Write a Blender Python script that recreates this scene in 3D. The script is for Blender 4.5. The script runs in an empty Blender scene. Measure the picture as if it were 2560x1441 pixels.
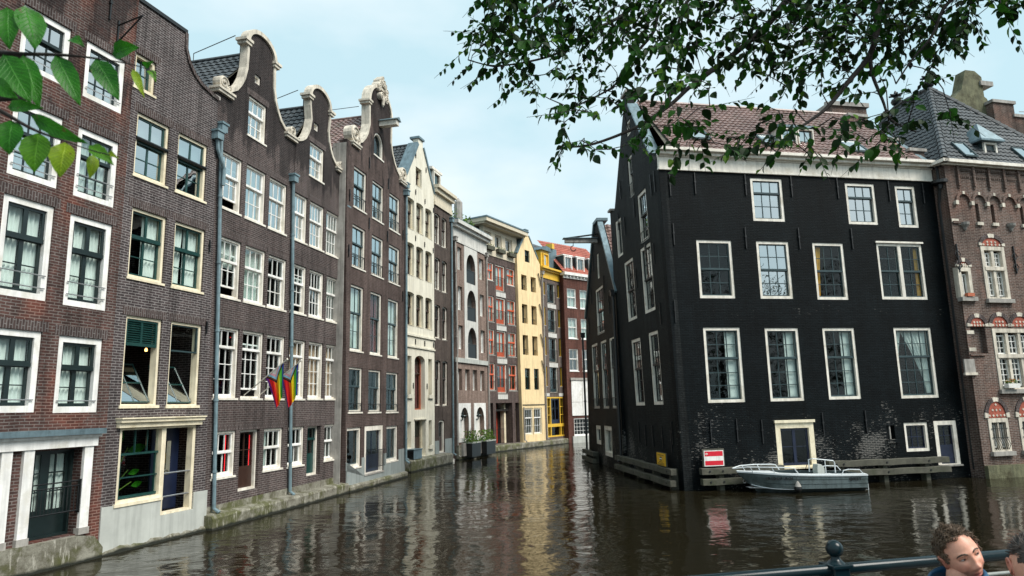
import bpy, bmesh, math, random
from mathutils import Vector, Matrix, geometry, noise
random.seed(11)
sc = bpy.context.scene
R_ = math.radians
PI = math.pi
# ---------------------------------------------------------------- camera
CAMH = 3.1
pitch, roll = R_(9.75), R_(1.3)
FW = Vector((0, math.cos(pitch), math.sin(pitch)))
_r0 = Vector((1, 0, 0)); _u0 = Vector((0, -math.sin(pitch), math.cos(pitch)))
RT = _r0 * math.cos(roll) - _u0 * math.sin(roll)
UP = _r0 * math.sin(roll) + _u0 * math.cos(roll)
cd = bpy.data.cameras.new('camera'); cam = bpy.data.objects.new('camera', cd)
sc.collection.objects.link(cam); sc.camera = cam
m = Matrix.Identity(4)
for i in range(3):
    m[i][0] = RT[i]; m[i][1] = UP[i]; m[i][2] = -FW[i]
m[2][3] = CAMH
cam.matrix_world = m
cd.lens = 24.145; cd.sensor_width = 36; cd.clip_end = 3000; cd.clip_start = .05
cd.dof.use_dof = True; cd.dof.focus_distance = 24; cd.dof.aperture_fstop = 7
# ---------------------------------------------------------------- world, sun, exposure
SUN_EL, SUN_AZ = R_(50), R_(122)          # azimuth clockwise from +y
wd = bpy.data.worlds.new('World'); sc.world = wd; wd.use_nodes = True
nt = wd.node_tree; nt.nodes.clear()
def N(t, nt=None, **kw):
    n = nt.nodes.new(t)
    for k, v in kw.items(): setattr(n, k, v)
    return n
sky = N('ShaderNodeTexSky', nt, sky_type='NISHITA', sun_disc=False, sun_elevation=SUN_EL, sun_rotation=SUN_AZ, air_density=1.0, dust_density=2.0, ozone_density=1.0)
tc = N('ShaderNodeTexCoord', nt)
mp = N('ShaderNodeMapping', nt); mp.inputs['Scale'].default_value = (1, 1, 2.2)
nz = N('ShaderNodeTexNoise', nt); nz.inputs['Scale'].default_value = 2.1; nz.inputs['Detail'].default_value = 5; nz.inputs['Roughness'].default_value = .52
rp = N('ShaderNodeValToRGB', nt); rp.color_ramp.elements[0].position = .42; rp.color_ramp.elements[1].position = .62
mx = N('ShaderNodeMix', nt, data_type='RGBA')
cl_ = N('ShaderNodeMix', nt, data_type='RGBA'); cl_.inputs['A'].default_value = (6.8, 9.5, 10.4, 1); cl_.inputs['B'].default_value = (9.9, 11.3, 11.8, 1)
nt.links.new(rp.outputs[0], cl_.inputs['Factor']); nt.links.new(cl_.outputs['Result'], mx.inputs['B']); mx.inputs['Factor'].default_value = .86
bg = N('ShaderNodeBackground', nt); bg.inputs['Strength'].default_value = .05
ow = N('ShaderNodeOutputWorld', nt)
L = nt.links.new
L(tc.outputs['Generated'], mp.inputs['Vector']); L(mp.outputs[0], nz.inputs['Vector']); L(nz.outputs[0], rp.inputs[0])
L(sky.outputs[0], mx.inputs['A']); L(mx.outputs['Result'], bg.inputs['Color']); L(bg.outputs[0], ow.inputs[0])
sd = bpy.data.lights.new('sun', 'SUN'); so = bpy.data.objects.new('sun', sd); sc.collection.objects.link(so)
sd.energy = 2.4; sd.angle = R_(32); sd.color = (1, .95, .88)
sdir = Vector((math.sin(SUN_AZ) * math.cos(SUN_EL), math.cos(SUN_AZ) * math.cos(SUN_EL), math.sin(SUN_EL)))
so.rotation_euler = sdir.to_track_quat('Z', 'Y').to_euler()
sc.view_settings.view_transform = 'Standard'; sc.view_settings.look = 'None'
sc.view_settings.exposure = 1.0; sc.view_settings.gamma = 1
sc.cycles.max_bounces = 7; sc.cycles.transparent_max_bounces = 12; sc.cycles.glossy_bounces = 4; sc.cycles.diffuse_bounces = 3
# ---------------------------------------------------------------- materials
def mat(name):
    m = bpy.data.materials.new(name); m.use_nodes = True
    nt = m.node_tree; b = nt.nodes['Principled BSDF']
    return m, nt, b
def ramp(nt, fac, *stops):
    r = nt.nodes.new('ShaderNodeValToRGB'); cr = r.color_ramp
    while len(cr.elements) < len(stops): cr.elements.new(.5)
    for e, (p, c) in zip(cr.elements, stops):
        e.position = p; e.color = (c, c, c, 1) if not isinstance(c, tuple) else tuple(c) + (1,)
    nt.links.new(fac, r.inputs[0]); return r.outputs[0]
def noi(nt, vec, scale, detail=4, rough=.55, dist=0):
    n = nt.nodes.new('ShaderNodeTexNoise'); n.inputs['Scale'].default_value = scale; n.inputs['Detail'].default_value = detail
    n.inputs['Roughness'].default_value = rough; n.inputs['Distortion'].default_value = dist
    nt.links.new(vec, n.inputs['Vector']); return n.outputs[0]
def mixc(nt, fac, a, b, mode='MIX'):
    x = nt.nodes.new('ShaderNodeMix'); x.data_type = 'RGBA'; x.blend_type = mode
    for nm, v in (('Factor', fac), ('A', a), ('B', b)):
        if isinstance(v, (int, float)): x.inputs[nm].default_value = v if nm == 'Factor' else (v, v, v, 1)
        elif isinstance(v, tuple): x.inputs[nm].default_value = v + (1,)
        else: nt.links.new(v, x.inputs[nm])
    return x.outputs['Result']
def mth(nt, op, a, b=0.):
    x = nt.nodes.new('ShaderNodeMath'); x.operation = op
    for i, v in enumerate((a, b)):
        if isinstance(v, (int, float)): x.inputs[i].default_value = v
        else: nt.links.new(v, x.inputs[i])
    return x.outputs[0]
def objco(nt, scale=None):
    t = nt.nodes.new('ShaderNodeTexCoord')
    if scale is None: return t.outputs['Object']
    p = nt.nodes.new('ShaderNodeMapping'); p.inputs['Scale'].default_value = scale
    nt.links.new(t.outputs['Object'], p.inputs[0]); return p.outputs[0]
def bump(nt, b, h, strength=.4, dist=.02):
    n = nt.nodes.new('ShaderNodeBump'); n.inputs['Strength'].default_value = strength; n.inputs['Distance'].default_value = dist
    nt.links.new(h, n.inputs['Height']); nt.links.new(n.outputs[0], b.inputs['Normal']); return n
def plain(name, col, rough=.6, var=.25, sc_=2.5, bs=30, bd=.003, metal=0, streak=0, dirt=None):
    m, nt, b = mat(name)
    v = objco(nt)
    f = ramp(nt, noi(nt, v, sc_, 6, .6), (.3, 1 - var), (.7, 1 + var * .5))
    c = mixc(nt, 1, tuple(col), f, 'MULTIPLY')
    if streak:
        s = ramp(nt, noi(nt, objco(nt, (5, 5, .35)), 1.6, 5, .6), (.45, 1), (.68, 1 - streak))
        c = mixc(nt, 1, c, s, 'MULTIPLY')
    if dirt:
        d = ramp(nt, noi(nt, v, 1.7, 8, .7), (.5, 0.), (.66, 1.))
        c = mixc(nt, d, c, dirt)
    nt.links.new(c, b.inputs['Base Color']); b.inputs['Roughness'].default_value = rough; b.inputs['Metallic'].default_value = metal
    if bd: bump(nt, b, noi(nt, v, bs, 4), .5, bd)
    return m
def wallcoord(nt, flip=False):
    t = nt.nodes.new('ShaderNodeTexCoord')
    s = nt.nodes.new('ShaderNodeSeparateXYZ'); nt.links.new(t.outputs['Object'], s.inputs[0])
    n = nt.nodes.new('ShaderNodeSeparateXYZ'); nt.links.new(t.outputs['Normal'], n.inputs[0])
    side = mth(nt, 'GREATER_THAN', mth(nt, 'ABSOLUTE', n.outputs[0]), .6)
    h = mth(nt, 'ADD', mth(nt, 'MULTIPLY', s.outputs[0], mth(nt, 'SUBTRACT', 1., side)), mth(nt, 'MULTIPLY', s.outputs[1], side))
    c = nt.nodes.new('ShaderNodeCombineXYZ')
    a, z = (0, 1) if not flip else (1, 0)
    nt.links.new(h, c.inputs[a]); nt.links.new(s.outputs[2], c.inputs[z])
    return t.outputs['Object'], c.outputs[0], s
def brick(name, c1, c2, mort, ms=.009, bw=.21, bh=.064, var=.35, soot=None, flip=False, redpatch=None, pale=None, wear=None, rough=.85, damp=True, bd=.012):
    m, nt, b = mat(name)
    v, w, sep = wallcoord(nt, flip)
    # wobble the courses a little, old masonry is never straight
    wb = nt.nodes.new('ShaderNodeVectorMath'); wb.operation = 'ADD'
    nn = nt.nodes.new('ShaderNodeTexNoise'); nn.inputs['Scale'].default_value = .9; nn.inputs['Detail'].default_value = 3
    nt.links.new(v, nn.inputs['Vector'])
    s0 = nt.nodes.new('ShaderNodeVectorMath'); s0.operation = 'SUBTRACT'; s0.inputs[1].default_value = (.5, .5, .5)
    s1 = nt.nodes.new('ShaderNodeVectorMath'); s1.operation = 'SCALE'; s1.inputs['Scale'].default_value = .05
    nt.links.new(nn.outputs['Color'], s0.inputs[0]); nt.links.new(s0.outputs[0], s1.inputs[0]); nt.links.new(w, wb.inputs[0]); nt.links.new(s1.outputs[0], wb.inputs[1])
    bt = nt.nodes.new('ShaderNodeTexBrick'); nt.links.new(wb.outputs[0], bt.inputs['Vector'])
    bt.inputs['Scale'].default_value = 1; bt.inputs['Brick Width'].default_value = bw; bt.inputs['Row Height'].default_value = bh
    bt.inputs['Mortar Size'].default_value = ms; bt.inputs['Mortar Smooth'].default_value = .15; bt.inputs['Bias'].default_value = -.1
    bt.inputs['Color1'].default_value = tuple(c1) + (1,); bt.inputs['Color2'].default_value = tuple(c2) + (1,); bt.inputs['Mortar'].default_value = tuple(mort) + (1,)
    c = bt.outputs['Color']
    f = ramp(nt, noi(nt, v, .55, 7, .65), (.3, 1 - var), (.72, 1 + var))
    c = mixc(nt, 1, c, f, 'MULTIPLY')
    f2 = ramp(nt, noi(nt, v, 9, 5, .7), (.3, .72), (.7, 1.28))
    c = mixc(nt, 1, c, f2, 'MULTIPLY')
    if redpatch:
        d = ramp(nt, noi(nt, v, .8, 5, .6), (.5, 0.), (.62, .75)); c = mixc(nt, d, c, mixc(nt, 1, bt.outputs['Color'], redpatch, 'MULTIPLY'))
    if pale:
        d = ramp(nt, noi(nt, objco(nt, (1, 1, 1.6)), .7, 9, .75), (.57, 0.), (.68, pale[3])); c = mixc(nt, d, c, pale[:3])
    if soot:   # (z0, z1, u-scale): soot that has run down from the coping
        zz = mth(nt, 'MULTIPLY', mth(nt, 'SUBTRACT', sep.outputs[2], soot[0]), 1 / (soot[1] - soot[0]))
        sn = noi(nt, objco(nt, (1.3, 1.3, .4)), 1.1, 6, .6)
        d = ramp(nt, mth(nt, 'ADD', mth(nt, 'MULTIPLY', sn, 1.5), mth(nt, 'MULTIPLY', zz, .45)), (.9, 0.), (1.25, .65)); c = mixc(nt, d, c, (.014, .014, .015))
    # faint run-off streaks
    st = ramp(nt, noi(nt, objco(nt, (2.2, 2.2, .16)), 1.7, 6, .62), (.44, 1.), (.7, .55)); c = mixc(nt, 1, c, st, 'MULTIPLY')
    if wear:   # paint worn off the faces: pale joints and scuffs
        z0, z1 = wear
        zm = ramp(nt, mth(nt, 'MULTIPLY', sep.outputs[2], 1 / 13.), (0., .47), (z0 / 13., .43), (z1 / 13., .16), (.46, .2), (.5, .25), (.55, .12), (1., .02))
        big = noi(nt, v, .42, 4, .6)
        fine = noi(nt, objco(nt, (3.2, 3.2, 13)), 1.9, 4, .65)
        th = mth(nt, 'ADD', mth(nt, 'ADD', mth(nt, 'MULTIPLY', zm, .52), mth(nt, 'MULTIPLY', big, .75)), mth(nt, 'MULTIPLY', fine, .62))
        d = ramp(nt, th, (.99, 0.), (1.11, .5)); d = mth(nt, 'MULTIPLY', d, mth(nt, 'ADD', .16, mth(nt, 'MULTIPLY', bt.outputs['Fac'], .84))); c = mixc(nt, d, c, (.38, .36, .33))
    nt.links.new(c, b.inputs['Base Color']); b.inputs['Roughness'].default_value = rough; b.inputs['Specular IOR Level'].default_value = .1
    h = mth(nt, 'ADD', mth(nt, 'MULTIPLY', bt.outputs['Fac'], -1.), mth(nt, 'MULTIPLY', noi(nt, v, 22, 3), .9))
    bump(nt, b, h, .7, bd)
    return m
BR = {}
BR['h1'] = brick('brick_h1', (0.0624, 0.0377, 0.0338), (0.1040, 0.0533, 0.0455), (0.1725, 0.1495, 0.1380), ms=.010, redpatch=(1.5, .95, .8), soot=(8.5, 16))
BR['h2'] = brick('brick_h2', (0.0481, 0.0390, 0.0403), (0.0754, 0.0572, 0.0572), (0.2185, 0.2012, 0.1955), ms=.010, pale=(.17, .15, .14, .35))
BR['h3'] = brick('brick_h3', (0.0598, 0.0455, 0.0442), (0.0884, 0.0624, 0.0585), (0.1725, 0.1518, 0.1437), ms=.010, soot=(10.2, 13.5))
BR['h5'] = brick('brick_h5', (0.0832, 0.0585, 0.0507), (0.1092, 0.0754, 0.0663), (0.1380, 0.1150, 0.1092), ms=.008, soot=(12.5, 17))
BR['h7'] = brick('brick_h7', (0.0676, 0.0499, 0.0437), (0.0884, 0.0645, 0.0541), (0.1380, 0.1196, 0.1058), ms=.008)
BR['h8'] = brick('brick_h8', (.22, .145, .115), (.29, .20, .165), (.30, .26, .23), ms=.008, var=.22)
BR['h9'] = brick('brick_h9', (0.0945, 0.0648, 0.0594), (0.1350, 0.0945, 0.0855), (0.1440, 0.1260, 0.1170), ms=.008, var=.2)
BR['h11'] = brick('brick_h11', (0.1260, 0.0945, 0.0828), (0.1710, 0.1305, 0.1125), (0.1620, 0.1440, 0.1305), ms=.008, var=.2)
BR['h12'] = brick('brick_h12', (0.1035, 0.0360, 0.0270), (0.1440, 0.0522, 0.0378), (0.1800, 0.1350, 0.1170), ms=.007, var=.25)
BR['n'] = brick('brick_pavilion', (0.0960, 0.0600, 0.0496), (0.1600, 0.1000, 0.0800), (0.2400, 0.2080, 0.1840), ms=.011, var=.4, pale=(.34, .29, .26, .3), redpatch=(1.2, .98, .92))
BR['k'] = brick('black_painted_brick', (.0034, .0062, .0074), (.0070, .0110, .0128), (0.0021, 0.0030, 0.0038), ms=.011, var=.45, wear=(2.3, 4.2), rough=.6, bd=.02)
BR['l'] = brick('worn_black_brick', (.015, .0185, .0195), (.026, .029, .029), (.009, .010, .0105), ms=.010, var=.4, wear=(1.2, 2.6), rough=.7, bd=.025)
BR['sol'] = brick('soldier_course_brick', (0.0572, 0.0416, 0.0390), (0.0832, 0.0585, 0.0546), (0.1610, 0.1437, 0.1380), ms=.011, flip=True, var=.25)
BR['tymp'] = plain('carved_red_tympanum', (.36, .085, .05), .8, .4, 6, 14, .03)
M = {}
M['white'] = plain('white_paint', (.84, .83, .80), .5, .14, 4, streak=.22, dirt=(.62, .60, .54))
M['cream'] = plain('cream_paint', (.82, .73, .54), .5, .14, 4, streak=.2, dirt=(.58, .50, .34))
M['offwhite'] = plain('offwhite_paint', (.82, .77, .68), .5, .14, 4, streak=.22, dirt=(.56, .51, .42))
M['green'] = plain('black_green_paint', (.010, .020, .020), .3, .3, 5, bd=0)
M['dgreen'] = plain('dark_green_paint', (.012, .05, .045), .3, .3, 5, bd=0)
M['slate'] = plain('blue_grey_paint', (.03, .055, .06), .35, .3, 5, bd=0)
M['brown'] = plain('dark_brown_paint', (.045, .022, .016), .4, .3, 5, bd=0)
M['red'] = plain('red_paint', (.52, .055, .025), .4, .2, 5, bd=0)
M['orange'] = plain('orange_red_paint', (.62, .11, .04), .4, .2, 5, bd=0)
M['blue'] = plain('navy_paint', (.010, .016, .04), .35, .3, 5, bd=0)
M['yellow'] = plain('yellow_paint', (.75, .46, .045), .45, .15, 4, streak=.15)
M['black'] = plain('black_iron', (.008, .009, .010), .45, .4, 8, bd=0)
M['stone'] = plain('pale_sandstone', (.66, .60, .50), .75, .3, 3, 25, .01, streak=.4)
M['greystone'] = plain('weathered_grey_stone', (.36, .34, .31), .8, .3, 3, 25, .01, streak=.35)
M['moss'] = plain('mossy_stone', (.15, .15, .085), .9, .5, 2, 18, .03, streak=.4, dirt=(.05, .045, .02))
M['creamwall'] = plain('cream_render', (.74, .70, .58), .75, .08, 1.2, 40, .004, streak=.26, dirt=(.60, .56, .45))
M['creamwall2'] = plain('beige_render', (.62, .55, .42), .75, .1, 1.2, 40, .004, streak=.2)
M['yellowwall'] = plain('pale_yellow_render', (.86, .66, .37), .75, .1, 1.0, 40, .004, streak=.3, dirt=(.68, .52, .29))
M['greyrender'] = plain('grey_green_render', (.27, .30, .29), .75, .15, 1.5, 30, .006, streak=.2)
M['whiterender'] = plain('pale_grey_render', (.46, .475, .44), .75, .16, 1.5, 30, .006, streak=.22)
M['palepanel'] = plain('pale_concrete', (.6, .59, .55), .75, .15, 1.5, 30, .006, streak=.25)
M['zinc'] = plain('zinc', (.16, .23, .26), .45, .3, 4, 30, .003, metal=.35, streak=.3)
M['pipe'] = plain('blue_grey_drainpipe', (.17, .25, .28), .5, .35, 4, 30, .003, streak=.35)
M['silver'] = plain('silver_metal', (.55, .56, .57), .3, .2, 4, 40, .002, metal=.8)
M['wood'] = plain('weathered_timber', (.085, .082, .062), .85, .45, 2.5, 22, .02, dirt=(.045, .05, .028))
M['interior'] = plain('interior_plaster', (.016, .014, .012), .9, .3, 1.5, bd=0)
M['curtain'] = plain('white_curtain', (.66, .70, .66), .85, .12, 3, bd=0)
M['gold'] = plain('mustard_curtain', (.80, .42, .045), .8, .25, 4, bd=0)
M['redcurtain'] = plain('wine_curtain', (.10, .012, .016), .85, .3, 4, bd=0)
M['blind'] = plain('pale_blind', (.62, .64, .60), .8, .1, 3, bd=0)
M['tan'] = plain('tan_blind', (.46, .30, .20), .8, .15, 3, bd=0)
M['terracotta'] = plain('terracotta', (.42, .12, .06), .8, .3, 5)
M['quay'] = None
def emis(name, col, s):
    m, nt, b = mat(name); b.inputs['Emission Color'].default_value = tuple(col) + (1,); b.inputs['Emission Strength'].default_value = s
    b.inputs['Base Color'].default_value = tuple(col) + (1,); return m
M['neon'] = emis('red_neon_tube', (1, .02, .03), .45)
M['bulb'] = emis('warm_filament_bulb', (1, .5, .14), 3)
def glass(name, ior, tint, extra):
    m = bpy.data.materials.new(name); m.use_nodes = True; nt = m.node_tree; nt.nodes.clear()
    o = nt.nodes.new('ShaderNodeOutputMaterial'); g = nt.nodes.new('ShaderNodeBsdfGlossy'); t = nt.nodes.new('ShaderNodeBsdfTransparent')
    ge = nt.nodes.new('ShaderNodeNewGeometry'); dt = nt.nodes.new('ShaderNodeVectorMath'); dt.operation = 'DOT_PRODUCT'; nt.links.new(ge.outputs['Normal'], dt.inputs[0]); nt.links.new(ge.outputs['Incoming'], dt.inputs[1])
    r0 = ((ior - 1) / (ior + 1)) ** 2; sch = mth(nt, 'ADD', r0, mth(nt, 'MULTIPLY', 1 - r0, mth(nt, 'POWER', mth(nt, 'SUBTRACT', 1., mth(nt, 'ABSOLUTE', dt.outputs['Value'])), 5.)))
    x = nt.nodes.new('ShaderNodeMixShader'); g.inputs['Roughness'].default_value = .015; g.inputs['Color'].default_value = (.95, 1, 1, 1)
    t.inputs['Color'].default_value = tuple(tint) + (1,)
    f = mth(nt, 'MINIMUM', mth(nt, 'ADD', sch, extra), .95)
    nb = nt.nodes.new('ShaderNodeBump'); nb.inputs['Strength'].default_value = .12; nb.inputs['Distance'].default_value = .01
    nt.links.new(noi(nt, objco(nt), 3.2, 1), nb.inputs['Height']); nt.links.new(nb.outputs[0], g.inputs['Normal'])
    nt.links.new(f, x.inputs[0]); nt.links.new(t.outputs[0], x.inputs[1]); nt.links.new(g.outputs[0], x.inputs[2]); nt.links.new(x.outputs[0], o.inputs[0])
    return m
M['glass'] = glass('window_glass', 1.9, (.80, .90, .88), .10)
M['glassd'] = glass('dark_window_glass', 1.5, (.88, .95, .94), .0)
M['glassr'] = glass('coated_window_glass', 2.2, (.5, .62, .62), .42)
def tiles(name, c1, c2, mossc=None):
    m, nt, b = mat(name); v = objco(nt)
    f = noi(nt, v, 5, 3, .7); c = mixc(nt, ramp(nt, f, (.35, 0.), (.65, 1.)), tuple(c1), tuple(c2))
    c = mixc(nt, 1, c, ramp(nt, noi(nt, v, .8, 6, .6), (.3, .65), (.7, 1.25)), 'MULTIPLY')
    if mossc: c = mixc(nt, ramp(nt, noi(nt, v, 1.4, 8, .7), (.52, 0.), (.66, .7)), c, mossc)
    nt.links.new(c, b.inputs['Base Color']); b.inputs['Roughness'].default_value = .42
    bump(nt, b, noi(nt, v, 30, 3), .3, .004); return m
M['tile_dark'] = tiles('dark_glazed_pantiles', (.022, .027, .031), (.05, .058, .063))
M['tile_red'] = tiles('dusky_red_pantiles', (.15, .088, .076), (.25, .165, .145), (.10, .085, .055))
M['tile_orange'] = tiles('orange_red_pantiles', (.30, .07, .045), (.44, .14, .095))
def quaymat():
    m, nt, b = mat('mossy_quay_stone'); v = objco(nt)
    c = mixc(nt, ramp(nt, noi(nt, v, 2.2, 8, .7), (.35, 0.), (.6, 1.)), (.27, .26, .21), (.095, .085, .06))
    c = mixc(nt, ramp(nt, noi(nt, v, 1.1, 8, .7), (.48, 0.), (.6, .85)), c, (.075, .08, .022))
    s = ramp(nt, noi(nt, objco(nt, (4, 4, .8)), 2.5, 7, .7), (.56, 0.), (.66, .8)); c = mixc(nt, s, c, (.42, .40, .34))
    g = nt.nodes.new('ShaderNodeSeparateXYZ'); nt.links.new(v, g.inputs[0])
    w = ramp(nt, mth(nt, 'ADD', g.outputs[2], mth(nt, 'MULTIPLY', noi(nt, v, 3, 4), .12)), (.1, 1.), (.16, 0.)); c = mixc(nt, w, c, (.012, .014, .008))
    nt.links.new(c, b.inputs['Base Color']); b.inputs['Roughness'].default_value = .8
    bump(nt, b, noi(nt, v, 12, 6, .7), .8, .03); return m
M['quay'] = quaymat()
def watermat():
    m, nt, b = mat('canal_water')
    b.inputs['Base Color'].default_value = (.012, .010, .005, 1); b.inputs['Roughness'].default_value = .05; b.inputs['IOR'].default_value = 1.33; b.inputs['Specular Tint'].default_value = (1, .92, .76, 1)
    v = objco(nt)
    a = noi(nt, objco(nt, (1, 1.35, 1)), 1.5, 2, .5, .5); c = noi(nt, objco(nt, (1, 1.3, 1)), 7.5, 3, .55, .4); d = noi(nt, v, .55, 2, .5)
    calm = ramp(nt, noi(nt, v, .2, 3, .6), (.4, .35), (.6, 1.))
    h = mth(nt, 'ADD', mth(nt, 'MULTIPLY', a, .75), mth(nt, 'ADD', mth(nt, 'MULTIPLY', c, .10), mth(nt, 'MULTIPLY', d, .5)))
    bump(nt, b, mth(nt, 'MULTIPLY', h, calm), 1., .046)
    return m
M['water'] = watermat()
M['bed'] = plain('canal_mud', (.03, .026, .018), .9)
M['paving'] = plain('grey_brick_paving', (.16, .13, .12), .85, .3, 3, 25, .01)
# ---------------------------------------------------------------- mesh helpers
COL = sc.collection
class MB:
    def __init__(s): s.v = []; s.f = []; s.mi = []; s.uv = None
    def face(s, pts, m=0):
        i = len(s.v); s.v += [tuple(p) for p in pts]; s.f.append(tuple(range(i, i + len(pts)))); s.mi.append(m)
    def box(s, x0, x1, y0, y1, z0, z1, m=0):
        i = len(s.v)
        s.v += [(x0, y0, z0), (x1, y0, z0), (x1, y1, z0), (x0, y1, z0), (x0, y0, z1), (x1, y0, z1), (x1, y1, z1), (x0, y1, z1)]
        for q in ((0, 3, 2, 1), (4, 5, 6, 7), (0, 1, 5, 4), (1, 2, 6, 5), (2, 3, 7, 6), (3, 0, 4, 7)):
            s.f.append(tuple(i + k for k in q)); s.mi.append(m)
        return s
    def prism(s, poly, y0, y1, m=0):      # polygon in x,z pushed along y
        n = len(poly); i = len(s.v)
        s.v += [(x, y0, z) for x, z in poly] + [(x, y1, z) for x, z in poly]
        s.f.append(tuple(range(i, i + n))); s.mi.append(m); s.f.append(tuple(i + n + k for k in reversed(range(n)))); s.mi.append(m)
        for k in range(n):
            k2 = (k + 1) % n; s.f.append((i + k, i + n + k, i + n + k2, i + k2)); s.mi.append(m)
        return s
    def tube(s, pts, r, n=8, m=0, cap=True):
        pts = [Vector(p) for p in pts]; rr = r if isinstance(r, (list, tuple)) else [r] * len(pts)
        up = None; i0 = len(s.v)
        for k, p in enumerate(pts):
            d = (pts[min(k + 1, len(pts) - 1)] - pts[max(k - 1, 0)])
            if d.length < 1e-9: d = Vector((0, 0, 1))
            d.normalize()
            if up is None: up = d.orthogonal().normalized()
            else:
                up = up - d * up.dot(d)
                up = up.normalized() if up.length > 1e-6 else d.orthogonal().normalized()
            w = d.cross(up)
            for j in range(n):
                a = 2 * PI * j / n; s.v.append(tuple(p + (up * math.cos(a) + w * math.sin(a)) * rr[k]))
        for k in range(len(pts) - 1):
            for j in range(n):
                j2 = (j + 1) % n; a = i0 + k * n
                s.f.append((a + j, a + j2, a + n + j2, a + n + j)); s.mi.append(m)
        if cap:
            s.f.append(tuple(i0 + j for j in reversed(range(n)))); s.mi.append(m)
            e = i0 + (len(pts) - 1) * n; s.f.append(tuple(e + j for j in range(n))); s.mi.append(m)
        return s
    def lathe(s, prof, c, n=16, m=0):     # prof: (r, z)
        i = len(s.v)
        for r, z in prof:
            for j in range(n):
                a = 2 * PI * j / n; s.v.append((c[0] + r * math.cos(a), c[1] + r * math.sin(a), c[2] + z))
        for k in range(len(prof) - 1):
            for j in range(n):
                j2 = (j + 1) % n; s.f.append((i + k * n + j, i + k * n + j2, i + (k + 1) * n + j2, i + (k + 1) * n + j)); s.mi.append(m)
        return s
    def ring(s, outer, inner, y0, y1, m=0):
        n = len(outer); i = len(s.v)
        for y in (y0, y1):
            s.v += [(x, y, z) for x, z in outer] + [(x, y, z) for x, z in inner]
        for k in range(n):
            k2 = (k + 1) % n
            for q in ((k, k2, n + k2, n + k), (2 * n + k2, 2 * n + k, 3 * n + k, 3 * n + k2), (k2, k, 2 * n + k, 2 * n + k2), (n + k, n + k2, 3 * n + k2, 3 * n + k)):
                s.f.append(tuple(i + t for t in q)); s.mi.append(m)
        return s
    def build(s, name, mats, parent=None, smooth=False, bevel=0):
        me = bpy.data.meshes.new(name); me.from_pydata(s.v, [], s.f)
        if not isinstance(mats, (list, tuple)): mats = [mats]
        for x in mats: me.materials.append(x)
        if len(mats) > 1: me.polygons.foreach_set('material_index', s.mi)
        if smooth: me.polygons.foreach_set('use_smooth', [True] * len(me.polygons))
        me.update()
        o = bpy.data.objects.new(name, me); COL.objects.link(o)
        if parent is not None: o.parent = parent
        if bevel:
            b = o.modifiers.new('bevel', 'BEVEL'); b.width = bevel; b.segments = 2; b.limit_method = 'ANGLE'
        return o
def tag(o, label, cat, group=None):
    o['label'] = label; o['category'] = cat
    if group: o['group'] = group
    return o
def struct(o, kind='structure'): o['kind'] = kind; return o
def thing(name, label, cat, loc=(0, 0, 0), rz=0, group=None, tilt=0):
    o = bpy.data.objects.new(name, None); COL.objects.link(o); o.empty_display_size = .3
    o.location = loc; o.rotation_euler = (tilt, 0, rz)
    return tag(o, label, cat, group)
def recalc(o):
    bm = bmesh.new(); bm.from_mesh(o.data); bmesh.ops.recalc_face_normals(bm, faces=bm.faces); bm.to_mesh(o.data); bm.free(); return o
def arch(u0, u1, z0, z1, rise=0, n=10):
    if rise <= 0: return [(u0, z0), (u1, z0), (u1, z1), (u0, z1)]
    p = [(u0, z0), (u1, z0)]; c = (u0 + u1) / 2; h = (u1 - u0) / 2
    for k in range(n + 1):
        a = PI * k / n; p.append((c + h * math.cos(a), z1 - rise + rise * math.sin(a)))
    return p
def inpoly(p, poly):
    x, y = p; c = False; j = len(poly) - 1
    for i in range(len(poly)):
        xi, yi = poly[i]; xj, yj = poly[j]
        if (yi > y) != (yj > y) and x < (xj - xi) * (y - yi) / (yj - yi) + xi: c = not c
        j = i
    return c
def facade(root, outline, holes, material, y=0., rd=.28, th=.32, name='front_wall'):
    vs = []; ed = []
    for poly in [outline] + holes:
        i = len(vs); n = len(poly); vs += [Vector(p) for p in poly]; ed += [(i + k, i + (k + 1) % n) for k in range(n)]
    ov, oe, of, *_ = geometry.delaunay_2d_cdt(vs, ed, [], 0, 1e-5)
    b = MB(); b.v = [(v.x, y, v.y) for v in ov]
    for f in of:
        c = sum((ov[k] for k in f), Vector((0, 0))) / len(f); c = (c.x, c.y)
        if not inpoly(c, outline) or any(inpoly(c, h) for h in holes): continue
        a = ov[f[0]]; q = ov[f[1]]; r = ov[f[2]]
        f = list(f)
        if (q - a).cross(r - a) < 0: f.reverse()
        b.f.append(tuple(f)); b.mi.append(0)
    for h in holes:
        n = len(h)
        for k in range(n):
            p, q = h[k], h[(k + 1) % n]; b.face([(q[0], y, q[1]), (p[0], y, p[1]), (p[0], y + rd, p[1]), (q[0], y + rd, q[1])][::-1])
    n = len(outline)
    for k in range(n):
        p, q = outline[k], outline[(k + 1) % n]; b.face([(p[0], y, p[1]), (p[0], y + th, p[1]), (q[0], y + th, q[1]), (q[0], y, q[1])])
    return b.build(name, material, root)
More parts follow.
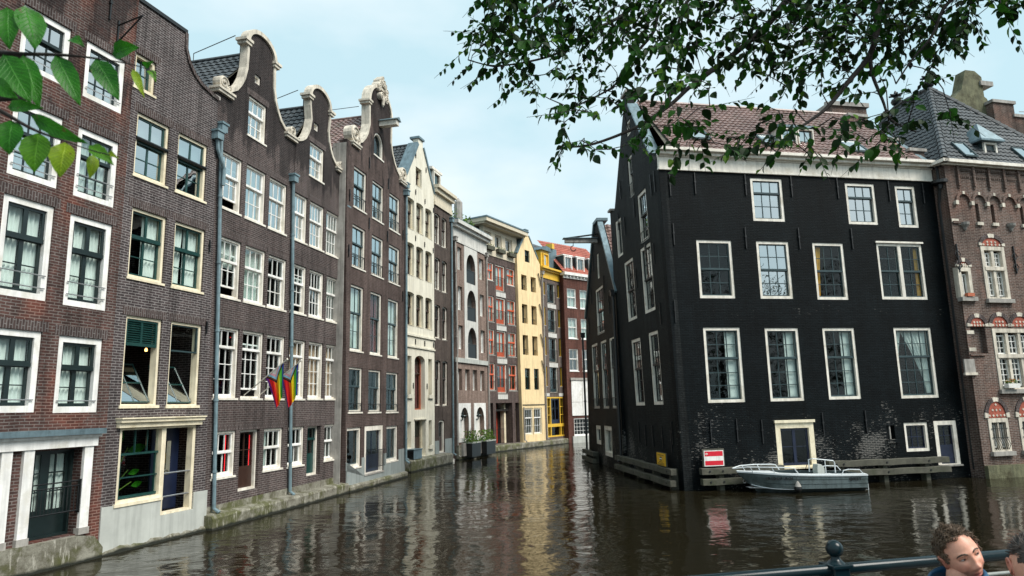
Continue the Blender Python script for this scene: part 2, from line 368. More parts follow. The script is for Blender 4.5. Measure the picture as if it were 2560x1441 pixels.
def band(root, path, w, y0, y1, material, name='coping', side=1):
    """stone band of width w along a polyline in x,z"""
    n = len(path); off = []
    for k in range(n):
        a = Vector(path[max(k - 1, 0)]); c = Vector(path[min(k + 1, n - 1)]); d = (c - a).normalized()
        off.append((path[k][0] - d.y * w * side, path[k][1] + d.x * w * side))
    b = MB()
    for k in range(n - 1):
        p, q, r, t = path[k], path[k + 1], off[k + 1], off[k]
        for f in ([(p, y0), (q, y0), (r, y0), (t, y0)], [(t, y0), (r, y0), (r, y1), (t, y1)], [(q, y0), (p, y0), (p, y1), (q, y1)], [(p, y1), (t, y1), (r, y1), (q, y1)]):
            b.face([(x[0], yy, x[1]) for x, yy in f])
    for k in (0, n - 1):
        p, t = path[k], off[k]; b.face([(p[0], y0, p[1]), (t[0], y0, t[1]), (t[0], y1, t[1]), (p[0], y1, p[1])])
    o = b.build(name, material, root); return recalc(o)
def spiral(c, r, y0, y1, hand=1, turns=1.6, t=.05):
    pts = []
    for k in range(28):
        a = k / 27 * turns * 2 * PI; rr = r * (1 - k / 27 * .82); pts.append((c[0] + hand * rr * math.cos(a), c[1] + rr * math.sin(a)))
    return pts
def volute(b, c, r, y0, y1, hand=1):
    n = 16; b.prism([(c[0] + r * math.cos(2 * PI * k / n), c[1] + r * math.sin(2 * PI * k / n)) for k in range(n)], y0, y1)
    b.tube([(x, y0 - .01, z) for x, z in spiral(c, r * .92, y0, y1, hand)], r * .13, 6)
    b.lathe([(0, -.01), (r * .3, 0), (r * .3, .02)], (c[0], y0, c[1]), 8)
def pantile(root, O, U, V, w, h, material, name='roof', keep=None, cw=.24, rh=.30, amp=.032, parent_sub=None):
    O, U, V = Vector(O), Vector(U).normalized(), Vector(V).normalized(); Nn = U.cross(V).normalized()
    if Nn.z < 0: Nn = -Nn
    nu = max(2, int(round(w / cw))); nv = max(2, int(round(h / rh))); S = 5
    prof = [0, .55, .95, 1.0, .45]
    b = MB(); cols = nu * S + 1
    def P(iu, v, lift):
        f = prof[iu % S]; return O + U * (iu / S * w / nu) + V * v + Nn * (amp * f * 1.5 + lift)
    for r in range(nv):
        v0, v1 = r * h / nv, (r + 1) * h / nv
        ju = random.uniform(-.004, .004)
        for i in range(cols - 1):
            if keep and not keep((i + .5) / S * w / nu, (v0 + v1) / 2): continue
            a, c = P(i, v0 - .03, .045 + ju), P(i + 1, v0 - .03, .045 + ju); d, e = P(i + 1, v1, .008), P(i, v1, .008)
            b.face((a, c, d, e)); a0, c0 = P(i, v0 - .03, .0), P(i + 1, v0 - .03, .0); b.face((a0, c0, c, a))
    o = b.build(name, material, parent_sub or root); return o
# ---------------------------------------------------------------- windows and house shells
def wavy(u0a, u1a, z0, u0b, u1b, z1, y, material, parent, name='curtain', amp=.03, waves=5):
    b = MB(); nx = waves * 6; nzz = 6
    for j in range(nzz + 1):
        t = j / nzz; a = u0a + (u0b - u0a) * t ** 1.5; e = u1a + (u1b - u1a) * t ** 1.5; z = z0 + (z1 - z0) * t
        for i in range(nx + 1):
            s = i / nx; b.v.append((a + (e - a) * s, y + amp * math.sin(s * waves * 2 * PI + .5 * math.sin(z * 3)), z))
    for j in range(nzz):
        for i in range(nx):
            k = j * (nx + 1) + i; b.f.append((k, k + 1, k + nx + 2, k + nx + 1)); b.mi.append(0)
    return b.build(name, material, parent, True)
def curtain(cur, f, a0, a1, c0, c1, y):
    w = a1 - a0; h = c1 - c0; C = M['curtain']
    for k in cur.split('+'):
        if k == 'full': wavy(a0, a0 + w * .46, c0, a0, a0 + w * .5, c1, y, C, f, waves=4); wavy(a1 - w * .47, a1, c0, a1 - w * .5, a1, c1, y + .01, C, f, waves=4)
        elif k == 'mostly': wavy(a0, a0 + w * .62, c0, a0, a0 + w * .62, c1, y, C, f, waves=5); wavy(a1 - w * .2, a1, c0, a1 - w * .22, a1, c1, y, C, f, waves=2)
        elif k == 'right': wavy(a1 - w * .48, a1, c0, a1 - w * .52, a1, c1, y, C, f, waves=4)
        elif k == 'left': wavy(a0, a0 + w * .4, c0, a0, a0 + w * .45, c1, y, C, f, waves=4)
        elif k == 'tied': wavy(a1 - w * .16, a1 - w * .02, c0 + h * .03, a0 + w * .22, a1 - w * .02, c1, y, C, f, waves=6, amp=.025); wavy(a0 + .02, a0 + w * .08, c0 + h * .4, a0, a0 + w * .24, c1, y, C, f, waves=3)
        elif k == 'goldl': wavy(a0, a0 + w * .17, c0, a0, a0 + w * .34, c1, y, M['gold'], f, waves=3)
        elif k == 'goldr': wavy(a1 - w * .2, a1, c0, a1 - w * .14, a1, c1, y, M['gold'], f, waves=3)
        elif k == 'wine': wavy(a0 + w * .1, a1, c0, a0 + w * .1, a1, c1, y, M['redcurtain'], f, waves=5)
        elif k == 'blind': MB().box(a0, a1, y, y + .012, c0 + h * .52, c1).build('roller_blind', M['blind'], f)
        elif k == 'blindfull': MB().box(a0, a1, y, y + .012, c0 + h * .02, c1).build('roller_blind', M['blind'], f)
        elif k == 'tan': MB().box(a0, a1, y, y + .012, c0 + h * .02, c1).build('roller_blind', M['tan'], f)
        elif k == 'shutter':
            b = MB(); b.box(a1 - w * .34, a1 - .01, y, y + .03, c0, c1)
            for q in range(4): b.box(a1 - w * .28, a1 - w * .07, y - .012, y, c0 + h * (q + .12) / 4, c0 + h * (q + .88) / 4)
            b.build('inner_shutter', M['curtain'], f)
def win(root, r, fr='white', sa='white', fw=.09, cols=3, up=1, low=2, split=.4, rec=.05, cross=0, sill=True, cur=None, gap=0, rise=0,
        gl='glass', lintel=None, bars=0, sw=.045, mun=.024, label=None, name='window', rail=.05, ext=.05, fb=None, door=False, panel=0, balc=None):
    u0, u1, z0, z1 = r; e = .003
    outer = arch(u0 + e, u1 - e, z0 + e, z1 - e, rise); fbb = fw if fb is None else fb
    inner = arch(u0 + fw, u1 - fw, z0 + fbb, z1 - fw, max(rise - fw * .3, 0))
    f = MB().ring(outer, inner, rec, rec + .17).build(name, M[fr], root)
    if label: f['label'] = label
    a0, a1, c0, c1 = u0 + fw, u1 - fw, z0 + fbb, z1 - fw
    s = MB(); g = MB(); gp = MB()
    zr = c1 - (c1 - c0) * split if up else c1
    def sash(x0, x1, q0, q1, y, nc, nr, rs=0, cen=0):
        o = arch(x0, x1, q0, q1, rs); i = arch(x0 + sw, x1 - sw, q0 + sw * 1.2, q1 - sw, max(rs - sw * .3, 0)); s.ring(o, i, y, y + .045)
        for k in range(1, nc):
            x = x0 + sw + (x1 - x0 - 2 * sw) * k / nc; ww = cen if (cen and k * 2 == nc) else mun; s.box(x - ww / 2, x + ww / 2, y + .004, y + .04, q0 + sw, q1 - sw * .8 - (0 if nc == 2 else rs * .35))
        for k in range(1, nr):
            z = q0 + sw + (q1 - q0 - 2 * sw) * k / nr; s.box(x0 + sw, x1 - sw, y + .006, y + .038, z - mun / 2, z + mun / 2)
        if rs: g.face([(x, y + .022, z) for x, z in i])
        else: g.face(tilt4(x0 + sw, x1 - sw, q0 + sw, q1 - sw, y + .022))
    if up:
        sash(a0, a1, zr, c1, rec + .045, cols, up, max(rise - fw * .3, 0), cross)
        s.box(a0, a1, rec + .03, rec + .13, zr - rail / 2, zr + rail / 2)
    lo0 = c0 + gap
    if door:
        pz = c0 + (c1 - c0) * panel
        if panel: s.box(a0, a1, rec + .09, rec + .13, c0, pz)
        sash(a0, a1, pz, zr, rec + .09, cols, low, 0 if up else max(rise - fw * .3, 0), cross)
    else: sash(a0, a1, lo0, zr + (gap if up else 0), rec + .095, cols, low, 0 if up else max(rise - fw * .3, 0), cross)
    s.build('sash', M[sa], f); g.build('pane', M[gl], f)
    if sill: MB().box(u0 - .04, u1 + .04, rec - ext - .03, rec + .1, z0 - .055, z0 + .003).build('sill', M[fr if sill is True else sill], f)
    if lintel: 
        b = MB(); b.face([(u0 - .12, -.004, z1 + .003), (u1 + .12, -.004, z1 + .003), (u1 + .12, -.004, z1 + .215), (u0 - .12, -.004, z1 + .215)]); b.build('lintel', BR[lintel] if lintel in BR else M[lintel], f)
    if bars:
        b = MB()
        for k in range(bars): b.tube([(u0 + fw * .5, rec - .03, c0 + .12 + .27 * k), (u1 - fw * .5, rec - .03, c0 + .12 + .27 * k)], .013, 6)
        b.build('safety_rail', M['silver'], f)
    if balc:   # (height, posts, out, material)
        h, n, out, mm = balc; b = MB(); y = rec - out; q0 = z0 + .03
        for z in (q0, q0 + h): b.box(u0 + .02, u1 - .02, y - .012, y + .012, z - .012, z + .012)
        for k in range(n + 1): x = u0 + .03 + (u1 - u0 - .06) * k / n; b.box(x - .008, x + .008, y - .008, y + .008, q0, q0 + h)
        for x in (u0 + .03, u1 - .03): b.box(x - .01, x + .01, y, rec + .02, q0 + h - .012, q0 + h + .008); b.box(x - .01, x + .01, y, rec + .02, q0 - .012, q0 + .008)
        b.build('balcony_rail', M[mm], f)
    if cur: curtain(cur, f, a0, a1, c0 + .01, c1, rec + .20)
    return arch(u0, u1, z0, z1, rise), f
def tilt4(x0, x1, q0, q1, y):
    a = random.uniform(-.006, .006); c = random.uniform(-.006, .006)
    return [(x0, y - a - c, q0), (x1, y + a - c, q0), (x1, y + a + c, q1), (x0, y - a + c, q1)]
def house(name, label, P, deg, tilt=0, group=None):
    t = (math.sin(R_(deg)), math.cos(R_(deg)))
    return thing(name, label, 'house', (P[0], P[1], 0), math.atan2(t[1], t[0]), group, tilt)
def shell(root, u0, u1, zs, depth, material, back=None, z0=-.6, y0=.3):
    b = MB(); e = .012
    b.face([(u0 + e, depth, z0), (u0 + e, y0, z0), (u0 + e, y0, zs), (u0 + e, depth, zs)])
    b.face([(u1 - e, y0, z0), (u1 - e, depth, z0), (u1 - e, depth, zs), (u1 - e, y0, zs)])
    poly = back or [(u1 - e, z0), (u0 + e, z0), (u0 + e, zs), (u1 - e, zs)]
    b.face([(x, depth, z) for x, z in poly])
    b.build('body_wall', material, root)
    f = MB()
    for z in (2.75, 5.9, 8.5, 11.0):
        if z < zs + 1: f.box(u0 + .05, u1 - .05, y0 + .05, depth - .05, z, z + .15)
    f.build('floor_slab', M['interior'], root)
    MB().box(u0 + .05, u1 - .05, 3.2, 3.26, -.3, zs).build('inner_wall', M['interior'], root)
def saddle(root, uc, u0, u1, zr, ze, y0, y1, material):
    L_ = y1 - y0
    for (ue, sgn) in ((u0, 1), (u1, -1)):
        V = Vector((uc - ue, 0, zr - ze)); h = V.length
        pantile(root, (ue, y0, ze), (0, 1, 0), V, L_, h, material, 'roof')
    MB().tube([(uc, y0, zr + .05), (uc, y1, zr + .05)], .09, 8).build('roof_ridge', material, root)
    b = MB()   # boarding under the tiles
    b.face([(u0, y0, ze - .03), (u0, y1, ze - .03), (uc, y1, zr - .03), (uc, y0, zr - .03)]); b.face([(uc, y0, zr - .03), (uc, y1, zr - .03), (u1, y1, ze - .03), (u1, y0, ze - .03)])
    b.build('roof_boarding', M['wood'], root)
def pipe(root, pts, r=.055, hop=True, mm='pipe', kick=True):
    b = MB(); p = [Vector(q) for q in pts]
    if kick: p.append(p[-1] + Vector((.02, -.16, -.12)))
    b.tube(p, r, 8)
    top, bot = p[0], p[-1 - kick]
    n = int((top - bot).length / 1.9)
    for k in range(1, n + 1):
        q = top.lerp(bot, k / (n + .5)); b.lathe([(r * 1.05, -.03), (r * 1.3, -.03), (r * 1.3, .03), (r * 1.05, .03)], q, 8)
    if hop:
        b.box(top.x - .13, top.x + .13, top.y - .12, top.y + .12, top.z - .02, top.z + .2); b.box(top.x - .16, top.x + .16, top.y - .15, top.y + .14, top.z + .2, top.z + .26)
    return b.build('drainpipe', M[mm], root)
def anchors(root, pts, h=.7, mm='black'):
    for u, z in pts:
        b = MB(); b.box(u - .018, u + .018, -.05, -.012, z - h, z); b.box(u - .035, u + .035, -.06, -.005, z - h * .48, z - h * .40); b.build('wall_anchor', M[mm], root)
# ---------------------------------------------------------------- left bank: base points of the facades
def dirv(deg): return Vector((math.sin(R_(deg)), math.cos(R_(deg)), 0))
def nrm(deg): t = dirv(deg); return Vector((t.y, -t.x, 0))
PA = Vector((-8.43, 19.13, 0)); PQ = Vector((-8.22, 18.75, 0))
PB = PQ - nrm(13.04) * .4; PB5 = PQ - nrm(13.04) * .12
PC = Vector((-5.59, 34.78, 0)); PD = Vector((-3.53, 41.99, 0)); PE = Vector((-1.84, 48.69, 0)); PF = Vector((-1.83, 48.71, 0)); PH = Vector((4.43, 57.23, 0))
PK = Vector((5.95, 25.2, 0)); PM_ = Vector((4.26, 40.0, 0)); PN = Vector((17.80, 26.89, 0))
# ---- house 1: red brown brick, thick white frames
h = house('canal_house', 'reddish brown brick house with thick white window frames and white door pillars', PA, 16.3)
H1 = dict(fr='white', sa='green', fw=.135, lintel='sol', sill=False, rec=.04)
ho = []
for i, r in enumerate(((-6.14, -5.01, 10.33, 11.72), (-4.61, -3.51, 10.32, 11.70))): ho.append(win(h, r, cols=3, up=1, low=2, split=.4, gl='glassr', bars=1, cur='full' if i else None, **H1)[0])
for i, r in enumerate(((-6.14, -5.01, 7.97, 9.59), (-4.63, -3.52, 7.95, 9.58))): ho.append(win(h, r, cols=3, up=1, low=2, split=.38, gl='glass' if i else 'glassr', bars=2, cur='full', **H1)[0])
for r in ((-6.14, -5.02, 5.50, 7.56), (-4.64, -3.52, 5.48, 7.53)): ho.append(win(h, r, cols=2, up=1, low=2, split=.37, cross=.1, rail=.09, bars=2, gl='glassd', cur='full', sw=.06, **H1)[0])
for r in ((-6.13, -5.04, 3.19, 4.85), (-4.65, -3.54, 3.17, 4.82)): ho.append(win(h, r, cols=2, up=1, low=2, split=.4, cross=.1, rail=.08, bars=1, gl='glassd', cur='full', sw=.06, **H1)[0])
ho.append((win(h, (-5.03, -3.86, .60, 2.40), fr='green', sa='green', fw=.05, cols=4, up=0, low=3, cross=.2, rec=.22, sill=False, gl='glassd', cur='full', door=True, panel=.27, name='door', mun=.03)[0]))
ho.append((win(h, (-7.35, -5.75, .70, 2.40), fr='white', sa='green', fw=.1, cols=4, up=0, low=3, rec=.1, sill=False, gl='glassd', cur='full')[0]))
facade(h, [(-7.6, -.5), (-3.27, -.5), (-3.27, 17.2), (-7.6, 17.2)], ho, BR['h1'])
shell(h, -7.6, -3.27, 17.2, 9, BR['h1'])
MB().box(-7.6, -3.27, 0, 9, 17.2, 17.4).build('flat_roof', M['zinc'], h)
for x0 in (-3.85, -5.24, -5.70):
    f = MB().box(x0, x0 + .22, -.07, .05, .72, 2.44).build('door_pillar', M['white'], h); MB().box(x0 - .02, x0 + .24, -.09, .06, .58, .72).build('pillar_base', M['greystone'], f)
b = MB(); b.box(-7.4, -3.55, -.10, .0, 2.44, 2.64); b.box(-7.4, -3.52, -.16, .0, 2.64, 2.70); b.build('door_cornice', M['white'], h)
b = MB(); b.box(-7.4, -3.48, -.24, .0, 2.70, 2.82); b.build('cornice_flashing', M['zinc'], h)
b = MB(); b.prism([(-7.6, -.5), (-3.25, -.5), (-3.25, .22), (-3.5, .5), (-3.9, .57), (-5.4, .58), (-7.6, .62)], -.13, 0.); recalc(b.build('stone_plinth', M['quay'], h))
b = MB()
for z in (1.62, 1.72, 1.10): b.tube([(-5.05, -.02, z), (-3.84, -.02, z)], .016, 6)
for k in range(14): b.tube([(-5.0 + k * .085, -.02, 1.12), (-5.0 + k * .085, -.02, 1.62)], .009, 5)
for x in (-5.04, -3.86): b.box(x - .02, x + .02, -.05, .02, 1.05, 1.75)
b.build('door_grille', M['black'], h)
b = MB(); b.box(-3.85, -3.81, -.04, 0, 12.0, 12.62); b.tube([(-3.83, -.03, 12.5), (-3.83, -.75, 12.62)], .022, 6); b.tube([(-3.83, -.03, 12.05), (-3.83, -.72, 12.6)], .022, 6); b.build('hoist_bracket', M['black'], h)
anchors(h, [(-4.1, 13.3), (-5.6, 13.4)], .8)
# ---- house 2: cream frames, shopfront at the water
h = house('canal_house', 'dark brick house with cream window frames above a cream shopfront and grey base', PA, 16.3)
H2 = dict(fr='cream', sa='dgreen', fw=.075, lintel='sol', rec=.05, sw=.05)
ho = [win(h, (-3.23, -2.57, 11.21, 12.12), cols=2, up=0, low=2, gl='glassr', **H2)[0]]
for i, r in enumerate(((-3.05, -1.98, 8.96, 10.60), (-1.66, -.55, 8.95, 10.60))):
    hp, f = win(h, r, cols=2, up=1, low=2, split=.43, cross=.05, rail=.10, gl='glassr', cur='blind', **H2); ho.append(hp)
    MB().tube([(r[0] + .02, .03, 9.93), (r[1] - .02, .03, 9.93)], .05, 8).build('awning_roll', M['black'], f)
for i, r in enumerate(((-3.00, -1.88, 6.39, 8.14), (-1.59, -.46, 6.38, 8.14))): ho.append(win(h, r, cols=2, up=1, low=2, split=.4, cross=.07, rail=.08, gl='glassd', cur='right' if i == 0 else 'right+left', **H2)[0])
for i, r in enumerate(((-2.94, -1.81, 3.30, 5.47), (-1.51, -.39, 3.29, 5.48))):
    u0, u1, z0, z1 = r; ho.append(arch(*r))
    f = MB().ring(arch(u0 + .003, u1 - .003, z0 + .003, z1 - .003), arch(u0 + .075, u1 - .075, z0 + .05, z1 - .075), .05, .24).build('window', M['cream'], h)
    MB().box(u0 - .04, u1 + .04, -.03, .12, z0 - .05, z0 + .02).build('sill', M['cream'], f)
    b = MB(); b.face([(u0 - .12, -.004, z1), (u1 + .12, -.004, z1), (u1 + .12, -.004, z1 + .21), (u0 - .12, -.004, z1 + .21)]); b.build('lintel', BR['sol'], f)
    s = MB()
    if i == 0:
        s.ring(arch(u0 + .075, u1 - .075, z1 - .72, z1 - .075), arch(u0 + .13, u1 - .13, z1 - .64, z1 - .13), .07, .14); s.box((u0 + u1) / 2 - .03, (u0 + u1) / 2 + .03, .075, .13, z1 - .64, z1 - .13)
        for k in range(9):
            z = z1 - .62 + k * .055
            s.face([(u0 + .13, .08, z), (u1 - .13, .08, z), (u1 - .13, .13, z + .045), (u0 + .13, .13, z + .045)])
        s.build('louvre', M['dgreen'], f)
    else:
        s.ring(arch(u0 + .075, u1 - .075, z1 - .78, z1 - .075), arch(u0 + .11, u1 - .11, z1 - .74, z1 - .11), .07, .12); s.build('sash', M['slate'], f)
        b = MB(); b.face(tilt4(u0 + .11, u1 - .11, z1 - .74, z1 - .11, .09)); b.build('pane', M['glassd'], f)
    # lower sash tilted inwards, like an open hopper
    s = MB(); g = MB(); zt = z0 + 1.05; yb, yt = .16, .75
    def q(x, t): return (x, yb + (yt - yb) * t, z0 + .1 + (zt - z0 - .1) * t)
    for x in (u0 + .11, (u0 + u1) / 2, u1 - .11): s.tube([q(x, 0), q(x, 1)], .022, 5)
    for t in (0, .5, 1): s.tube([q(u0 + .1, t), q(u1 - .1, t)], .022, 5)
    g.face([q(u0 + .1, 0), q(u1 - .1, 0), q(u1 - .1, 1), q(u0 + .1, 1)])
    s.build('open_sash', M['dgreen'], f); g.build('pane', M['glassr'], f)
    b = MB(); b.tube([(u0 + .35, 1.1, z1 - .5), (u0 + .35, 1.1, z0 + 1.55)], .008, 5); b.build('lamp_cord', M['black'], f)
    b = MB(); b.lathe([(0, -.04), (.03, -.03), (.035, .01), (.02, .05), (0, .06)], (u0 + .35, 1.1, z0 + 1.5), 10); b.build('hanging_bulb', M['bulb'], f)
# shopfront: window, door, cornice
b = MB(); ho.append([(-2.88, 1.06), (-1.53, 1.06), (-1.53, .62), (-.40, .62), (-.40, 2.80), (-2.88, 2.80)])
f = MB(); f.ring([(-2.88, 1.06), (-1.53, 1.06), (-1.53, 2.80), (-2.88, 2.80)], [(-2.80, 1.14), (-1.57, 1.14), (-1.57, 2.74), (-2.80, 2.74)], .02, .2); f = f.build('shop_window', M['cream'], h)
s = MB(); s.box(-2.80, -1.57, .1, .15, 2.15, 2.20); s.box(-2.80, -1.57, .1, .15, 1.62, 1.65); s.box(-2.80, -1.57, .1, .15, 1.16, 1.22); s.box(-2.32, -2.30, .1, .15, 2.2, 2.74); s.box(-1.95, -1.93, .1, .15, 2.2, 2.74); s.box(-2.72, -2.70, .1, .15, 1.2, 2.15); s.box(-1.66, -1.64, .1, .15, 1.2, 2.15)
s.build('sash', M['dgreen'], f); g = MB(); g.face(tilt4(-2.8, -1.57, 1.14, 2.74, .13)); g.build('pane', M['glassd'], f); MB().box(-2.95, -1.5, -.06, .1, 1.0, 1.07).build('sill', M['cream'], f)
f = MB(); f.ring([(-1.53, .62), (-.40, .62), (-.40, 2.80), (-1.53, 2.80)], [(-1.43, .68), (-.50, .68), (-.50, 2.74), (-1.43, 2.74)], .02, .2); f = f.build('door', M['cream'], h)
s = MB(); s.box(-1.43, -.5, .45, .5, .68, 2.74); s.build('door_leaf', M['blue'], f)
s = MB(); s.box(-1.1, -.8, .43, .45, 1.55, 2.4); s.build('pane', M['glassr'], f)
s = MB()
for z in (1.05, 1.62): s.tube([(-1.45, .06, z), (-.48, .06, z)], .022, 6)
s.build('safety_rail', M['silver'], f)
b = MB(); b.box(-3.00, -.30, -.10, .0, 2.80, 2.92); b.box(-3.02, -.28, -.17, .0, 2.92, 3.00); b.box(-3.04, -.26, -.21, .0, 3.00, 3.03); b.build('shop_cornice', M['cream'], h)
for x, z in ((-2.45, 2.42), (-.75, 2.52)):
    b = MB(); b.lathe([(0, -.08), (.03, -.06), (.035, 0), (.015, .06), (0, .07)], (x, .7, z), 10); f = b.build('hanging_bulb', M['bulb'], h); b = MB(); b.tube([(x, .7, z + .05), (x, .7, 2.78)], .006, 5); b.build('lamp_cord', M['black'], f)
b = MB(); pts = [(-3.27, -.5), (.11, -.5), (.11, 1.04), (-.40, 1.05), (-.40, .62), (-1.53, .62), (-1.53, 1.0), (-3.27, 1.06)]
b.prism(pts, -.035, 0.0); recalc(b.build('rendered_base', M['whiterender'], h))
b = MB(); rr = random.Random(4); n = 34
for k in range(n + 1):
    u = -3.30 + 3.42 * k / n; zz = max(.03, .10 + .07 * noise.noise(Vector((u * 2.3, 0, 1))) + rr.uniform(-.035, .035) - .02 * (u > -1)); yy = -.10 + .05 * noise.noise(Vector((u * 3, 5, 1)))
    b.v += [(u, yy - .03, -.4), (u, yy, zz * .6), (u, yy + .03, zz), (u, -.02, zz + .02)]
for k in range(n):
    for i in range(3): a = k * 4 + i; b.f.append((a, a + 4, a + 5, a + 1)); b.mi.append(0)
recalc(b.build('wet_footing', M['quay'], h))
top = [(-1.68, 13.5), (-1.66, 13.05), (-1.5, 12.69), (-1.27, 12.43), (-.95, 12.25), (-.6, 12.17), (-.26, 12.10)]
facade(h, [(-3.27, -.5), (.10, -.5), (-.24, 12.1)] + [(-.26, 12.10)][:0] + top[::-1][1:] + [(-3.27, 13.5)], ho, BR['h2'])
shell(h, -3.27, -.1, 12.0, 9, BR['h2'])
band(h, top, .10, -.05, .36, BR['sol'], 'gable_coping', 1)
MB().box(-3.27, -1.6, -.04, .4, 13.5, 13.6).build('parapet_cap', M['black'], h)
MB().box(-.52, -.2, -.05, .36, 12.14, 12.24).build('shoulder_cap', M['greystone'], h)
MB().box(-3.2, -1.62, .35, 3.1, .85, .985).build('floor_slab', M['interior'], h)
saddle(h, -2.4, -3.25, -.3, 13.4, 12.05, .34, 7, M['tile_dark'])
pipe(h, [(-.30, -.1, 10.9), (-.26, -.1, 10.6), (.02, -.12, 10.1), (.03, -.1, 9.6)], kick=False)
anchors(h, [(-.3, 7.9), (-.25, 5.6), (-.2, 10.7)], .35)
# ---- houses 3 and 4: twin neck gables
def bell(uc, hw, zs, zn, zt, hn):
    rt = [(1.0, 0), (.86, .02), (.72, .07), (.60, .14), (.50, .25), (.42, .38), (.365, .56), (hn / hw, .8), (hn / hw, 1.0)]
    R = [(uc + x * hw, zs + q * (zn - zs)) for x, q in rt]
    A = [(uc + hn * math.cos(PI * k / 12), zn + (zt - zn) * math.sin(PI * k / 12)) for k in range(13)]
    Lf = [(2 * uc - x, z) for x, z in R][::-1]
    return R, A, Lf
def twin(label, ub0, ub1, ut0, ut1, uc, hw, zs, zn, zt, hn, wins, tilefn, cap, roofm, P=PB, wall='h3', th=.22):
    h = house('canal_house', label, P, 13.04)
    ho = wins(h)
    R, A, Lf = bell(uc, hw, zs, zn, zt, hn)
    outline = [(ub0, -.4), (ub1, -.4), (ut1, zs - .05)] + ([(ut1, zs)] if ut1 > uc + hw + .02 else []) + R + A[1:-1] + Lf + ([(ut0, zs)] if ut0 < uc - hw - .02 else []) + [(ut0, zs - .05)]
    facade(h, outline, ho, BR[wall])
    shell(h, max(ub0, ut0) + .02, ut1, zs, 8, BR[wall])
    band(h, R[1:], .11, -.05, th, M['stone'], 'gable_coping', -1); band(h, Lf[:-1], .11, -.05, th, M['stone'], 'gable_coping', -1)
    band(h, A, .14, -.07, th, M['stone'], 'gable_arch', -1)
    for s in (-1, 1):
        x = uc + s * hn; b = MB(); x0, x1 = sorted((x - s * .04, x + s * .26)); b.box(x0, x1, -.10, th + .02, zn - .22, zn - .12); x0, x1 = sorted((x - s * .07, x + s * .32)); b.box(x0, x1, -.14, th + .05, zn - .12, zn - .03); b.build('neck_cap', M['stone'], h)
    return h
def W3(wd):
    def fn(h):
        ho = []
        for r, kw in wd:
            base = dict(fr='offwhite', sa='white', fw=.065, cols=3, up=1, low=2, split=.38, lintel='sol', rec=.05); base.update(kw); ho.append(win(h, r, **base)[0])
        return ho
    return fn
w3 = W3([((1.70, 2.68, 11.74, 13.07), dict(gl='glassr')), ((1.95, 2.28, 13.61, 13.92), dict(cols=1, up=0, low=1, fw=.05, lintel=None, sill=False)),
  ((.46, 1.52, 9.06, 10.78), dict(gap=.28, gl='glassr')), ((1.74, 2.80, 9.05, 10.79), dict(gl='glassr', cur='blindfull')), ((3.01, 4.06, 9.04, 10.78), dict(gl='glassr')),
  ((.60, 1.65, 6.44, 8.20), dict(gap=.25, cur='blind', gl='glassd')), ((1.86, 2.94, 6.44, 8.20), dict(cur='full', gl='glass')), ((3.11, 4.19, 6.44, 8.17), dict(gl='glass')),
  ((.65, 1.74, 3.51, 5.56), dict(low=3, split=.27, gl='glassd')), ((1.92, 3.01, 3.51, 5.56), dict(low=3, split=.27, gap=.2, gl='glassd')), ((3.20, 4.25, 3.51, 5.55), dict(low=3, split=.27, gl='glassd')),
  ((.75, 1.80, 1.30, 2.58), dict(low=1, split=.47, gl='glassd')), ((3.23, 4.30, 1.29, 2.57), dict(low=1, split=.47, gl='glassd', cur='left')),
  ((1.99, 2.99, .80, 2.57), dict(cols=2, up=0, low=2, sa='brown', door=True, panel=.35, gl='glassd', name='door', sill='greystone', cross=.05, rec=.1))])
h3 = twin('dark brick house with the tallest white edged neck gable and red neon inside', .42, 4.46, .16, 4.52, 2.25, 2.0, 12.58, 14.86, 15.32, .70, w3, None, None, None)
w4 = W3([((5.50, 6.56, 11.67, 12.98), dict(gl='glassr')), ((5.74, 6.08, 13.53, 13.83), dict(cols=1, up=0, low=1, fw=.05, lintel=None, sill=False)),
  ((4.42, 5.43, 9.03, 10.73), dict(low=2, gap=.0, cols=4, gl='glassr', split=.4)), ((5.62, 6.67, 9.03, 10.72), dict(cols=4, gl='glassr', split=.4)), ((6.86, 7.92, 9.01, 10.71), dict(cols=4, gl='glassr', cur='blindfull', split=.4)),
  ((4.49, 5.50, 6.46, 8.17), dict(up=2, gap=.22, gl='glassd')), ((5.72, 6.76, 6.45, 8.17), dict(cols=4, gl='glass')), ((6.99, 7.95, 6.44, 8.16), dict(cols=4, gl='glass', cur='blind')),
  ((4.54, 5.58, 3.51, 5.53), dict(low=3, split=.27, cur='tan', gl='glassd')), ((5.81, 6.85, 3.52, 5.55), dict(low=3, split=.27, cur='tan', gl='glassd')), ((7.06, 8.08, 3.52, 5.55), dict(low=3, split=.27, cur='tan', gl='glassd')),
  ((4.62, 5.66, 1.28, 2.57), dict(low=1, split=.47, gl='glass')), ((7.09, 8.14, 1.29, 2.58), dict(low=1, split=.47, gl='glassd')),
  ((5.87, 6.82, .84, 2.55), dict(cols=2, up=1, low=1, split=.25, sa='dgreen', door=True, panel=.4, gl='glassd', name='door', sill='greystone', rec=.16))])
h4 = twin('dark brick house with smaller white edged neck gable and tan blinds, between blue drainpipes', 4.46, 8.32, 4.46, 8.06, 6.15, 1.66, 12.62, 14.78, 15.26, .70, w4, None, None, None)
for h_, uc, u0, u1, zr in ((h3, 2.25, .2, 4.5, 14.75), (h4, 6.15, 4.55, 8.0, 14.6)): saddle(h_, uc, u0, u1, zr, 12.5, .24, 7.6, M['tile_dark'])
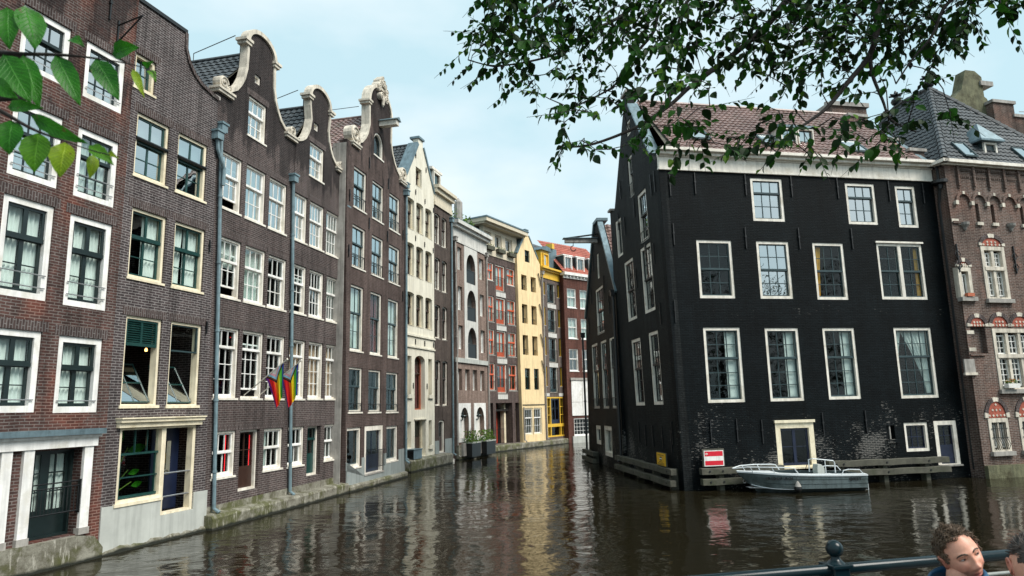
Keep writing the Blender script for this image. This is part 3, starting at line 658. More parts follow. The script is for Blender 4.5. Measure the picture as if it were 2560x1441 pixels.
def scroll(h, u, z, hand, mm='stone', r=.22, y1=.3):
    b = MB(); b.box(u - .36, u + .36, -.10, y1, z - .09, z); b.box(u - .40, u + .40, -.14, y1 + .03, z, z + .07); volute(b, (u - hand * .08, z + .07 + r), r, -.05, y1, hand); volute(b, (u + hand * .22, z + .07 + r * .5), r * .55, -.04, y1, -hand)
    return recalc(b.build('shoulder_scroll', M[mm], h))
scroll(h3, .46, 12.56, 1, r=.21, y1=.2); scroll(h3, 4.15, 12.58, -1, r=.18, y1=.2); scroll(h4, 7.85, 12.6, -1, r=.18, y1=.2)
pipe(h3, [(.30, -.1, 11.25), (.80, -.1, .52)]); pipe(h4, [(4.28, -.1, 11.0), (4.68, -.1, .5)]); pipe(h4, [(8.17, -.14, 10.95), (8.44, -.14, .72)])
def tie(h, pts): b = MB(); b.tube(pts, .015, 5); b.build('tie_rod', M['black'], h)
tie(h3, [(1.4, .4, 15.0), (2.25, 2.6, 15.15), (2.25, 2.6, 14.7)]); tie(h4, [(5.2, .4, 14.9), (6.0, 2.2, 15.0), (6.0, 2.2, 14.6)])
b = MB()   # red tubes glowing behind the windows
for p, q in (((.75, .5, 5.38), (1.4, .5, 5.38)), ((2.0, .5, 5.36), (2.5, .5, 5.36)), ((1.68, .26, 1.42), (1.68, .26, 2.45)), ((2.85, .26, 1.45), (2.85, .26, 2.4))): b.tube([p, q], .012, 6)
b.build('neon_tube', M['neon'], h3)
b = MB(); b.face([(-.0, -.012, .3), (8.4, -.012, .3), (8.4, -.012, .62), (4.5, -.012, .60), (.4, -.012, .56)]); b.build('stone_footing', M['quay'], h4)
# ---- house 5: ornate neck gable
w5 = W3([((8.55, 9.74, 11.32, 13.06), dict(gl='glassr', bars=0, balc=(.5, 6, .02, 'black'))), ((10.35, 11.52, 11.32, 13.03), dict(gl='glassr', balc=(.5, 6, .02, 'black'))), ((12.20, 13.42, 11.30, 13.02), dict(gl='glassr', balc=(.5, 6, .02, 'black'))),
  ((8.50, 9.71, 8.82, 10.57), dict(gl='glassr', balc=(.5, 6, .02, 'black'))), ((10.35, 11.56, 8.82, 10.57), dict(gl='glassr', balc=(.5, 6, .02, 'black'))), ((12.18, 13.44, 8.81, 10.56), dict(gl='glassr', balc=(.5, 6, .02, 'black'))),
  ((8.44, 9.61, 5.42, 8.07), dict(low=2, cur='full')), ((10.28, 11.44, 5.40, 8.06), dict(low=2, cur='wine', gl='glassd')), ((12.14, 13.34, 5.38, 8.03), dict(cur='full')),
  ((8.40, 9.60, 3.00, 4.76), dict(gl='glassd', balc=(.3, 1, .05, 'black'), low=1)), ((10.19, 11.43, 2.98, 4.74), dict(gl='glassd', balc=(.3, 1, .05, 'black'), low=1)), ((12.01, 13.33, 2.96, 4.71), dict(gl='glassd', balc=(.3, 1, .05, 'black'), low=1)),
  ((8.32, 9.57, .88, 2.41), dict(cols=1, up=0, low=1, gl='glassd', fw=.11)), ((12.08, 13.35, .83, 2.35), dict(cols=2, up=0, low=1, gl='glassd', fw=.11))])
def w5b(h):
    ho = w5.__call__(h)
    return ho
for r_, kw in w5.__closure__[0].cell_contents:
    kw.setdefault('cols', 2); kw.update(sa=kw.get('sa', 'slate'), fw=kw.get('fw', .08), lintel=None, split=kw.get('split', .42), sw=.04)
def w5c(h):
    ho = w5(h)
    ho.append(win(h, (10.45, 11.45, 14.25, 15.40), fr='offwhite', sa='slate', cols=1, up=0, low=1, rise=.45, gl='glassd', fw=.08)[0])
    hp, f = win(h, (9.88, 11.71, .52, 2.43), fr='offwhite', sa='blue', cols=2, up=0, low=1, fw=.2, fb=.04, rec=.02, door=True, panel=.38, gl='glassd', name='door', sill='greystone'); ho.append(hp)
    b = MB()
    for z in (.75, 1.42): b.box(10.0, 11.68, -.12, -.10, z - .012, z + .012)
    for k in range(16): b.box(10.02 + k * .11, 10.034 + k * .11, -.12, -.106, .75, 1.42)
    b.build('balcony_rail', M['black'], f)
    return ho
h5 = twin('brown brick house with a carved ornate neck gable, hoist beam and grey base', 8.30, 14.12, 7.86, 14.22, 11.1, 3.1, 13.95, 16.55, 17.55, 1.15, w5c, None, None, None, P=PB5, wall='h5', th=.34)
saddle(h5, 11.1, 7.9, 14.2, 16.3, 13.6, .36, 8, M['tile_red'])
scroll(h5, 8.6, 13.95, 1, r=.38, y1=.32); scroll(h5, 13.7, 13.95, -1, r=.36, y1=.32)
b = MB()   # carved crest on the gable top
for k in range(9):
    a = PI * (k / 8); c = (11.1 + math.cos(a) * .42, 17.42 + math.sin(a) * .45); volute(b, c, (.13 + .04 * math.sin(k * 2.1)), -.14, .2, 1 if k % 2 else -1)
for k in range(5): volute(b, (11.1 + (k - 2) * .16, 17.86 + .13 * (2 - abs(k - 2))), .10, -.12, .18, 1)
volute(b, (10.85, 17.15), .17, -.2, .2, 1); volute(b, (11.35, 17.15), .17, -.2, .2, -1); b.lathe([(0, -.35), (.07, -.25), (.10, 0), (.06, .2), (0, .25)], (11.1, -.12, 17.05), 10)
recalc(b.build('carved_crest', M['stone'], h5))
b = MB(); b.box(10.95, 11.25, -.85, .1, 15.75, 15.98); b.build('hoist_beam', M['offwhite'], h5)
b = MB(); b.face([(10.85, -.92, 15.98), (11.1, -.92, 16.14), (11.1, .0, 16.14), (10.85, .0, 15.98)]); b.face([(11.1, -.92, 16.14), (11.35, -.92, 15.98), (11.35, .0, 15.98), (11.1, .0, 16.14)]); b.face([(10.85, -.92, 15.98), (11.35, -.92, 15.98), (11.1, -.92, 16.14)]); b.face([(10.85, -.92, 15.98), (10.85, 0, 15.98), (11.35, 0, 15.98), (11.35, -.92, 15.98)]); b.build('beam_roof', M['zinc'], h5)
b = MB(); b.prism([(8.30, -.4), (14.12, -.4), (14.12, 1.28), (13.42, 1.28), (13.42, .76), (12.0, .76), (12.0, 1.22), (11.74, 1.22), (11.74, .46), (9.86, .46), (9.86, 1.2), (9.62, 1.2), (9.62, .80), (8.27, .80), (8.27, 1.12), (8.30, 1.12)][:16], -.035, 0.0); recalc(b.build('rendered_base', M['greyrender'], h5))
b = MB(); b.box(7.83, 7.86, .02, .6, .3, 13.8); b.build('party_wall_render', M['greystone'], h5)
anchors(h5, [(9.95, 13.9), (12.0, 13.6), (10.0, 11.2), (11.95, 11.1), (8.15, 11.9), (8.15, 9.6), (13.8, 11.6), (13.8, 8.6)], .5)
tie(h5, [(9.9, .5, 16.3), (11.1, 3.2, 16.9), (11.1, 3.2, 16.3)])
pipe(h5, [(14.0, -.12, 13.4), (14.06, -.12, .75)])
# ---- house 6: cream rendered spout gable
h = house('canal_house', 'cream rendered house with a pointed gable and dark sash windows', PC, 17.5)
ho = []; c6 = dict(fr='cream', sa='brown', fw=.05, cols=1, up=1, low=1, split=.42, rec=.15, sill='creamwall', ext=.12, sw=.06)
ho.append(win(h, (1.45, 2.22, 15.2, 16.25), **c6)[0])
for i, (z0, z1) in enumerate(((12.55, 14.25), (10.04, 11.78), (7.38, 9.13))):
    for j, (u0, u1) in enumerate(((.38, 1.27), (1.53, 2.42), (2.69, 3.58))): ho.append(win(h, (u0, u1, z0, z1), rise=.1, gl='glassr' if i == 0 else ('glass' if i == 1 else 'glassd'), cur='left' if (i + j) % 2 else None, balc=(.4, 5, -.08, 'black') if (i + j) % 2 == 0 else None, **c6)[0])
ho.append(win(h, (1.36, 2.62, 3.02, 5.85), fr='terracotta', sa='redcurtain' if False else 'brown', cols=1, up=1, low=1, split=.32, rec=.24, rise=.3, gl='glassd', cur='wine', sill='greystone', fw=.06)[0])
ho.append(win(h, (1.38, 2.72, .62, 2.49), fr='cream', sa='brown', cols=1, up=0, low=1, rec=.24, door=True, panel=.5, gl='glassd', name='door', sill=False, fw=.06)[0])
nich = [(.51, .98, 3.81, 5.77), (3.06, 3.54, 3.81, 5.75), (.47, .97, 1.13, 2.44), (3.09, 3.50, 1.13, 2.44)]
for r in nich: ho.append(arch(*r))
sp = [(3.86, 15.35), (2.36, 17.62), (2.36, 18.0), (1.78, 18.0), (1.78, 17.62), (.30, 15.35)]
facade(h, [(.24, -.4), (3.88, -.4)] + sp, ho, M['creamwall'])
b = MB()
for u0, u1, z0, z1 in nich: b.face([(u0, .26, z0), (u1, .26, z0), (u1, .26, z1), (u0, .26, z1)])
b.build('niche_back', M['creamwall2'], h)
b = MB()
for u0, u1, z0, z1 in nich[:2] + nich[3:]: b.box(u0 - .05, u1 + .08, -.1, .24, z0 - .2, z0)
b.build('niche_ledge', M['creamwall'], h)
b = MB(); b.box(.24, 3.88, -.08, 0, 6.82, 6.92); b.box(.24, 3.88, -.07, 0, 6.22, 6.30); b.box(1.3, 2.8, -.06, 0, 2.5, 2.56); b.build('string_course', M['creamwall'], h)
band(h, sp[:2], .14, -.06, .5, M['zinc'], 'gable_coping', -1); band(h, sp[4:], .2, -.06, .55, M['zinc'], 'gable_coping', -1); MB().box(1.7, 2.44, -.08, .5, 18.0, 18.12).build('spout_cap', M['zinc'], h)
saddle(h, 2.08, .2, 3.9, 17.75, 15.2, .5, 8, M['tile_dark']); shell(h, .26, 3.86, 15.2, 8, M['creamwall'])
anchors(h, [(1.4, 17.0), (2.75, 16.6), (1.4, 14.9), (2.6, 14.7), (3.75, 14.5), (1.4, 12.3), (2.55, 12.2), (3.7, 12.1), (1.4, 6.7), (2.55, 6.7), (3.7, 6.7), (1.15, 4.4), (2.85, 4.4)], .3)
pipe(h, [(.14, -.1, 14.6), (.16, -.1, .7)])
# ---- house 7: narrow brown brick with white cornice
h = house('canal_house', 'narrow brown brick house with slim arched windows right beside the cream house', PC, 17.5)
ho = []; c7 = dict(fr='offwhite', sa='brown', fw=.06, cols=2, up=1, low=2, split=.4, rise=.1, rec=.08)
for z0, z1 in ((12.5, 14.3), (9.79, 11.66), (6.99, 8.9), (3.22, 5.75)):
    for u0, u1 in ((3.98, 4.74), (5.0, 5.76)): ho.append(win(h, (u0, u1, z0, z1), gl='glassr' if z0 > 9 else 'glassd', **c7)[0])
ho.append(win(h, (4.45, 5.24, .62, 2.41), fr='offwhite', sa='brown', cols=1, up=0, low=1, door=True, panel=.45, gl='glassd', name='door', sill='greystone', rise=.1)[0])
facade(h, [(3.88, -.4), (6.42, -.4), (6.42, 14.9), (3.88, 14.9)], ho, BR['h7'])
shell(h, 3.9, 6.42, 15.9, 8, BR['h7'])
b = MB(); b.box(3.88, 6.5, -.08, .05, 14.75, 14.95); b.box(3.88, 6.5, -.04, .05, 14.95, 15.5); b.box(3.86, 6.55, -.22, .05, 15.5, 15.75); b.box(3.84, 6.6, -.36, .05, 15.75, 15.95); b.build('cornice', M['creamwall2'], h)
b = MB(); b.box(3.88, 6.42, .3, 8, 15.9, 16.0); b.build('flat_roof', M['zinc'], h)
b = MB(); b.box(4.2, 5.5, .35, 3, 16.0, 17.05); b.build('dormer', M['slate'], h); b = MB(); b.box(4.1, 5.6, .2, 3.1, 17.05, 17.2); b.build('dormer_roof', M['offwhite'], h)
hp, f = win(h, (4.35, 5.35, 16.05, 17.0), fr='offwhite', sa='brown', cols=1, up=0, low=1, rec=.2, gl='glassd', sill=False)
b = MB()
for z0 in (.0,): b.prism([(3.9, -.4), (4.43, -.4), (4.43, 1.3), (3.9, 1.3)], -.03, 0); b.prism([(5.26, -.4), (6.4, -.4), (6.4, 1.35), (5.26, 1.35)], -.03, 0)
recalc(b.build('rendered_base', M['greyrender'], h)); MB().box(3.9, 6.42, -.12, 0, -.4, .12).build('base_ledge', M['offwhite'], h)
pipe(h, [(6.28, -.1, 14.3), (6.30, -.1, .5)]); pipe(h, [(6.62, .15, 13.6), (6.62, .15, .2)], mm='greystone', hop=False)
MB().box(6.42, 7.1, .25, .6, -.4, 14.2).build('party_pier', M['greystone'], h)
# ---- house 8: pale brick with stacked arched loggias
h = house('canal_house', 'pale pink brick house with three stacked arched loggias', PD, 21.5)
ho = []; c8 = dict(fr='white', sa='white', fw=.05, cols=1, up=0, low=3, rec=.14, sill='greystone')
for u0, u1, z0, z1 in ((.36, .96, 11.65, 13.12), (3.62, 4.38, 11.56, 13.02), (.38, 1.03, 9.09, 10.60), (3.7, 4.4, 9.06, 10.54), (.42, 1.05, 6.65, 8.14), (3.77, 4.47, 6.62, 8.13)): ho.append(win(h, (u0, u1, z0, z1), gl='glassd', **c8)[0])
for u0, u1 in ((.24, .86), (1.31, 1.98), (2.43, 3.12), (3.6, 4.28)): ho.append(win(h, (u0, u1, 4.13, 5.44), gl='glass', fr='white', sa='white', fw=.05, cols=1, up=0, low=2, rec=.22, sill='greystone')[0])
lo = []
for u0, u1, z0, z1 in ((1.60, 2.98, 11.0, 12.96), (1.66, 3.02, 8.56, 10.58), (1.72, 3.06, 6.18, 8.15)):
    a = arch(u0, u1, z0, z1, .95); lo.append(a); ho.append(a)
ga = [arch(.50, 1.75, 1.22, 3.08, .95), arch(2.76, 4.10, 1.25, 3.09, .95)]; ho += ga
facade(h, [(.0, -.4), (4.85, -.4), (4.85, 13.6), (0, 13.6)], ho, BR['h8'])
def plate(h, outline, holes, material, y, name):
    return facade(h, outline, holes, material, y, .03, .03, name)
plate(h, [(1.29, 5.95), (3.32, 5.95), (3.32, 13.4), (1.29, 13.4)], lo, M['palepanel'], -.03, 'pale_panel')
plate(h, [(.3, 1.0), (2.02, 1.0), (2.02, 3.34), (.3, 3.34)], ga[:1], M['white'], -.03, 'arch_panel'); plate(h, [(2.52, 1.0), (4.34, 1.0), (4.34, 3.34), (2.52, 3.34)], ga[1:], M['white'], -.03, 'arch_panel')
for u0, u1, z0, z1 in ((1.60, 2.98, 11.0, 12.96), (1.66, 3.02, 8.56, 10.58), (1.72, 3.06, 6.18, 8.15)):
    b = MB(); b.box(u0, u1, .02, .05, z0, z0 + .85); b.box(u0, u1, .0, .07, z0 + .85, z0 + .9); b.build('loggia_balustrade', M['black'], h)
    b = MB(); b.box(u0 - .1, u0 - .05, .28, 1.3, z0 - .1, z1); b.box(u1 + .05, u1 + .1, .28, 1.3, z0 - .1, z1); b.face([(u0 - .1, 1.3, z0), (u1 + .1, 1.3, z0), (u1 + .1, 1.3, z1), (u0 - .1, 1.3, z1)]); b.build('loggia_wall', M['palepanel'], h)
    b = MB(); b.box(u0 - .05, u0 + (u1 - u0) * .55, 1.22, 1.28, z0, z1 - .2); b.build('loggia_door', M['green'], h)
for a, (u0, u1) in zip(ga, ((.50, 1.75), (2.76, 4.10))):
    b = MB(); b.face([(u0 - .05, .3, 1.1), (u1 + .05, .3, 1.1), (u1 + .05, .3, 3.12), (u0 - .05, .3, 3.12)]); b.build('arch_back', M['white'], h)
    b = MB(); b.box(u0, u0 + .5, .25, .29, 1.2, 2.2); b.ring(arch(u0, u1 - .3, 2.3, 3.0, .5), arch(u0 + .06, u1 - .36, 2.34, 2.94, .45), .24, .29); b.build('arch_window', M['slate'], h)
    b = MB(); b.lathe([(0, -.1), (.12, -.08), (.2, .02), (.18, .05), (0, .05)], (u0 + .55, .02, 2.55), 12); b.tube([(u0 + .55, .02, 2.6), (u0 + .55, .02, 3.0)], .01, 5); b.build('hanging_lamp', M['slate'], h)
b = MB(); b.box(-.2, 4.95, -.06, .05, 13.4, 13.55); b.box(-.2, 4.95, -.02, .05, 13.55, 14.3); b.box(-.25, 5.05, -.25, .05, 14.3, 14.5); b.box(-.3, 5.1, -.42, .05, 14.5, 14.72); b.build('cornice', M['palepanel'], h)
b = MB(); b.box(-.1, 4.85, -.1, .0, 5.82, 6.1); b.build('balcony_band', M['whiterender'], h)
shell(h, 0, 4.85, 14.5, 8, BR['h8']); MB().box(-.25, 4.85, -.35, 8, 14.72, 14.8).build('flat_roof', M['zinc'], h)
b = MB(); b.tube([(2.2, .8, 14.8), (2.2, .8, 16.6), (2.2, .8, 16.9)], [.28, .28, .05], 10); b.build('chimney', M['greystone'], h)
MB().box(-.05, 4.9, -.18, 0, -.4, .85).build('concrete_base', M['quay'], h)
pipe(h, [(-.12, -.1, 13.4), (.06, -.1, 6.3), (-.05, -.1, 5.6), (.02, -.1, .3)], mm='greystone'); pipe(h, [(4.72, -.1, 13.3), (4.8, -.1, 1.0)], mm='greystone')
# ---- house 9: red window frames, cream attic
h = house('canal_house', 'mauve brick house with orange red window frames and cream attic', PE, 31)
ho = []; c9 = dict(fr='offwhite', sa='orange', fw=.07, cols=2, up=1, low=1, split=.42, rec=.06, sill='greystone', cross=.06, rail=.07, sw=.06)
for z0, z1, zd in ((12.15, 13.48, 11.5), (9.12, 11.03, 9.0), (6.73, 8.57, 6.58), (4.22, 6.17, 4.02)):
    for u0, u1 in ((.05, .98), (2.86, 4.02)): ho.append(win(h, (u0, u1, z0, z1), gl='glass' if z0 > 5 else 'glassd', cur='full' if z0 > 5 else 'left', balc=(.62, 5, .04, 'black') if z0 < 10 else None, **c9)[0])
    ho.append(win(h, (1.28, 2.55, zd, z1), fr='offwhite', sa='orange', cols=2, up=0, low=2, rec=.06, cross=.12, sw=.1, door=True, panel=.12, gl='glass', cur='full' if zd > 5 else None, balc=(1.0, 8, .1, 'black'), sill='greystone', name='balcony_door')[0])
gs = [(.06, .62, .45, 3.34), (.98, 3.25, .45, 3.34), (3.66, 4.2, .45, 3.34)]
for r in gs: ho.append(arch(*r))
facade(h, [(-.35, -.4), (4.42, -.4), (4.42, 14.0), (-.35, 14.0)], ho, BR['h9'])
b = MB(); b.face([(-.3, 1.2, .4), (4.4, 1.2, .4), (4.4, 1.2, 3.4), (-.3, 1.2, 3.4)]); b.box(-.3, 4.4, .28, 1.25, .38, .44); b.box(.6, .98, .28, .9, .4, 3.4); b.box(3.25, 3.66, .28, .9, .4, 3.4); b.build('porch_wall', BR['h9'], h)
hp, f = win(h, (1.2, 2.7, .45, 3.2), fr='red', sa='red', cols=2, up=1, low=2, split=.3, rec=1.0, cross=.12, sw=.09, gl='glassd', sill=False, name='door', balc=(1.0, 8, .6, 'black'))
MB().box(2.85, 3.1, .5, .8, .45, 3.3).build('porch_column', M['cream'], h)
for zd in (11.5, 9.0, 6.58, 4.02): MB().box(1.25, 2.6, -.03, .0, zd - .42, zd - .08).build('panel_slab', M['palepanel'], h)
b = MB(); b.box(-.35, 4.42, -.05, .3, 14.0, 14.45); b.box(-.35, 4.42, .0, .3, 14.45, 14.55); b.build('attic_band', M['creamwall2'], h)
ah = [arch(-.2, .7, 14.75, 15.75), arch(1.25, 2.2, 14.75, 15.75), arch(2.75, 3.75, 14.75, 15.75)]
facade(h, [(-.35, 14.55), (4.42, 14.55), (4.42, 16.1), (-.35, 16.1)], ah, M['creamwall2'], 0, .2, .3, 'attic_wall')
for u0, u1 in ((-.2, .7), (1.25, 2.2), (2.75, 3.75)): win(h, (u0, u1, 14.75, 15.75), fr='offwhite', sa='offwhite', cols=2, up=0, low=1, rec=.1, gl='glass', sill=False, fw=.05)
b = MB(); b.box(-.9, 4.9, -.5, 8, 16.1, 16.22); b.box(-.98, 5.0, -.75, 8, 16.22, 16.5); b.build('roof_overhang', M['creamwall2'], h); MB().box(-1.02, 5.05, -.8, 8, 16.5, 16.6).build('flat_roof', M['zinc'], h)
shell(h, -.35, 4.42, 16.1, 8, BR['h9'])
pipe(h, [(-.2, -.1, 13.6), (-.18, -.1, .6)], mm='greystone'); pipe(h, [(4.36, -.1, 14.6), (4.38, -.1, .6)], mm='black', r=.07)
# ---- house 10: pale yellow spout gable
h = house('canal_house', 'pale yellow rendered house with a pointed gable and dark open windows', PF, 34.5)
ho = []; c10 = dict(fr='yellowwall', sa='green', fw=.03, cols=1, up=0, low=1, rec=.24, sill='wood', gl='glassd')
ho.append(win(h, (5.1, 5.8, 14.28, 15.24), fr='slate', sa='green', cols=2, up=1, low=1, fw=.04, rec=.1, sill='slate', gl='glass')[0])
for z0, z1 in ((11.97, 13.18), (9.37, 10.86), (6.95, 8.46)):
    for i, (u0, u1) in enumerate(((4.52, 5.28), (5.86, 6.62))): ho.append(win(h, (u0, u1, z0, z1), cur='tan' if i else None, balc=(.4, 4, .05, 'black'), **c10)[0])
for u0, u1 in ((4.72, 5.42), (5.98, 6.66)): ho.append(win(h, (u0, u1, 4.31, 5.92), fr='brown', sa='dgreen', fw=.04, cols=2, up=1, low=1, split=.4, rec=.1, sill='wood')[0])
for u0, u1 in ((4.55, 5.7), (5.78, 6.95)): ho.append(win(h, (u0, u1, .92, 2.92), fr='cream', sa='white', cols=3, up=1, low=2, split=.36, rec=.05, gl='glassd', fw=.1, sill=False)[0])
sp = [(6.98, 14.75), (5.68, 16.45), (5.62, 16.85), (5.22, 16.85), (5.18, 16.45), (4.05, 14.75)]
facade(h, [(4.25, -.4), (7.42, -.4), (7.3, 14.4), (6.98, 14.75)] + sp[1:] + [(4.0, 14.4)], ho, M['yellowwall'])
band(h, sp[:2], .1, -.05, .4, M['zinc'], 'gable_coping', -1); band(h, sp[4:], .14, -.05, .5, M['zinc'], 'gable_coping', -1); MB().box(5.18, 5.66, -.06, .4, 16.85, 16.95).build('spout_cap', M['zinc'], h)
saddle(h, 5.42, 4.0, 7.2, 16.3, 14.4, .45, 8, M['tile_dark']); shell(h, 4.25, 7.25, 14.4, 8, M['yellowwall'])
b = MB(); b.box(4.28, 7.4, -.03, 0, 3.12, 3.2); b.build('string_course', M['wood'], h)
for u, z in ((6.9, 13.6), (6.95, 11.1), (7.0, 8.7), (7.05, 6.6)): MB().tube([(u, -.08, z), (u + .35, -.08, z - 1.0)], .045, 6).build('overflow_pipe', M['wood'], h)
pipe(h, [(7.48, -.1, 13.6), (7.5, -.1, .6)], mm='greystone'); pipe(h, [(4.32, -.1, 3.0), (4.34, -.1, .6)], mm='greystone', hop=False)
# ---- house 11: brown brick with yellow trim
h = house('canal_house', 'narrow grey brown brick house with bright yellow cornice and shopfront', PF, 33.5)
ho = []; c11 = dict(fr='yellow', sa='slate', fw=.05, rec=.06, gl='glassd')
for z0, z1, d0, d1 in ((12.02, 13.12, 11.4, 13.08), (9.5, 11.0, 8.97, 10.92), (7.07, 8.58, 6.54, 8.53), (4.6, 6.19, 4.1, 6.17)):
    ho.append(win(h, (7.80, 8.2, z0, z1), cols=1, up=0, low=1, sill='greystone', **c11)[0]); ho.append(win(h, (10.15, 10.6, z0, z1), cols=1, up=0, low=1, sill='greystone', **c11)[0])
    ho.append(win(h, (8.55, 9.82, d0, d1), fr='offwhite', sa='slate', fw=.05, cols=2, up=0, low=2, rec=.06, gl='glass', cross=.1, door=True, panel=.1, balc=(.95, 9, .12, 'black'), name='balcony_door', sill=False)[0])
ho.append(arch(7.95, 10.75, .6, 3.74))
facade(h, [(7.5, -.4), (11.0, -.4), (11.0, 13.4), (7.5, 13.4)], ho, BR['h11'])
f = MB(); f.ring(arch(7.95, 10.75, .6, 3.74), arch(8.05, 10.65, .7, 3.64), .0, .2)
f.box(8.05, 10.65, .0, .2, 1.38, 1.62); f.box(8.5, 8.6, .01, .19, 1.62, 3.64); f.box(10.0, 10.1, .01, .19, 1.62, 3.64); f.box(8.5, 8.6, .01, .19, .7, 1.38); f.box(10.1, 10.2, .01, .19, .7, 1.38); f = f.build('shopfront', M['yellow'], h)
s = MB(); s.ring(arch(8.6, 10.0, 1.62, 3.64), arch(8.75, 9.85, 1.95, 3.5), .06, .12); s.box(9.25, 9.35, .05, .12, 1.9, 3.5); s.build('sash', M['blue'], f)
for z in (2.3, 2.95): b = MB(); b.box(8.05, 8.5, .04, .1, z, z + .05); b.box(10.1, 10.65, .04, .1, z, z + .05); b.build('glazing_bar', M['yellow'], f)
g = MB(); g.face(tilt4(8.05, 10.65, .7, 3.64, .15)); g.build('pane', M['glassd'], f)
b = MB(); b.box(7.5, 11.2, -.06, .0, 13.4, 13.55); b.box(7.5, 11.2, -.03, .3, 13.55, 14.0); b.box(7.45, 11.3, -.2, .3, 14.0, 14.15); b.box(7.4, 11.4, -.38, .3, 14.15, 14.3); b.build('cornice', M['yellow'], h)
b = MB(); b.box(11.0, 11.35, -.05, .3, -.2, 13.4); b.build('yellow_pilaster', M['yellow'], h)
for u0, u1, z0, z1 in ((8.5, 9.9, 11.0, 11.35), (8.5, 9.9, 8.57, 8.92), (8.5, 9.9, 6.14, 6.49), (7.7, 8.4, 3.8, 4.05), (9.9, 10.9, 3.8, 4.05)): MB().box(u0, u1, -.025, 0, z0, z1).build('panel_slab', M['palepanel'], h)
shell(h, 7.5, 11.3, 14.2, 8, BR['h11'])
b = MB(); b.box(8.2, 9.5, .3, 2.5, 14.3, 15.85); b.build('dormer', M['yellow'], h); b = MB(); b.prism([(8.0, 15.85), (9.7, 15.85), (9.5, 16.15), (8.85, 16.25), (8.2, 16.1)], .1, 2.6); recalc(b.build('dormer_roof', M['zinc'], h))
win(h, (8.45, 9.3, 14.5, 15.6), fr='yellow', sa='yellow', cols=1, up=0, low=1, rec=.18, gl='glassr', sill=False)
pantile(h, (7.5, .35, 14.25), (1, 0, 0), (0, 1.6, 2.4), 3.8, 3.2, M['tile_dark']); MB().box(9.55, 11.2, .5, .6, 14.3, 16.4).build('roof_upstand', M['zinc'], h)
b = MB(); b.box(10.1, 10.5, .3, .9, 16.3, 16.75); b.build('chimney', M['yellow'], h)
pipe(h, [(10.92, -.08, 13.2), (10.96, -.08, .6)], mm='greystone'); pipe(h, [(11.45, -.1, 13.6), (11.47, -.1, .6)], mm='pipe', hop=False)
# ---- house 12: red brick behind, orange roof
h = house('canal_house', 'red brown brick house with orange tiled roof, farthest along the canal', PH, 50)
ho = []; c12 = dict(fr='white', sa='white', fw=.06, cols=2, up=1, low=1, split=.45, rec=.04)
for z0, z1 in ((11.2, 12.85), (8.58, 10.33), (5.86, 7.7)):
    for u0, u1 in ((.28, 1.34), (1.82, 2.88), (3.4, 4.45)): ho.append(win(h, (u0, u1, z0, z1), gl='glass', cur='full' if z0 > 8 else None, **c12)[0])
hp, f = win(h, (.55, 2.9, .55, 2.0), fr='white', sa='white', cols=6, up=0, low=4, rec=.04, gl='glassd', fw=.08); ho.append(hp)
facade(h, [(-.1, -.4), (6, -.4), (6, 13.9), (-.1, 13.9)], ho, BR['h12'])
b = MB(); b.box(.35, 2.9, -.06, .0, 2.2, 5.1); b.build('white_hoarding', M['white'], h); b = MB(); b.box(.25, 3.0, -.12, 0, 5.1, 5.3); b.build('hoarding_cap', M['greystone'], h)
b = MB(); b.box(.3, 3.1, -.09, 0, -.4, .55); b.build('rendered_base', M['whiterender'], h)
b = MB(); b.box(1.6, 1.62, -.075, -.06, 2.2, 5.1); b.box(.35, 2.9, -.072, -.06, 3.3, 3.32); b.build('panel_joint', M['greystone'], h)
b = MB(); b.box(-.15, 6.1, -.1, .0, 13.7, 13.95); b.box(-.2, 6.2, -.3, .3, 13.95, 14.2)
for k in range(14): b.box(.1 + k * .42, .2 + k * .42, -.22, 0, 13.8, 13.95)
b.build('cornice', M['white'], h)
shell(h, -.1, 6, 14, 8, BR['h12'])
pantile(h, (-.2, -.1, 14.2), (1, 0, 0), (0, 3.2, 3.4), 6.2, 4.6, M['tile_orange'])
for u in (.25, 1.75, 3.3):
    b = MB(); b.box(u, u + 1.0, .3, 2.2, 14.25, 15.75); b.build('dormer', M['slate'], h); MB().box(u - .08, u + 1.08, .2, 2.3, 15.75, 15.85).build('dormer_roof', M['white'], h)
    win(h, (u + .05, u + .95, 14.3, 15.7), fr='white', sa='white', cols=2, up=0, low=1, rec=.16, gl='glass', sill=False)
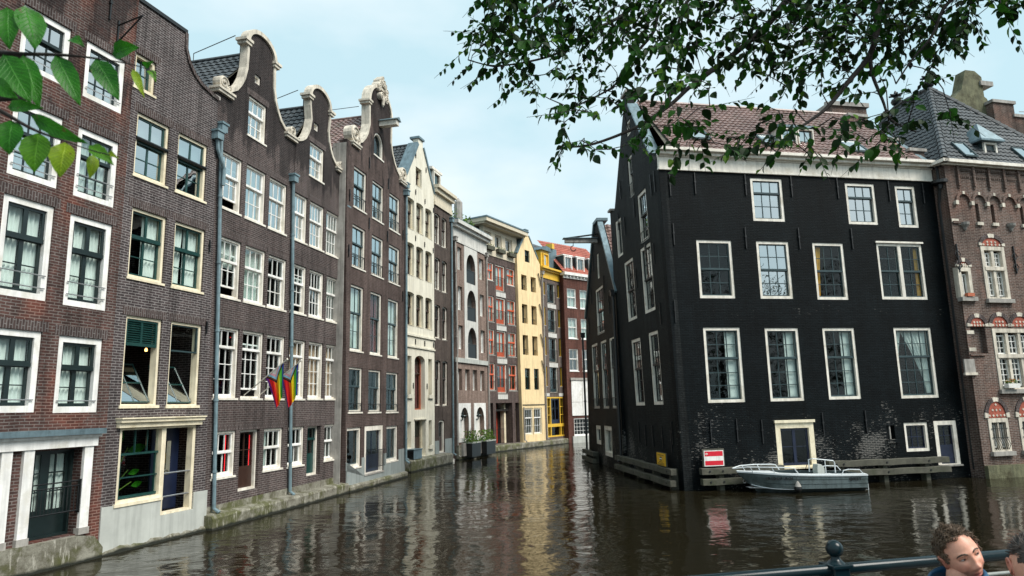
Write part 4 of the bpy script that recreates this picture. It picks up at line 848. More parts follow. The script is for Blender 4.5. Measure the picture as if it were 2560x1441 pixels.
# ---------------------------------------------------------------- right bank: black corner house (front K, gable side L)
h = house('corner_house', 'black painted corner house with white framed windows, white cornice and red pantile roof', PK, 79)
ck = dict(fr='offwhite', sa='slate', fw=.11, cols=3, rec=.03, sw=.045, mun=.028, sill=False)
ho = []
for r, kw in (((3.55, 4.93, 9.98, 11.73), dict(up=1, low=2, split=.33, gl='glassr', cur='blind')), ((7.72, 9.07, 9.97, 11.69), dict(up=1, low=2, split=.33, gl='glassr')), ((10.01, 10.95, 9.90, 11.66), dict(cols=2, up=1, low=2, split=.35, gl='glassr')),
  ((1.10, 2.55, 6.92, 9.17), dict(up=2, low=2, split=.5, gl='glassd')), ((3.58, 4.97, 6.92, 9.18), dict(up=2, low=2, split=.5, gl='glassr')), ((5.99, 7.36, 6.90, 9.17), dict(up=2, low=2, split=.5, gl='glassd', cur='goldl')),
  ((1.13, 2.62, 3.05, 5.82), dict(up=2, low=3, split=.41, gl='glassd', cur='shutter')), ((3.63, 5.04, 3.05, 5.80), dict(up=2, low=3, split=.41, gl='glassd', cur='shutter')), ((6.06, 7.45, 3.07, 5.80), dict(up=2, low=3, split=.41, gl='glassd', cur='shutter')), ((9.18, 10.88, 3.05, 5.81), dict(cols=4, up=2, low=3, split=.41, gl='glassd', cur='tied')),
  ((9.14, 10.19, 1.04, 2.13), dict(up=0, low=2, gl='glassd', sa='blue'))):
    kk = dict(ck); kk.update(kw); ho.append(win(h, r, **kk)[0])
hp = arch(8.84, 10.94, 6.93, 9.22); ho.append(hp)
for u0, u1, cu in ((8.84, 9.93, None), (9.85, 10.94, 'goldr')): kk = dict(ck); kk.update(cols=2, up=2, low=2, split=.5, gl='glassd', cur=cu, rec=.03 if cu else .034); win(h, (u0, u1, 6.93, 9.22), **kk)
MB().box(8.80, 10.98, -.05, .1, 9.22, 9.29).build('window_head', M['offwhite'], h)
hp, f = win(h, (3.72, 5.29, .66, 2.26), fr='cream', sa='blue', cols=2, up=0, low=2, fw=.2, fb=.05, rec=.0, cross=.12, sw=.08, gl='glassd', name='hatch_door', sill='cream', ext=.12); ho.append(hp)
b = MB(); b.box(3.68, 5.33, -.07, .0, 2.26, 2.36); b.build('hatch_head', M['cream'], f)
hp, f = win(h, (10.46, 11.46, .5, 2.16), fr='offwhite', sa='blue', cols=2, up=0, low=2, fw=.16, fb=.03, rec=.0, door=True, panel=.45, gl='glassd', name='door', sill='greystone'); ho.append(hp)
ho.append(arch(8.36, 8.72, 1.53, 2.04))
b = MB(); b.box(8.36, 8.72, .2, .24, 1.5, 2.06); b.build('vent_back', M['black'], h); b = MB(); b.box(8.52, 8.56, .03, .08, 1.53, 2.04); b.build('vent_bar', M['greystone'], h); MB().box(8.3, 8.8, -.1, .02, 1.40, 1.53).build('vent_sill', BR['k'], h)
facade(h, [(.0, -.6), (11.85, -.6), (11.85, 12.3), (-.25, 12.3)], ho, BR['k'])
b = MB(); b.box(-.28, 11.82, -.07, .06, 11.88, 11.97); b.box(-.26, 11.82, -.05, .06, 11.97, 12.40); b.box(-.27, 11.84, -.10, .06, 12.40, 12.46); b.box(-.28, 11.86, -.24, .06, 12.46, 12.58); b.box(-.30, 11.88, -.38, .10, 12.58, 12.70); b.build('cornice', M['offwhite'], h, bevel=.012)
anchors(h, [(.17, 11.7), (1.2, 11.82), (3.32, 11.84), (5.3, 11.86), (7.35, 11.86), (9.7, 11.84), (11.3, 11.8), (.19, 9.78), (3.14, 9.71), (5.42, 9.74), (7.75, 9.79), (.05, 6.85), (1.14, 2.44), (2.17, 2.47), (3.17, 2.4), (5.68, 2.6), (7.5, 2.64)], .85)
pantile(h, (.45, -.12, 12.72), (1, 0, 0), (0, 3.72, 3.6), 11.0, 5.18, M['tile_red']); pantile(h, (.85, 7.32, 12.72), (1, 0, 0), (0, -3.72, 3.6), 10.6, 5.18, M['tile_red'])
MB().tube([(.55, 3.6, 16.36), (11.4, 3.6, 16.36)], .11, 8).build('roof_ridge', M['tile_red'], h)
b = MB(); b.face([(.2, -.1, 12.66), (11.45, -.1, 12.66), (11.45, 3.6, 16.24), (.5, 3.6, 16.24)]); b.face([(.5, 3.6, 16.24), (11.45, 3.6, 16.24), (11.45, 7.3, 12.66), (.85, 7.3, 12.66)]); b.build('roof_boarding', M['wood'], h)
b = MB(); b.face([(11.44, -.12, 12.78), (11.80, -.12, 12.72), (11.80, 3.6, 16.32), (11.44, 3.6, 16.38)]); b.build('verge_flashing', M['zinc'], h)
# roof dormer and skylights
b = MB(); b.box(5.45, 7.05, .75, 3.0, 13.0, 14.22); b.build('dormer', M['offwhite'], h); MB().box(5.38, 7.12, .6, 3.2, 14.22, 14.32).build('dormer_roof', M['zinc'], h)
for u0, u1 in ((5.5, 6.22), (6.28, 7.0)): win(h, (u0, u1, 13.15, 14.18), fr='offwhite', sa='slate', cols=2, up=0, low=2, rec=.62, gl='glassr', sill=False, fw=.05)
sl = Vector((0, 3.72, 3.6)).normalized()
def skylight(h, u, v0, w, l, O, V):
    V = Vector(V).normalized(); U = Vector((1, 0, 0)); n = U.cross(V); P = Vector(O) + V * v0 + n * .13
    b = MB(); q = [P + U * u, P + U * (u + w), P + U * (u + w) + V * l, P + U * u + V * l]
    for a, c in zip(q, q[1:] + q[:1]): b.tube([a, c], .05, 4)
    f = b.build('skylight', M['slate'], h); g = MB(); g.face([tuple(x + n * .01) for x in q]); g.build('pane', M['glassr'], f)
skylight(h, 1.5, .9, .75, .9, (0, -.12, 12.72), sl); skylight(h, 8.3, .45, .8, 1.05, (0, -.12, 12.72), sl); skylight(h, 4.55, .6, .7, 1.0, (0, -.12, 12.72), sl)
# gable side, its own leaning frame inside the house: parts are laid out in side coordinates and turned into house space
tl = Vector((math.sin(R_(173.5)), math.cos(R_(173.5)), 0)); rzL = math.atan2(tl.y, tl.x)
MLs = Matrix.Translation(PK) @ Matrix.Rotation(rzL, 4, 'Z') @ Matrix.Rotation(.021, 4, 'X')
MKi = (Matrix.Translation(PK) @ Matrix.Rotation(math.atan2(math.cos(R_(79)), math.sin(R_(79))), 4, 'Z')).inverted()
ML = MKi @ MLs
before = set(COL.objects)
ho = []
cl = dict(fr='offwhite', sa='black', fw=.13, cols=3, rec=.03, sill=False, gl='glass')
for r, kw in (((-3.66, -3.08, 14.67, 15.33), dict(cols=2, up=0, low=2, fw=.08)), ((-3.87, -3.22, 11.94, 13.76), dict(cols=2, up=1, low=2, fw=.1, balc=(.55, 4, .05, 'black'))), ((-2.88, -1.70, 9.64, 11.75), dict(up=1, low=2, split=.45, balc=(.4, 4, .05, 'black'))), ((-6.54, -5.58, 9.83, 11.60), dict(cols=2, up=0, low=1, cross=.12)),
  ((-5.57, -4.15, 6.70, 9.40), dict(up=2, low=2, split=.5)), ((-3.06, -1.63, 6.72, 9.47), dict(up=2, low=2, split=.5)), ((-5.33, -3.95, 3.00, 5.86), dict(up=2, low=3, split=.45)), ((-2.81, -1.57, 3.02, 5.91), dict(up=2, low=3, split=.45))):
    kk = dict(cl); kk.update(kw); ho.append(win(h, r, **kk)[0])
facade(h, [(-8.05, -.6), (0, -.6), (0, 12.35), (-.35, 12.4), (-.85, 12.82), (-3.2, 16.0), (-3.25, 16.6), (-3.85, 16.6), (-3.9, 16.1), (-6.5, 12.15), (-7.0, 12.3), (-7.3, 12.3), (-7.3, 12.0)], ho, BR['l'], name='gable_wall')
anchors(h, [(-.9, 12.0), (-.45, 12.0), (-3.3, 11.8), (-4.9, 11.4), (-5.2, 13.2), (-5.9, 11.9), (-3.75, 8.8), (-1.2, 9.3), (-1.0, 6.9), (-.75, 2.4), (-1.9, 2.2), (-3.1, 2.2), (-4.1, 2.2), (-5.0, 2.3), (-.9, 2.1)], .85)
MB().box(-3.95, -3.15, -.08, .4, 16.6, 16.72).build('gable_cap', M['greystone'], h); MB().box(-7.4, -6.95, -.1, .4, 12.3, 12.4).build('shoulder_cap', M['greystone'], h)
b = MB(); pts = [(-.85, 12.82), (-3.2, 16.0)]; band(h, pts, .08, -.04, .42, M['zinc'], 'gable_coping', -1)
MB().box(-2.35, -2.2, -.03, .0, 9.1, 9.5).build('hook_plate', M['black'], h)
pipe(h, [(-8.0, -.1, 6.2), (-8.05, -.1, .6)], mm='black', hop=False)
for o in set(COL.objects) - before:
    if o.parent is h: o.matrix_local = ML
b = MB(); b.face([(11.84, .3, -.6), (11.84, 7.3, -.6), (11.84, 7.3, 12.6), (11.84, .3, 12.6)]); b.face([(11.84, 7.3, -.6), (.85, 7.3, -.6), (.85, 7.3, 12.6), (11.84, 7.3, 12.6)]); b.build('body_wall', BR['k'], h)
b = MB()
for z in (2.6, 6.3, 9.5): b.box(.9, 11.8, .4, 7.2, z, z + .15)
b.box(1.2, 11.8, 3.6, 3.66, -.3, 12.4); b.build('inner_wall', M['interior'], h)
b = MB(); b.lathe([(.0, -.3), (.1, -.28), (.12, -.1), (.3, -.05), (.3, .08), (.22, .1)], (11.85, -.35, 11.75), 14); b.tube([(11.85, -.3, 12.5), (11.85, -.3, 11.8)], .05, 8); b.tube([(11.85, -.3, 11.5), (11.9, -.15, 10.9), (11.93, -.12, .3)], .07, 8)
b.build('drainpipe', M['black'], h)
# big stack behind the ridge and stepped parapet stubs at the right hand verge
b = MB(); b.box(11.35, 13.3, 5.0, 6.4, 10, 17.5); b.build('chimney', BR['n'], h)
c = [o for o in h.children if o.name.startswith('chimney')][-1]; b = MB(); b.box(11.25, 13.4, 4.9, 6.5, 17.5, 17.72)
for k in range(4): b.lathe([(.13, 0), (.11, .3), (.0, .3)], (11.6 + .45 * k, 5.7, 17.72), 8)
b.build('chimney_cap', M['greystone'], c)
# ---- second black house with hoist gable
hm = house('gable_house', 'smaller black house with a pointed gable and hoist beam, left of the corner house', PM_, 175)
cm = dict(fr='offwhite', sa='black', fw=.12, cols=3, rec=.03, sill=False, gl='glass'); ho = []
for r, kw in (((3.80, 4.32, 9.68, 11.03), dict(cols=1, up=0, low=1, fw=.1)), ((3.10, 4.98, 6.73, 9.20), dict(up=2, low=2, split=.5, balc=(.4, 5, .05, 'black'))), ((1.39, 3.02, 2.86, 6.37), dict(up=2, low=3, split=.42, balc=(.5, 5, .05, 'black'))), ((3.76, 5.21, 2.86, 6.34), dict(up=2, low=3, split=.42, balc=(.5, 5, .05, 'black'))), ((5.84, 7.16, 2.87, 6.30), dict(up=2, low=3, split=.42, balc=(.5, 5, .05, 'black'))),
  ((1.66, 2.95, .98, 1.97), dict(cols=1, up=0, low=1, gl='glassd', fw=.2)), ((3.72, 5.52, .5, 2.00), dict(cols=2, up=0, low=1, sa='offwhite', gl='glassd', name='door', fw=.2))):
    kk = dict(cm); kk.update(kw); ho.append(win(hm, r, **kk)[0])
mg = [(7.75, 8.3), (4.6, 12.55), (3.72, 12.75), (.2, 8.0)]
facade(hm, [(-.5, -.6), (7.6, -.6)] + mg + [(.0, 7.2)], ho, BR['k'])
band(hm, mg[:2], .14, -.06, .22, M['zinc'], 'gable_coping', -1); band(hm, mg[2:], .2, -.08, .3, M['zinc'], 'gable_coping', -1); MB().box(3.6, 4.7, -.1, .5, 12.7, 12.85).build('gable_cap', M['zinc'], hm)
b = MB(); b.box(4.0, 4.22, -1.75, .1, 11.62, 11.84); b.build('hoist_beam', M['greystone'], hm); b = MB(); b.face([(3.9, -1.85, 11.85), (4.3, -1.85, 11.85), (4.3, 0, 12.1), (3.9, 0, 12.1)]); b.box(3.9, 4.3, -1.85, 0, 11.84, 11.87); b.build('beam_roof', M['zinc'], hm)
b = MB(); b.tube([(4.1, -1.3, 11.62), (4.1, -1.3, 11.45)], .02, 6); b.tube([(4.1, -1.3 + .14 * math.cos(t), 11.32 + .14 * math.sin(t)) for t in [1.6 + k * .45 for k in range(11)]], .025, 6); b.build('hoist_hook', M['black'], hm)
pantile(hm, (7.75, .24, 8.42), (0, 1, 0), (-3.6, 0, 4.2), 9.0, 5.5, M['tile_red']); pantile(hm, (.1, .4, 8.2), (0, 1, 0), (3.9, 0, 4.4), 9.0, 5.8, M['tile_red'])
shell(hm, 0, 7.6, 7.6, 9, BR['k'])
pipe(hm, [(7.55, -.1, 8.2), (7.6, -.1, 7.4), (7.66, -.1, .6)], mm='black', r=.07); pipe(hm, [(-.45, -.12, 7.0), (-.48, -.12, .5)], mm='black', r=.06)
anchors(hm, [(2.9, 11.2), (2.0, 9.5), (5.3, 9.6), (1.0, 8.0), (6.3, 8.4)], .9)
# ---- brick pavilion at the far right
hn = house('pavilion', 'ornate brown brick pavilion with steep dark hip roof and stone cross windows', PN, 76)
ho = []
WN = 7.2
slit = [(1.24, 1.42, 10.05, 10.84), (2.02, 2.20, 10.05, 10.84), (3.54, 3.70, 10.05, 10.84), (5.0, 5.18, 10.05, 10.84)]
for r in slit: ho.append(arch(*r))
def stonewin(r, cols, rows, zs, gl='glass', grille=False, cw=.13):
    u0, u1, z0, z1 = r; ho.append(arch(*r)); f = MB(); f.ring(arch(u0 - .09, u1 + .09, z0 - .02, z1 + .1), arch(u0 + .06, u1 - .06, z0 + .06, z1 - .06), -.03, .2)
    for k in range(1, cols): x = u0 + (u1 - u0) * k / cols; f.box(x - cw / 2, x + cw / 2, .0, .2, z0, z1)
    for z in zs: f.box(u0, u1, -.05, .2, z - .09, z + .06)
    f = f.build('stone_window', M['stone'], hn)
    zz = [z0 + .06] + [z for z in zs] + [z1 - .06]; s = MB(); g = MB()
    for k in range(cols):
        a = u0 + .06 + (u1 - u0 - .12) * k / cols + (cw / 2 if k else 0); c = u0 + .06 + (u1 - u0 - .12) * (k + 1) / cols - (cw / 2 if k < cols - 1 else 0)
        for q0, q1, nr in zip(zz[:-1], zz[1:], rows):
            q0 += .06; q1 -= .09; s.ring(arch(a, c, q0, q1), arch(a + .05, c - .05, q0 + .06, q1 - .05), .1, .15); s.box((a + c) / 2 - .013, (a + c) / 2 + .013, .1, .145, q0, q1)
            for j in range(1, nr): z = q0 + (q1 - q0) * j / nr; s.box(a, c, .102, .143, z - .013, z + .013)
            g.face(tilt4(a + .04, c - .04, q0 + .04, q1 - .04, .125))
    s.build('sash', M['white'], f); g.build('pane', M[gl], f)
    MB().box(u0 - .15, u1 + .15, -.14, .1, z0 - .17, z0 - .01).build('sill', M['greystone'], f)
    if grille:
        b = MB()
        for k in range(7):
            x = u0 + .08 + (u1 - u0 - .16) * k / 6; b.tube([(x, -.05, z1 - .05), (x, -.05, z0 + .5), (x + .03, -.14, z0 + .25), (x, -.05, z0 + .05)], .012, 5)
        b.box(u0, u1, -.06, -.04, z1 - .3, z1 - .28); b.box(u0, u1, -.06, -.04, z0 + .5, z0 + .52); b.build('grille', M['black'], f)
    return f
stonewin((.0, .46, 6.95, 8.05), 1, (1,), (), 'glassd'); stonewin((1.28, 2.28, 6.90, 8.95), 2, (4, 3), (8.15,), 'glass'); stonewin((1.28, 3.15, 3.32, 5.60), 3, (5, 3), (4.63,), 'glassd')
stonewin((.48, 1.25, .98, 2.12), 2, (3,), (), 'glassd', True); stonewin((1.96, 2.75, .98, 2.12), 2, (3,), (), 'glassd', True); stonewin((4.2, 5.9, 3.32, 5.60), 3, (5, 3), (4.63,), 'glassd'); stonewin((4.4, 5.4, 6.90, 8.95), 2, (4, 3), (8.15,), 'glass')
nich = arch(.16, .88, 4.72, 6.12, .38); ho.append(nich)
facade(hn, [(-.05, -.6), (WN, -.6), (WN, 12.4), (-.05, 12.4)], ho, BR['n'])
b = MB(); b.face([(-.05, .0, -.6), (-.05, 9, -.6), (-.05, 9, 12.4), (-.05, .0, 12.4)]); b.face([(WN, .3, -.6), (WN, 9, -.6), (WN, 9, 12.4), (WN, .3, 12.4)]); b.face([(-.05, 9, -.6), (WN, 9, -.6), (WN, 9, 12.4), (-.05, 9, 12.4)]); b.build('body_wall', BR['n'], hn)
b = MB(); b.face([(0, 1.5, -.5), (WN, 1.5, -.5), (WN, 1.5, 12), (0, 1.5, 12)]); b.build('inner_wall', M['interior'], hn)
b = MB(); b.face([(.1, .2, 4.7), (.95, .2, 4.7), (.95, .2, 6.2), (.1, .2, 6.2)]); b.build('niche_back', BR['n'], hn)
b = MB()
for k in range(9):   # corbelled arcade
    c = .65 + k * .78; a = [(c + .39 * math.cos(PI * t / 10), 10.88 + .42 * math.sin(PI * t / 10)) for t in range(11)]; i_ = [(c + .29 * math.cos(PI * t / 10), 10.88 + .31 * math.sin(PI * t / 10)) for t in range(11)]
    for t in range(10): b.prism([a[t], a[t + 1], i_[t + 1], i_[t]], -.09, .0)
recalc(b.build('brick_arcade', BR['n'], hn))
b = MB()
for k in range(10): b.box(.65 + (k - .5) * .78 - .07, .65 + (k - .5) * .78 + .07, -.12, 0, 10.74, 10.9)
for k in range(9): b.box(.65 + k * .78 - .05, .65 + k * .78 + .05, -.105, 0, 11.19, 11.31)
for r in slit: b.box(r[0] - .06, r[1] + .06, -.08, .1, r[2] - .13, r[2])
for u, z in ((-.03, 10.15), (.28, 10.05), (-.03, 5.62), (-.03, 4.95)): b.box(u, u + .34, -.02, 0, z - .14, z)
b.build('stone_block', M['stone'], hn)
MB().box(.0, .65, -.06, .0, 9.95, 10.05).build('brick_ledge', BR['n'], hn); MB().box(-.02, .7, -.06, 0, 4.62, 4.7).build('brick_ledge', BR['n'], hn)
for k in range(10):
    u = .55 + k * .78; b = MB()
    b.box(u - .05, u + .05, -.10, 0, 11.55, 12.4); b.box(u - .05, u + .05, -.05, 0, 11.45, 11.55); b.build('brick_corbel', BR['n'], hn)
for z0, z1, y in ((12.1, 12.27, -.045), (11.8, 11.97, -.03)):   # toothed courses, one outline each
    pl_ = [(.6, z1 + .04), (.6, z1)]
    for q in range(66): u = .62 + q * .099; pl_ += [(u, z1), (u, z0 + .1), (u + .05, z0 + .1), (u + .05, z1)]
    pl_ += [(7.19, z1), (7.19, z1 + .04)]; recalc(MB().prism(pl_[::-1], y, 0).build('dentil_course', BR['n'], hn))
for u, z in ((.55, 10.0), (2.9, 10.05), (5.4, 10.05)): b = MB(); b.lathe([(0, -.34), (.05, -.3), (.09, -.2), (.17, -.1), (.19, 0), (0, 0)], (u, -.03, z), 10); b.build('stone_corbel', M['greystone'], hn)
def tymp(u0, u1, z, rise, mm='tymp'):
    n = 12; c = (u0 + u1) / 2; w = (u1 - u0) / 2; poly = [(c + w * math.cos(PI * k / n), z + rise * math.sin(PI * k / n)) for k in range(n + 1)]
    b = MB(); b.prism(poly, -.015, .0); 
    for i in range(5):
        for j in range(3):
            x = u0 + (i + .5) * (u1 - u0) / 5; zz = z + (j + .4) * rise / 3
            if ((x - c) / w) ** 2 + ((zz + .05 - z) / rise) ** 2 < .8: b.prism([(x, zz - .05), (x + .05, zz), (x, zz + .05), (x - .05, zz)], -.03, -.014, 1)
    recalc(b.build('tympanum', [BR['tymp'], M['stone']], hn))
    o = [(c + (w + .16) * math.cos(PI * k / n), z + (rise + .16) * math.sin(PI * k / n)) for k in range(n + 1)]; b = MB()
    for k in range(n): b.prism([o[k], o[k + 1], poly[k + 1], poly[k]], -.05, 0, 1 if k in (0, n - 1) or (n > 8 and k in (5, 6)) else 0)
    recalc(b.build('arch_band', [BR['sol'], M['stone']], hn))
tymp(1.28, 2.28, 9.08, .34); tymp(.0, .46, 8.18, .2); tymp(.16, .88, 5.78, .36); tymp(1.22, 2.02, 5.78, .42); tymp(2.2, 3.1, 5.78, .42); tymp(.42, 1.3, 2.24, .62); tymp(1.9, 2.8, 2.24, .62)
MB().box(-.4, .1, -.06, .0, 3.98, 4.5).build('stone_tablet', M['greystone'], hn); MB().box(-.45, .14, -.1, 0, 3.88, 3.98).build('tablet_sill', M['stone'], hn)
for u in (.0, 2.85): b = MB(); b.box(u - .02, u + .02, -.06, -.01, 7.95, 9.1); [b.tube([(u, -.04, z), (u + s * .14, -.05, z + .16), (u + s * .05, -.05, z + .3)], .018, 5) for s in (-1, 1) for z in (8.05, 8.5)]; b.build('wall_anchor', M['black'], hn)
b = MB(); b.box(-.2, WN + .2, -.15, .0, 12.4, 12.46); b.box(-.3, WN + .3, -.3, .0, 12.46, 12.6); b.box(-.35, -.05, -.3, 9, 12.46, 12.6); b.build('cornice', M['offwhite'], hn, bevel=.01)
MB().box(-.05, WN, -.16, .0, -.4, .47).build('mossy_plinth', M['moss'], hn)
ZR, DR = 17.75, 3.6
pit = Vector((0, 3.6, ZR - 12.6)).length
pantile(hn, (-.15, -.15, 12.58), (1, 0, 0), (0, 3.75, ZR - 12.58), 7.5, 6.36, M['tile_dark'], keep=lambda u, v: v / 6.36 < min(u, 7.5 - u) / 3.75)
pantile(hn, (-.15, -.15, 12.58), (0, 1, 0), (3.75, 0, ZR - 12.58), 9.4, 6.36, M['tile_dark'], keep=lambda u, v: v / 6.36 < min(u / 3.75, (9.4 - u) / 3.75))
pantile(hn, (7.35, -.15, 12.58), (0, 1, 0), (-3.75, 0, ZR - 12.58), 9.4, 6.36, M['tile_dark'], keep=lambda u, v: v / 6.36 < min(u / 3.75, (9.4 - u) / 3.75))
A, B2 = Vector((3.6, 3.6, ZR + .05)), Vector((3.6, 5.6, ZR + .05))
b = MB()
for p, q in ((Vector((-.1, -.1, 12.62)), A), (Vector((7.3, -.1, 12.62)), A), (A, B2), (Vector((-.1, 9.2, 12.62)), B2)):
    n = int((q - p).length / .34)
    for k in range(n): b.tube([p.lerp(q, k / n), p.lerp(q, (k + 1.08) / n)], [.16, .13], 8)
b.build('hip_ridge', M['tile_dark'], hn)
for P_ in (A, B2):
    b = MB(); b.lathe([(.1, -.1), (.12, .05), (.22, .12), (.27, .25), (.22, .36), (.1, .42), (.09, .5), (.22, .56), (.1, .66), (.05, .8), (0, .86)], P_, 14)
    for k in range(6): a = k * PI / 3; b.tube([(P_.x, P_.y, P_.z + .58), (P_.x + .32 * math.cos(a), P_.y + .32 * math.sin(a), P_.z + .6)], [.07, .045], 6)
    b.build('finial', M['black'], hn)
nv = Vector((0, 3.75, ZR - 12.58)).normalized()
skylight(hn, 1.0, .25, .62, .95, (0, -.15, 12.58), nv); skylight(hn, 4.15, .25, .62, .95, (0, -.15, 12.58), nv)
b = MB(); b.box(2.45, 3.2, .35, 1.6, 12.85, 13.75); f = b.build('dormer', M['slate'], hn); b = MB(); q = [(2.2, .1), (3.45, .1), (3.45, 1.9), (2.2, 1.9)]; t = (2.82, .75, 14.75)
b.box(2.2, 3.45, .1, 1.9, 13.72, 13.8)
for p, r in zip(q, q[1:] + q[:1]): b.face([(p[0], p[1], 13.8), (r[0], r[1], 13.8), t])
b.build('dormer_roof', M['zinc'], f); win(hn, (2.48, 3.17, 12.9, 13.7), fr='offwhite', sa='white', cols=1, up=0, low=1, fw=.09, rec=.26, gl='glassr', sill=False)
# neighbouring stacks and the mossy side gable behind
b = MB(); b.box(7.5, 16, 4.5, 12, -.5, 15.2); b.build('rear_wing', BR['n'], hn)
b = MB(); b.prism([(6.55, 15.2), (10.2, 15.2), (10.2, 17.2), (9.2, 17.4), (8.95, 18.0), (8.75, 18.4), (8.6, 18.5), (8.6, 19.6), (8.2, 19.9), (7.6, 19.9), (7.45, 19.5), (7.2, 18.8), (6.6, 18.2)], 5.0, 5.6); recalc(b.build('rear_gable', M['moss'], hn)); MB().box(8.4, 9.2, 4.9, 5.7, 19.1, 19.35).build('gable_ledge', M['greystone'], hn)
for x0, x1, y0, zt in ((8.6, 9.95, 4.6, 18.0), (9.9, 11.4, 4.6, 17.3)): 
    b = MB(); b.box(x0, x1, y0, y0 + 1.2, 14, zt); f = b.build('chimney', BR['n'], hn); MB().box(x0 - .08, x1 + .08, y0 - .08, y0 + 1.28, zt, zt + .16).build('chimney_cap', M['greystone'], f)
for x0, x1, y0, y1, zt in ((-1.35, -.45, 3.4, 4.2, 15.9), (-.95, -.2, 2.0, 2.7, 14.2), (-.62, .1, 1.0, 1.5, 13.35)): 
    b = MB(); b.box(x0, x1, y0, y1, 10, zt); f = b.build('parapet_stub', BR['n'], hn); MB().box(x0 - .08, x1 + .08, y0 - .08, y1 + .08, zt, zt + .13).build('stub_cap', M['greystone'], f)
# overhead wire from the rear chimney
b = MB(); p0 = Vector((10.2, 4.55, 17.6)); b.tube([p0 + Vector((t * 1.2, -t * .25, -.05 * t + .012 * t * t)) for t in range(9)], .02, 5); o = b.build('overhead_wire', M['black']); o.matrix_world = Matrix.Translation(PN) @ Matrix.Rotation(math.atan2(math.cos(R_(76)), math.sin(R_(76))), 4, 'Z'); tag(o, 'thin black wire running off from the brick chimney at the right edge', 'wire')
# ---------------------------------------------------------------- ground, water, quays, bridge deck
b = MB(); b.face([(-600, -600, -1.6), (600, -600, -1.6), (600, 600, -1.6), (-600, 600, -1.6)]); struct(b.build('ground', M['bed']))
b = MB(); b.face([(-600, -600, 0), (600, -600, 0), (600, 600, 0), (-600, 600, 0)]); struct(b.build('water', M['water']))
def quay(name, label, P, deg, u0, u1, y0, y1, z, seed):
    t = dirv(deg); o = MB(); n = int((u1 - u0) / .45); rr = random.Random(seed)
    pr = [(y1, -.8), (y0 + .02, -.8), (y0, z - .06), (y0 + .05, z), (y1, z + .05)]
    for k in range(n + 1):
        u = u0 + (u1 - u0) * k / n; j = rr.uniform(-.02, .02)
        for y, zz in pr: o.v.append((u, y + j * (y < y1), zz + rr.uniform(-.012, .012)))
    for k in range(n):
        for i in range(4): a = k * 5 + i; o.f.append((a, a + 1, a + 6, a + 5)); o.mi.append(0)
    for k in (0, n): o.f.append(tuple(k * 5 + i for i in range(5))); o.mi.append(0)
    o = recalc(o.build(name, M['quay'])); o.matrix_world = Matrix.Translation(P) @ Matrix.Rotation(math.atan2(t.y, t.x), 4, 'Z'); return tag(o, label, 'quay')
quay('quay_ledge', 'long mossy stone ledge at the foot of the two neck gabled brick houses', PB, 13.04, .35, 8.35, -.4, .1, .36, 1)
quay('quay_ledge', 'low mossy stone ledge below the grey rendered base of the ornate gabled house', PB5, 13.04, 8.36, 14.2, -.16, .1, .24, 2)
quay('quay_ledge', 'higher mossy stone block below the cream house carrying a grey metal box', PC, 17.5, .05, 5.4, -.45, .1, .55, 3)
quay('quay_ledge', 'mossy stone ledge along the bend below the red framed and the two yellow houses', PE, 32.6, -.6, 11.6, -.6, .6, .40, 4)
MB_ = MB(); MB_.box(-9, 14, -6, 4.35, 1.0, 1.2); o = MB_.build('bridge_deck', M['paving']); struct(o)
MB_ = MB(); MB_.box(-9, 14, 3.9, 4.3, .7, 1.0); o = MB_.build('bridge_edge', M['greystone']); struct(o)
# ---------------------------------------------------------------- things on and beside the water
def ray(px, py): return FW * 1717. + RT * (px - 1280.) - UP * (py - 720.5)
def at(px, py, d): return Vector((0, 0, CAMH)) + ray(px, py) * (d / 1717.)
def frame(P, deg, tilt=0):
    t = dirv(deg); return Matrix.Translation(P) @ Matrix.Rotation(math.atan2(t.y, t.x), 4, 'Z') @ Matrix.Rotation(tilt, 4, 'X')
def placed(name, label, cat, P, deg, u, z, y=0, group=None):
    t = dirv(deg); rz = math.atan2(t.y, t.x); q = Matrix.Translation(P) @ Matrix.Rotation(rz, 4, 'Z') @ Vector((u, y, z))
    return thing(name, label, cat, q, rz, group)
def fender(label, P, deg, u0, u1, zu, zl, posts):
    r = placed('fender_beam', label, 'timber fender', P, deg, 0, 0, group='timber fenders bolted round the black houses')
    for z in (zu, zl):
        b = MB(); n = max(3, int((u1 - u0) / .5)); rr = random.Random(int(u1 * 10)); yo = -.46 if z == zl else -.42
        for k in range(n + 1):
            u = u0 + (u1 - u0) * k / n; dz = rr.uniform(-.012, .012)
            b.v += [(u, yo, z + dz), (u, yo, z + .22 + dz), (u, yo + .22, z + .22 + dz), (u, yo + .22, z + dz)]
        for k in range(n):
            for i in range(4): b.f.append((k * 4 + i, k * 4 + (i + 1) % 4, k * 4 + 4 + (i + 1) % 4, k * 4 + 4 + i)); b.mi.append(0)
        b.f += [(0, 1, 2, 3), (n * 4 + 3, n * 4 + 2, n * 4 + 1, n * 4)]; b.mi += [0, 0]
        o = recalc(b.build('beam', M['wood'], r, bevel=.012))
        bb = MB()
        for u in [u0 + .3] + posts: bb.lathe([(0, 0), (.035, 0), (.035, .02), (0, .02)], (0, 0, 0), 8); bb.v[-32:] = [(u + v[0], yo - v[2], z + .11 + v[1]) for v in bb.v[-32:]]
        bb.build('bolt_head', M['black'], o)
    for u in posts: MB().box(u - .09, u + .09, -.30, -.02, -.8, zu + .2).build('post', M['wood'], r)
fender('pair of grey timber fender beams under the red and white sign', PK, 79, .5, 3.7, .56, .20, [1.3, 2.7])
fender('long pair of grey timber fender beams right of the boat', PK, 79, 5.5, 10.6, .62, .28, [6.1, 7.9, 9.7])
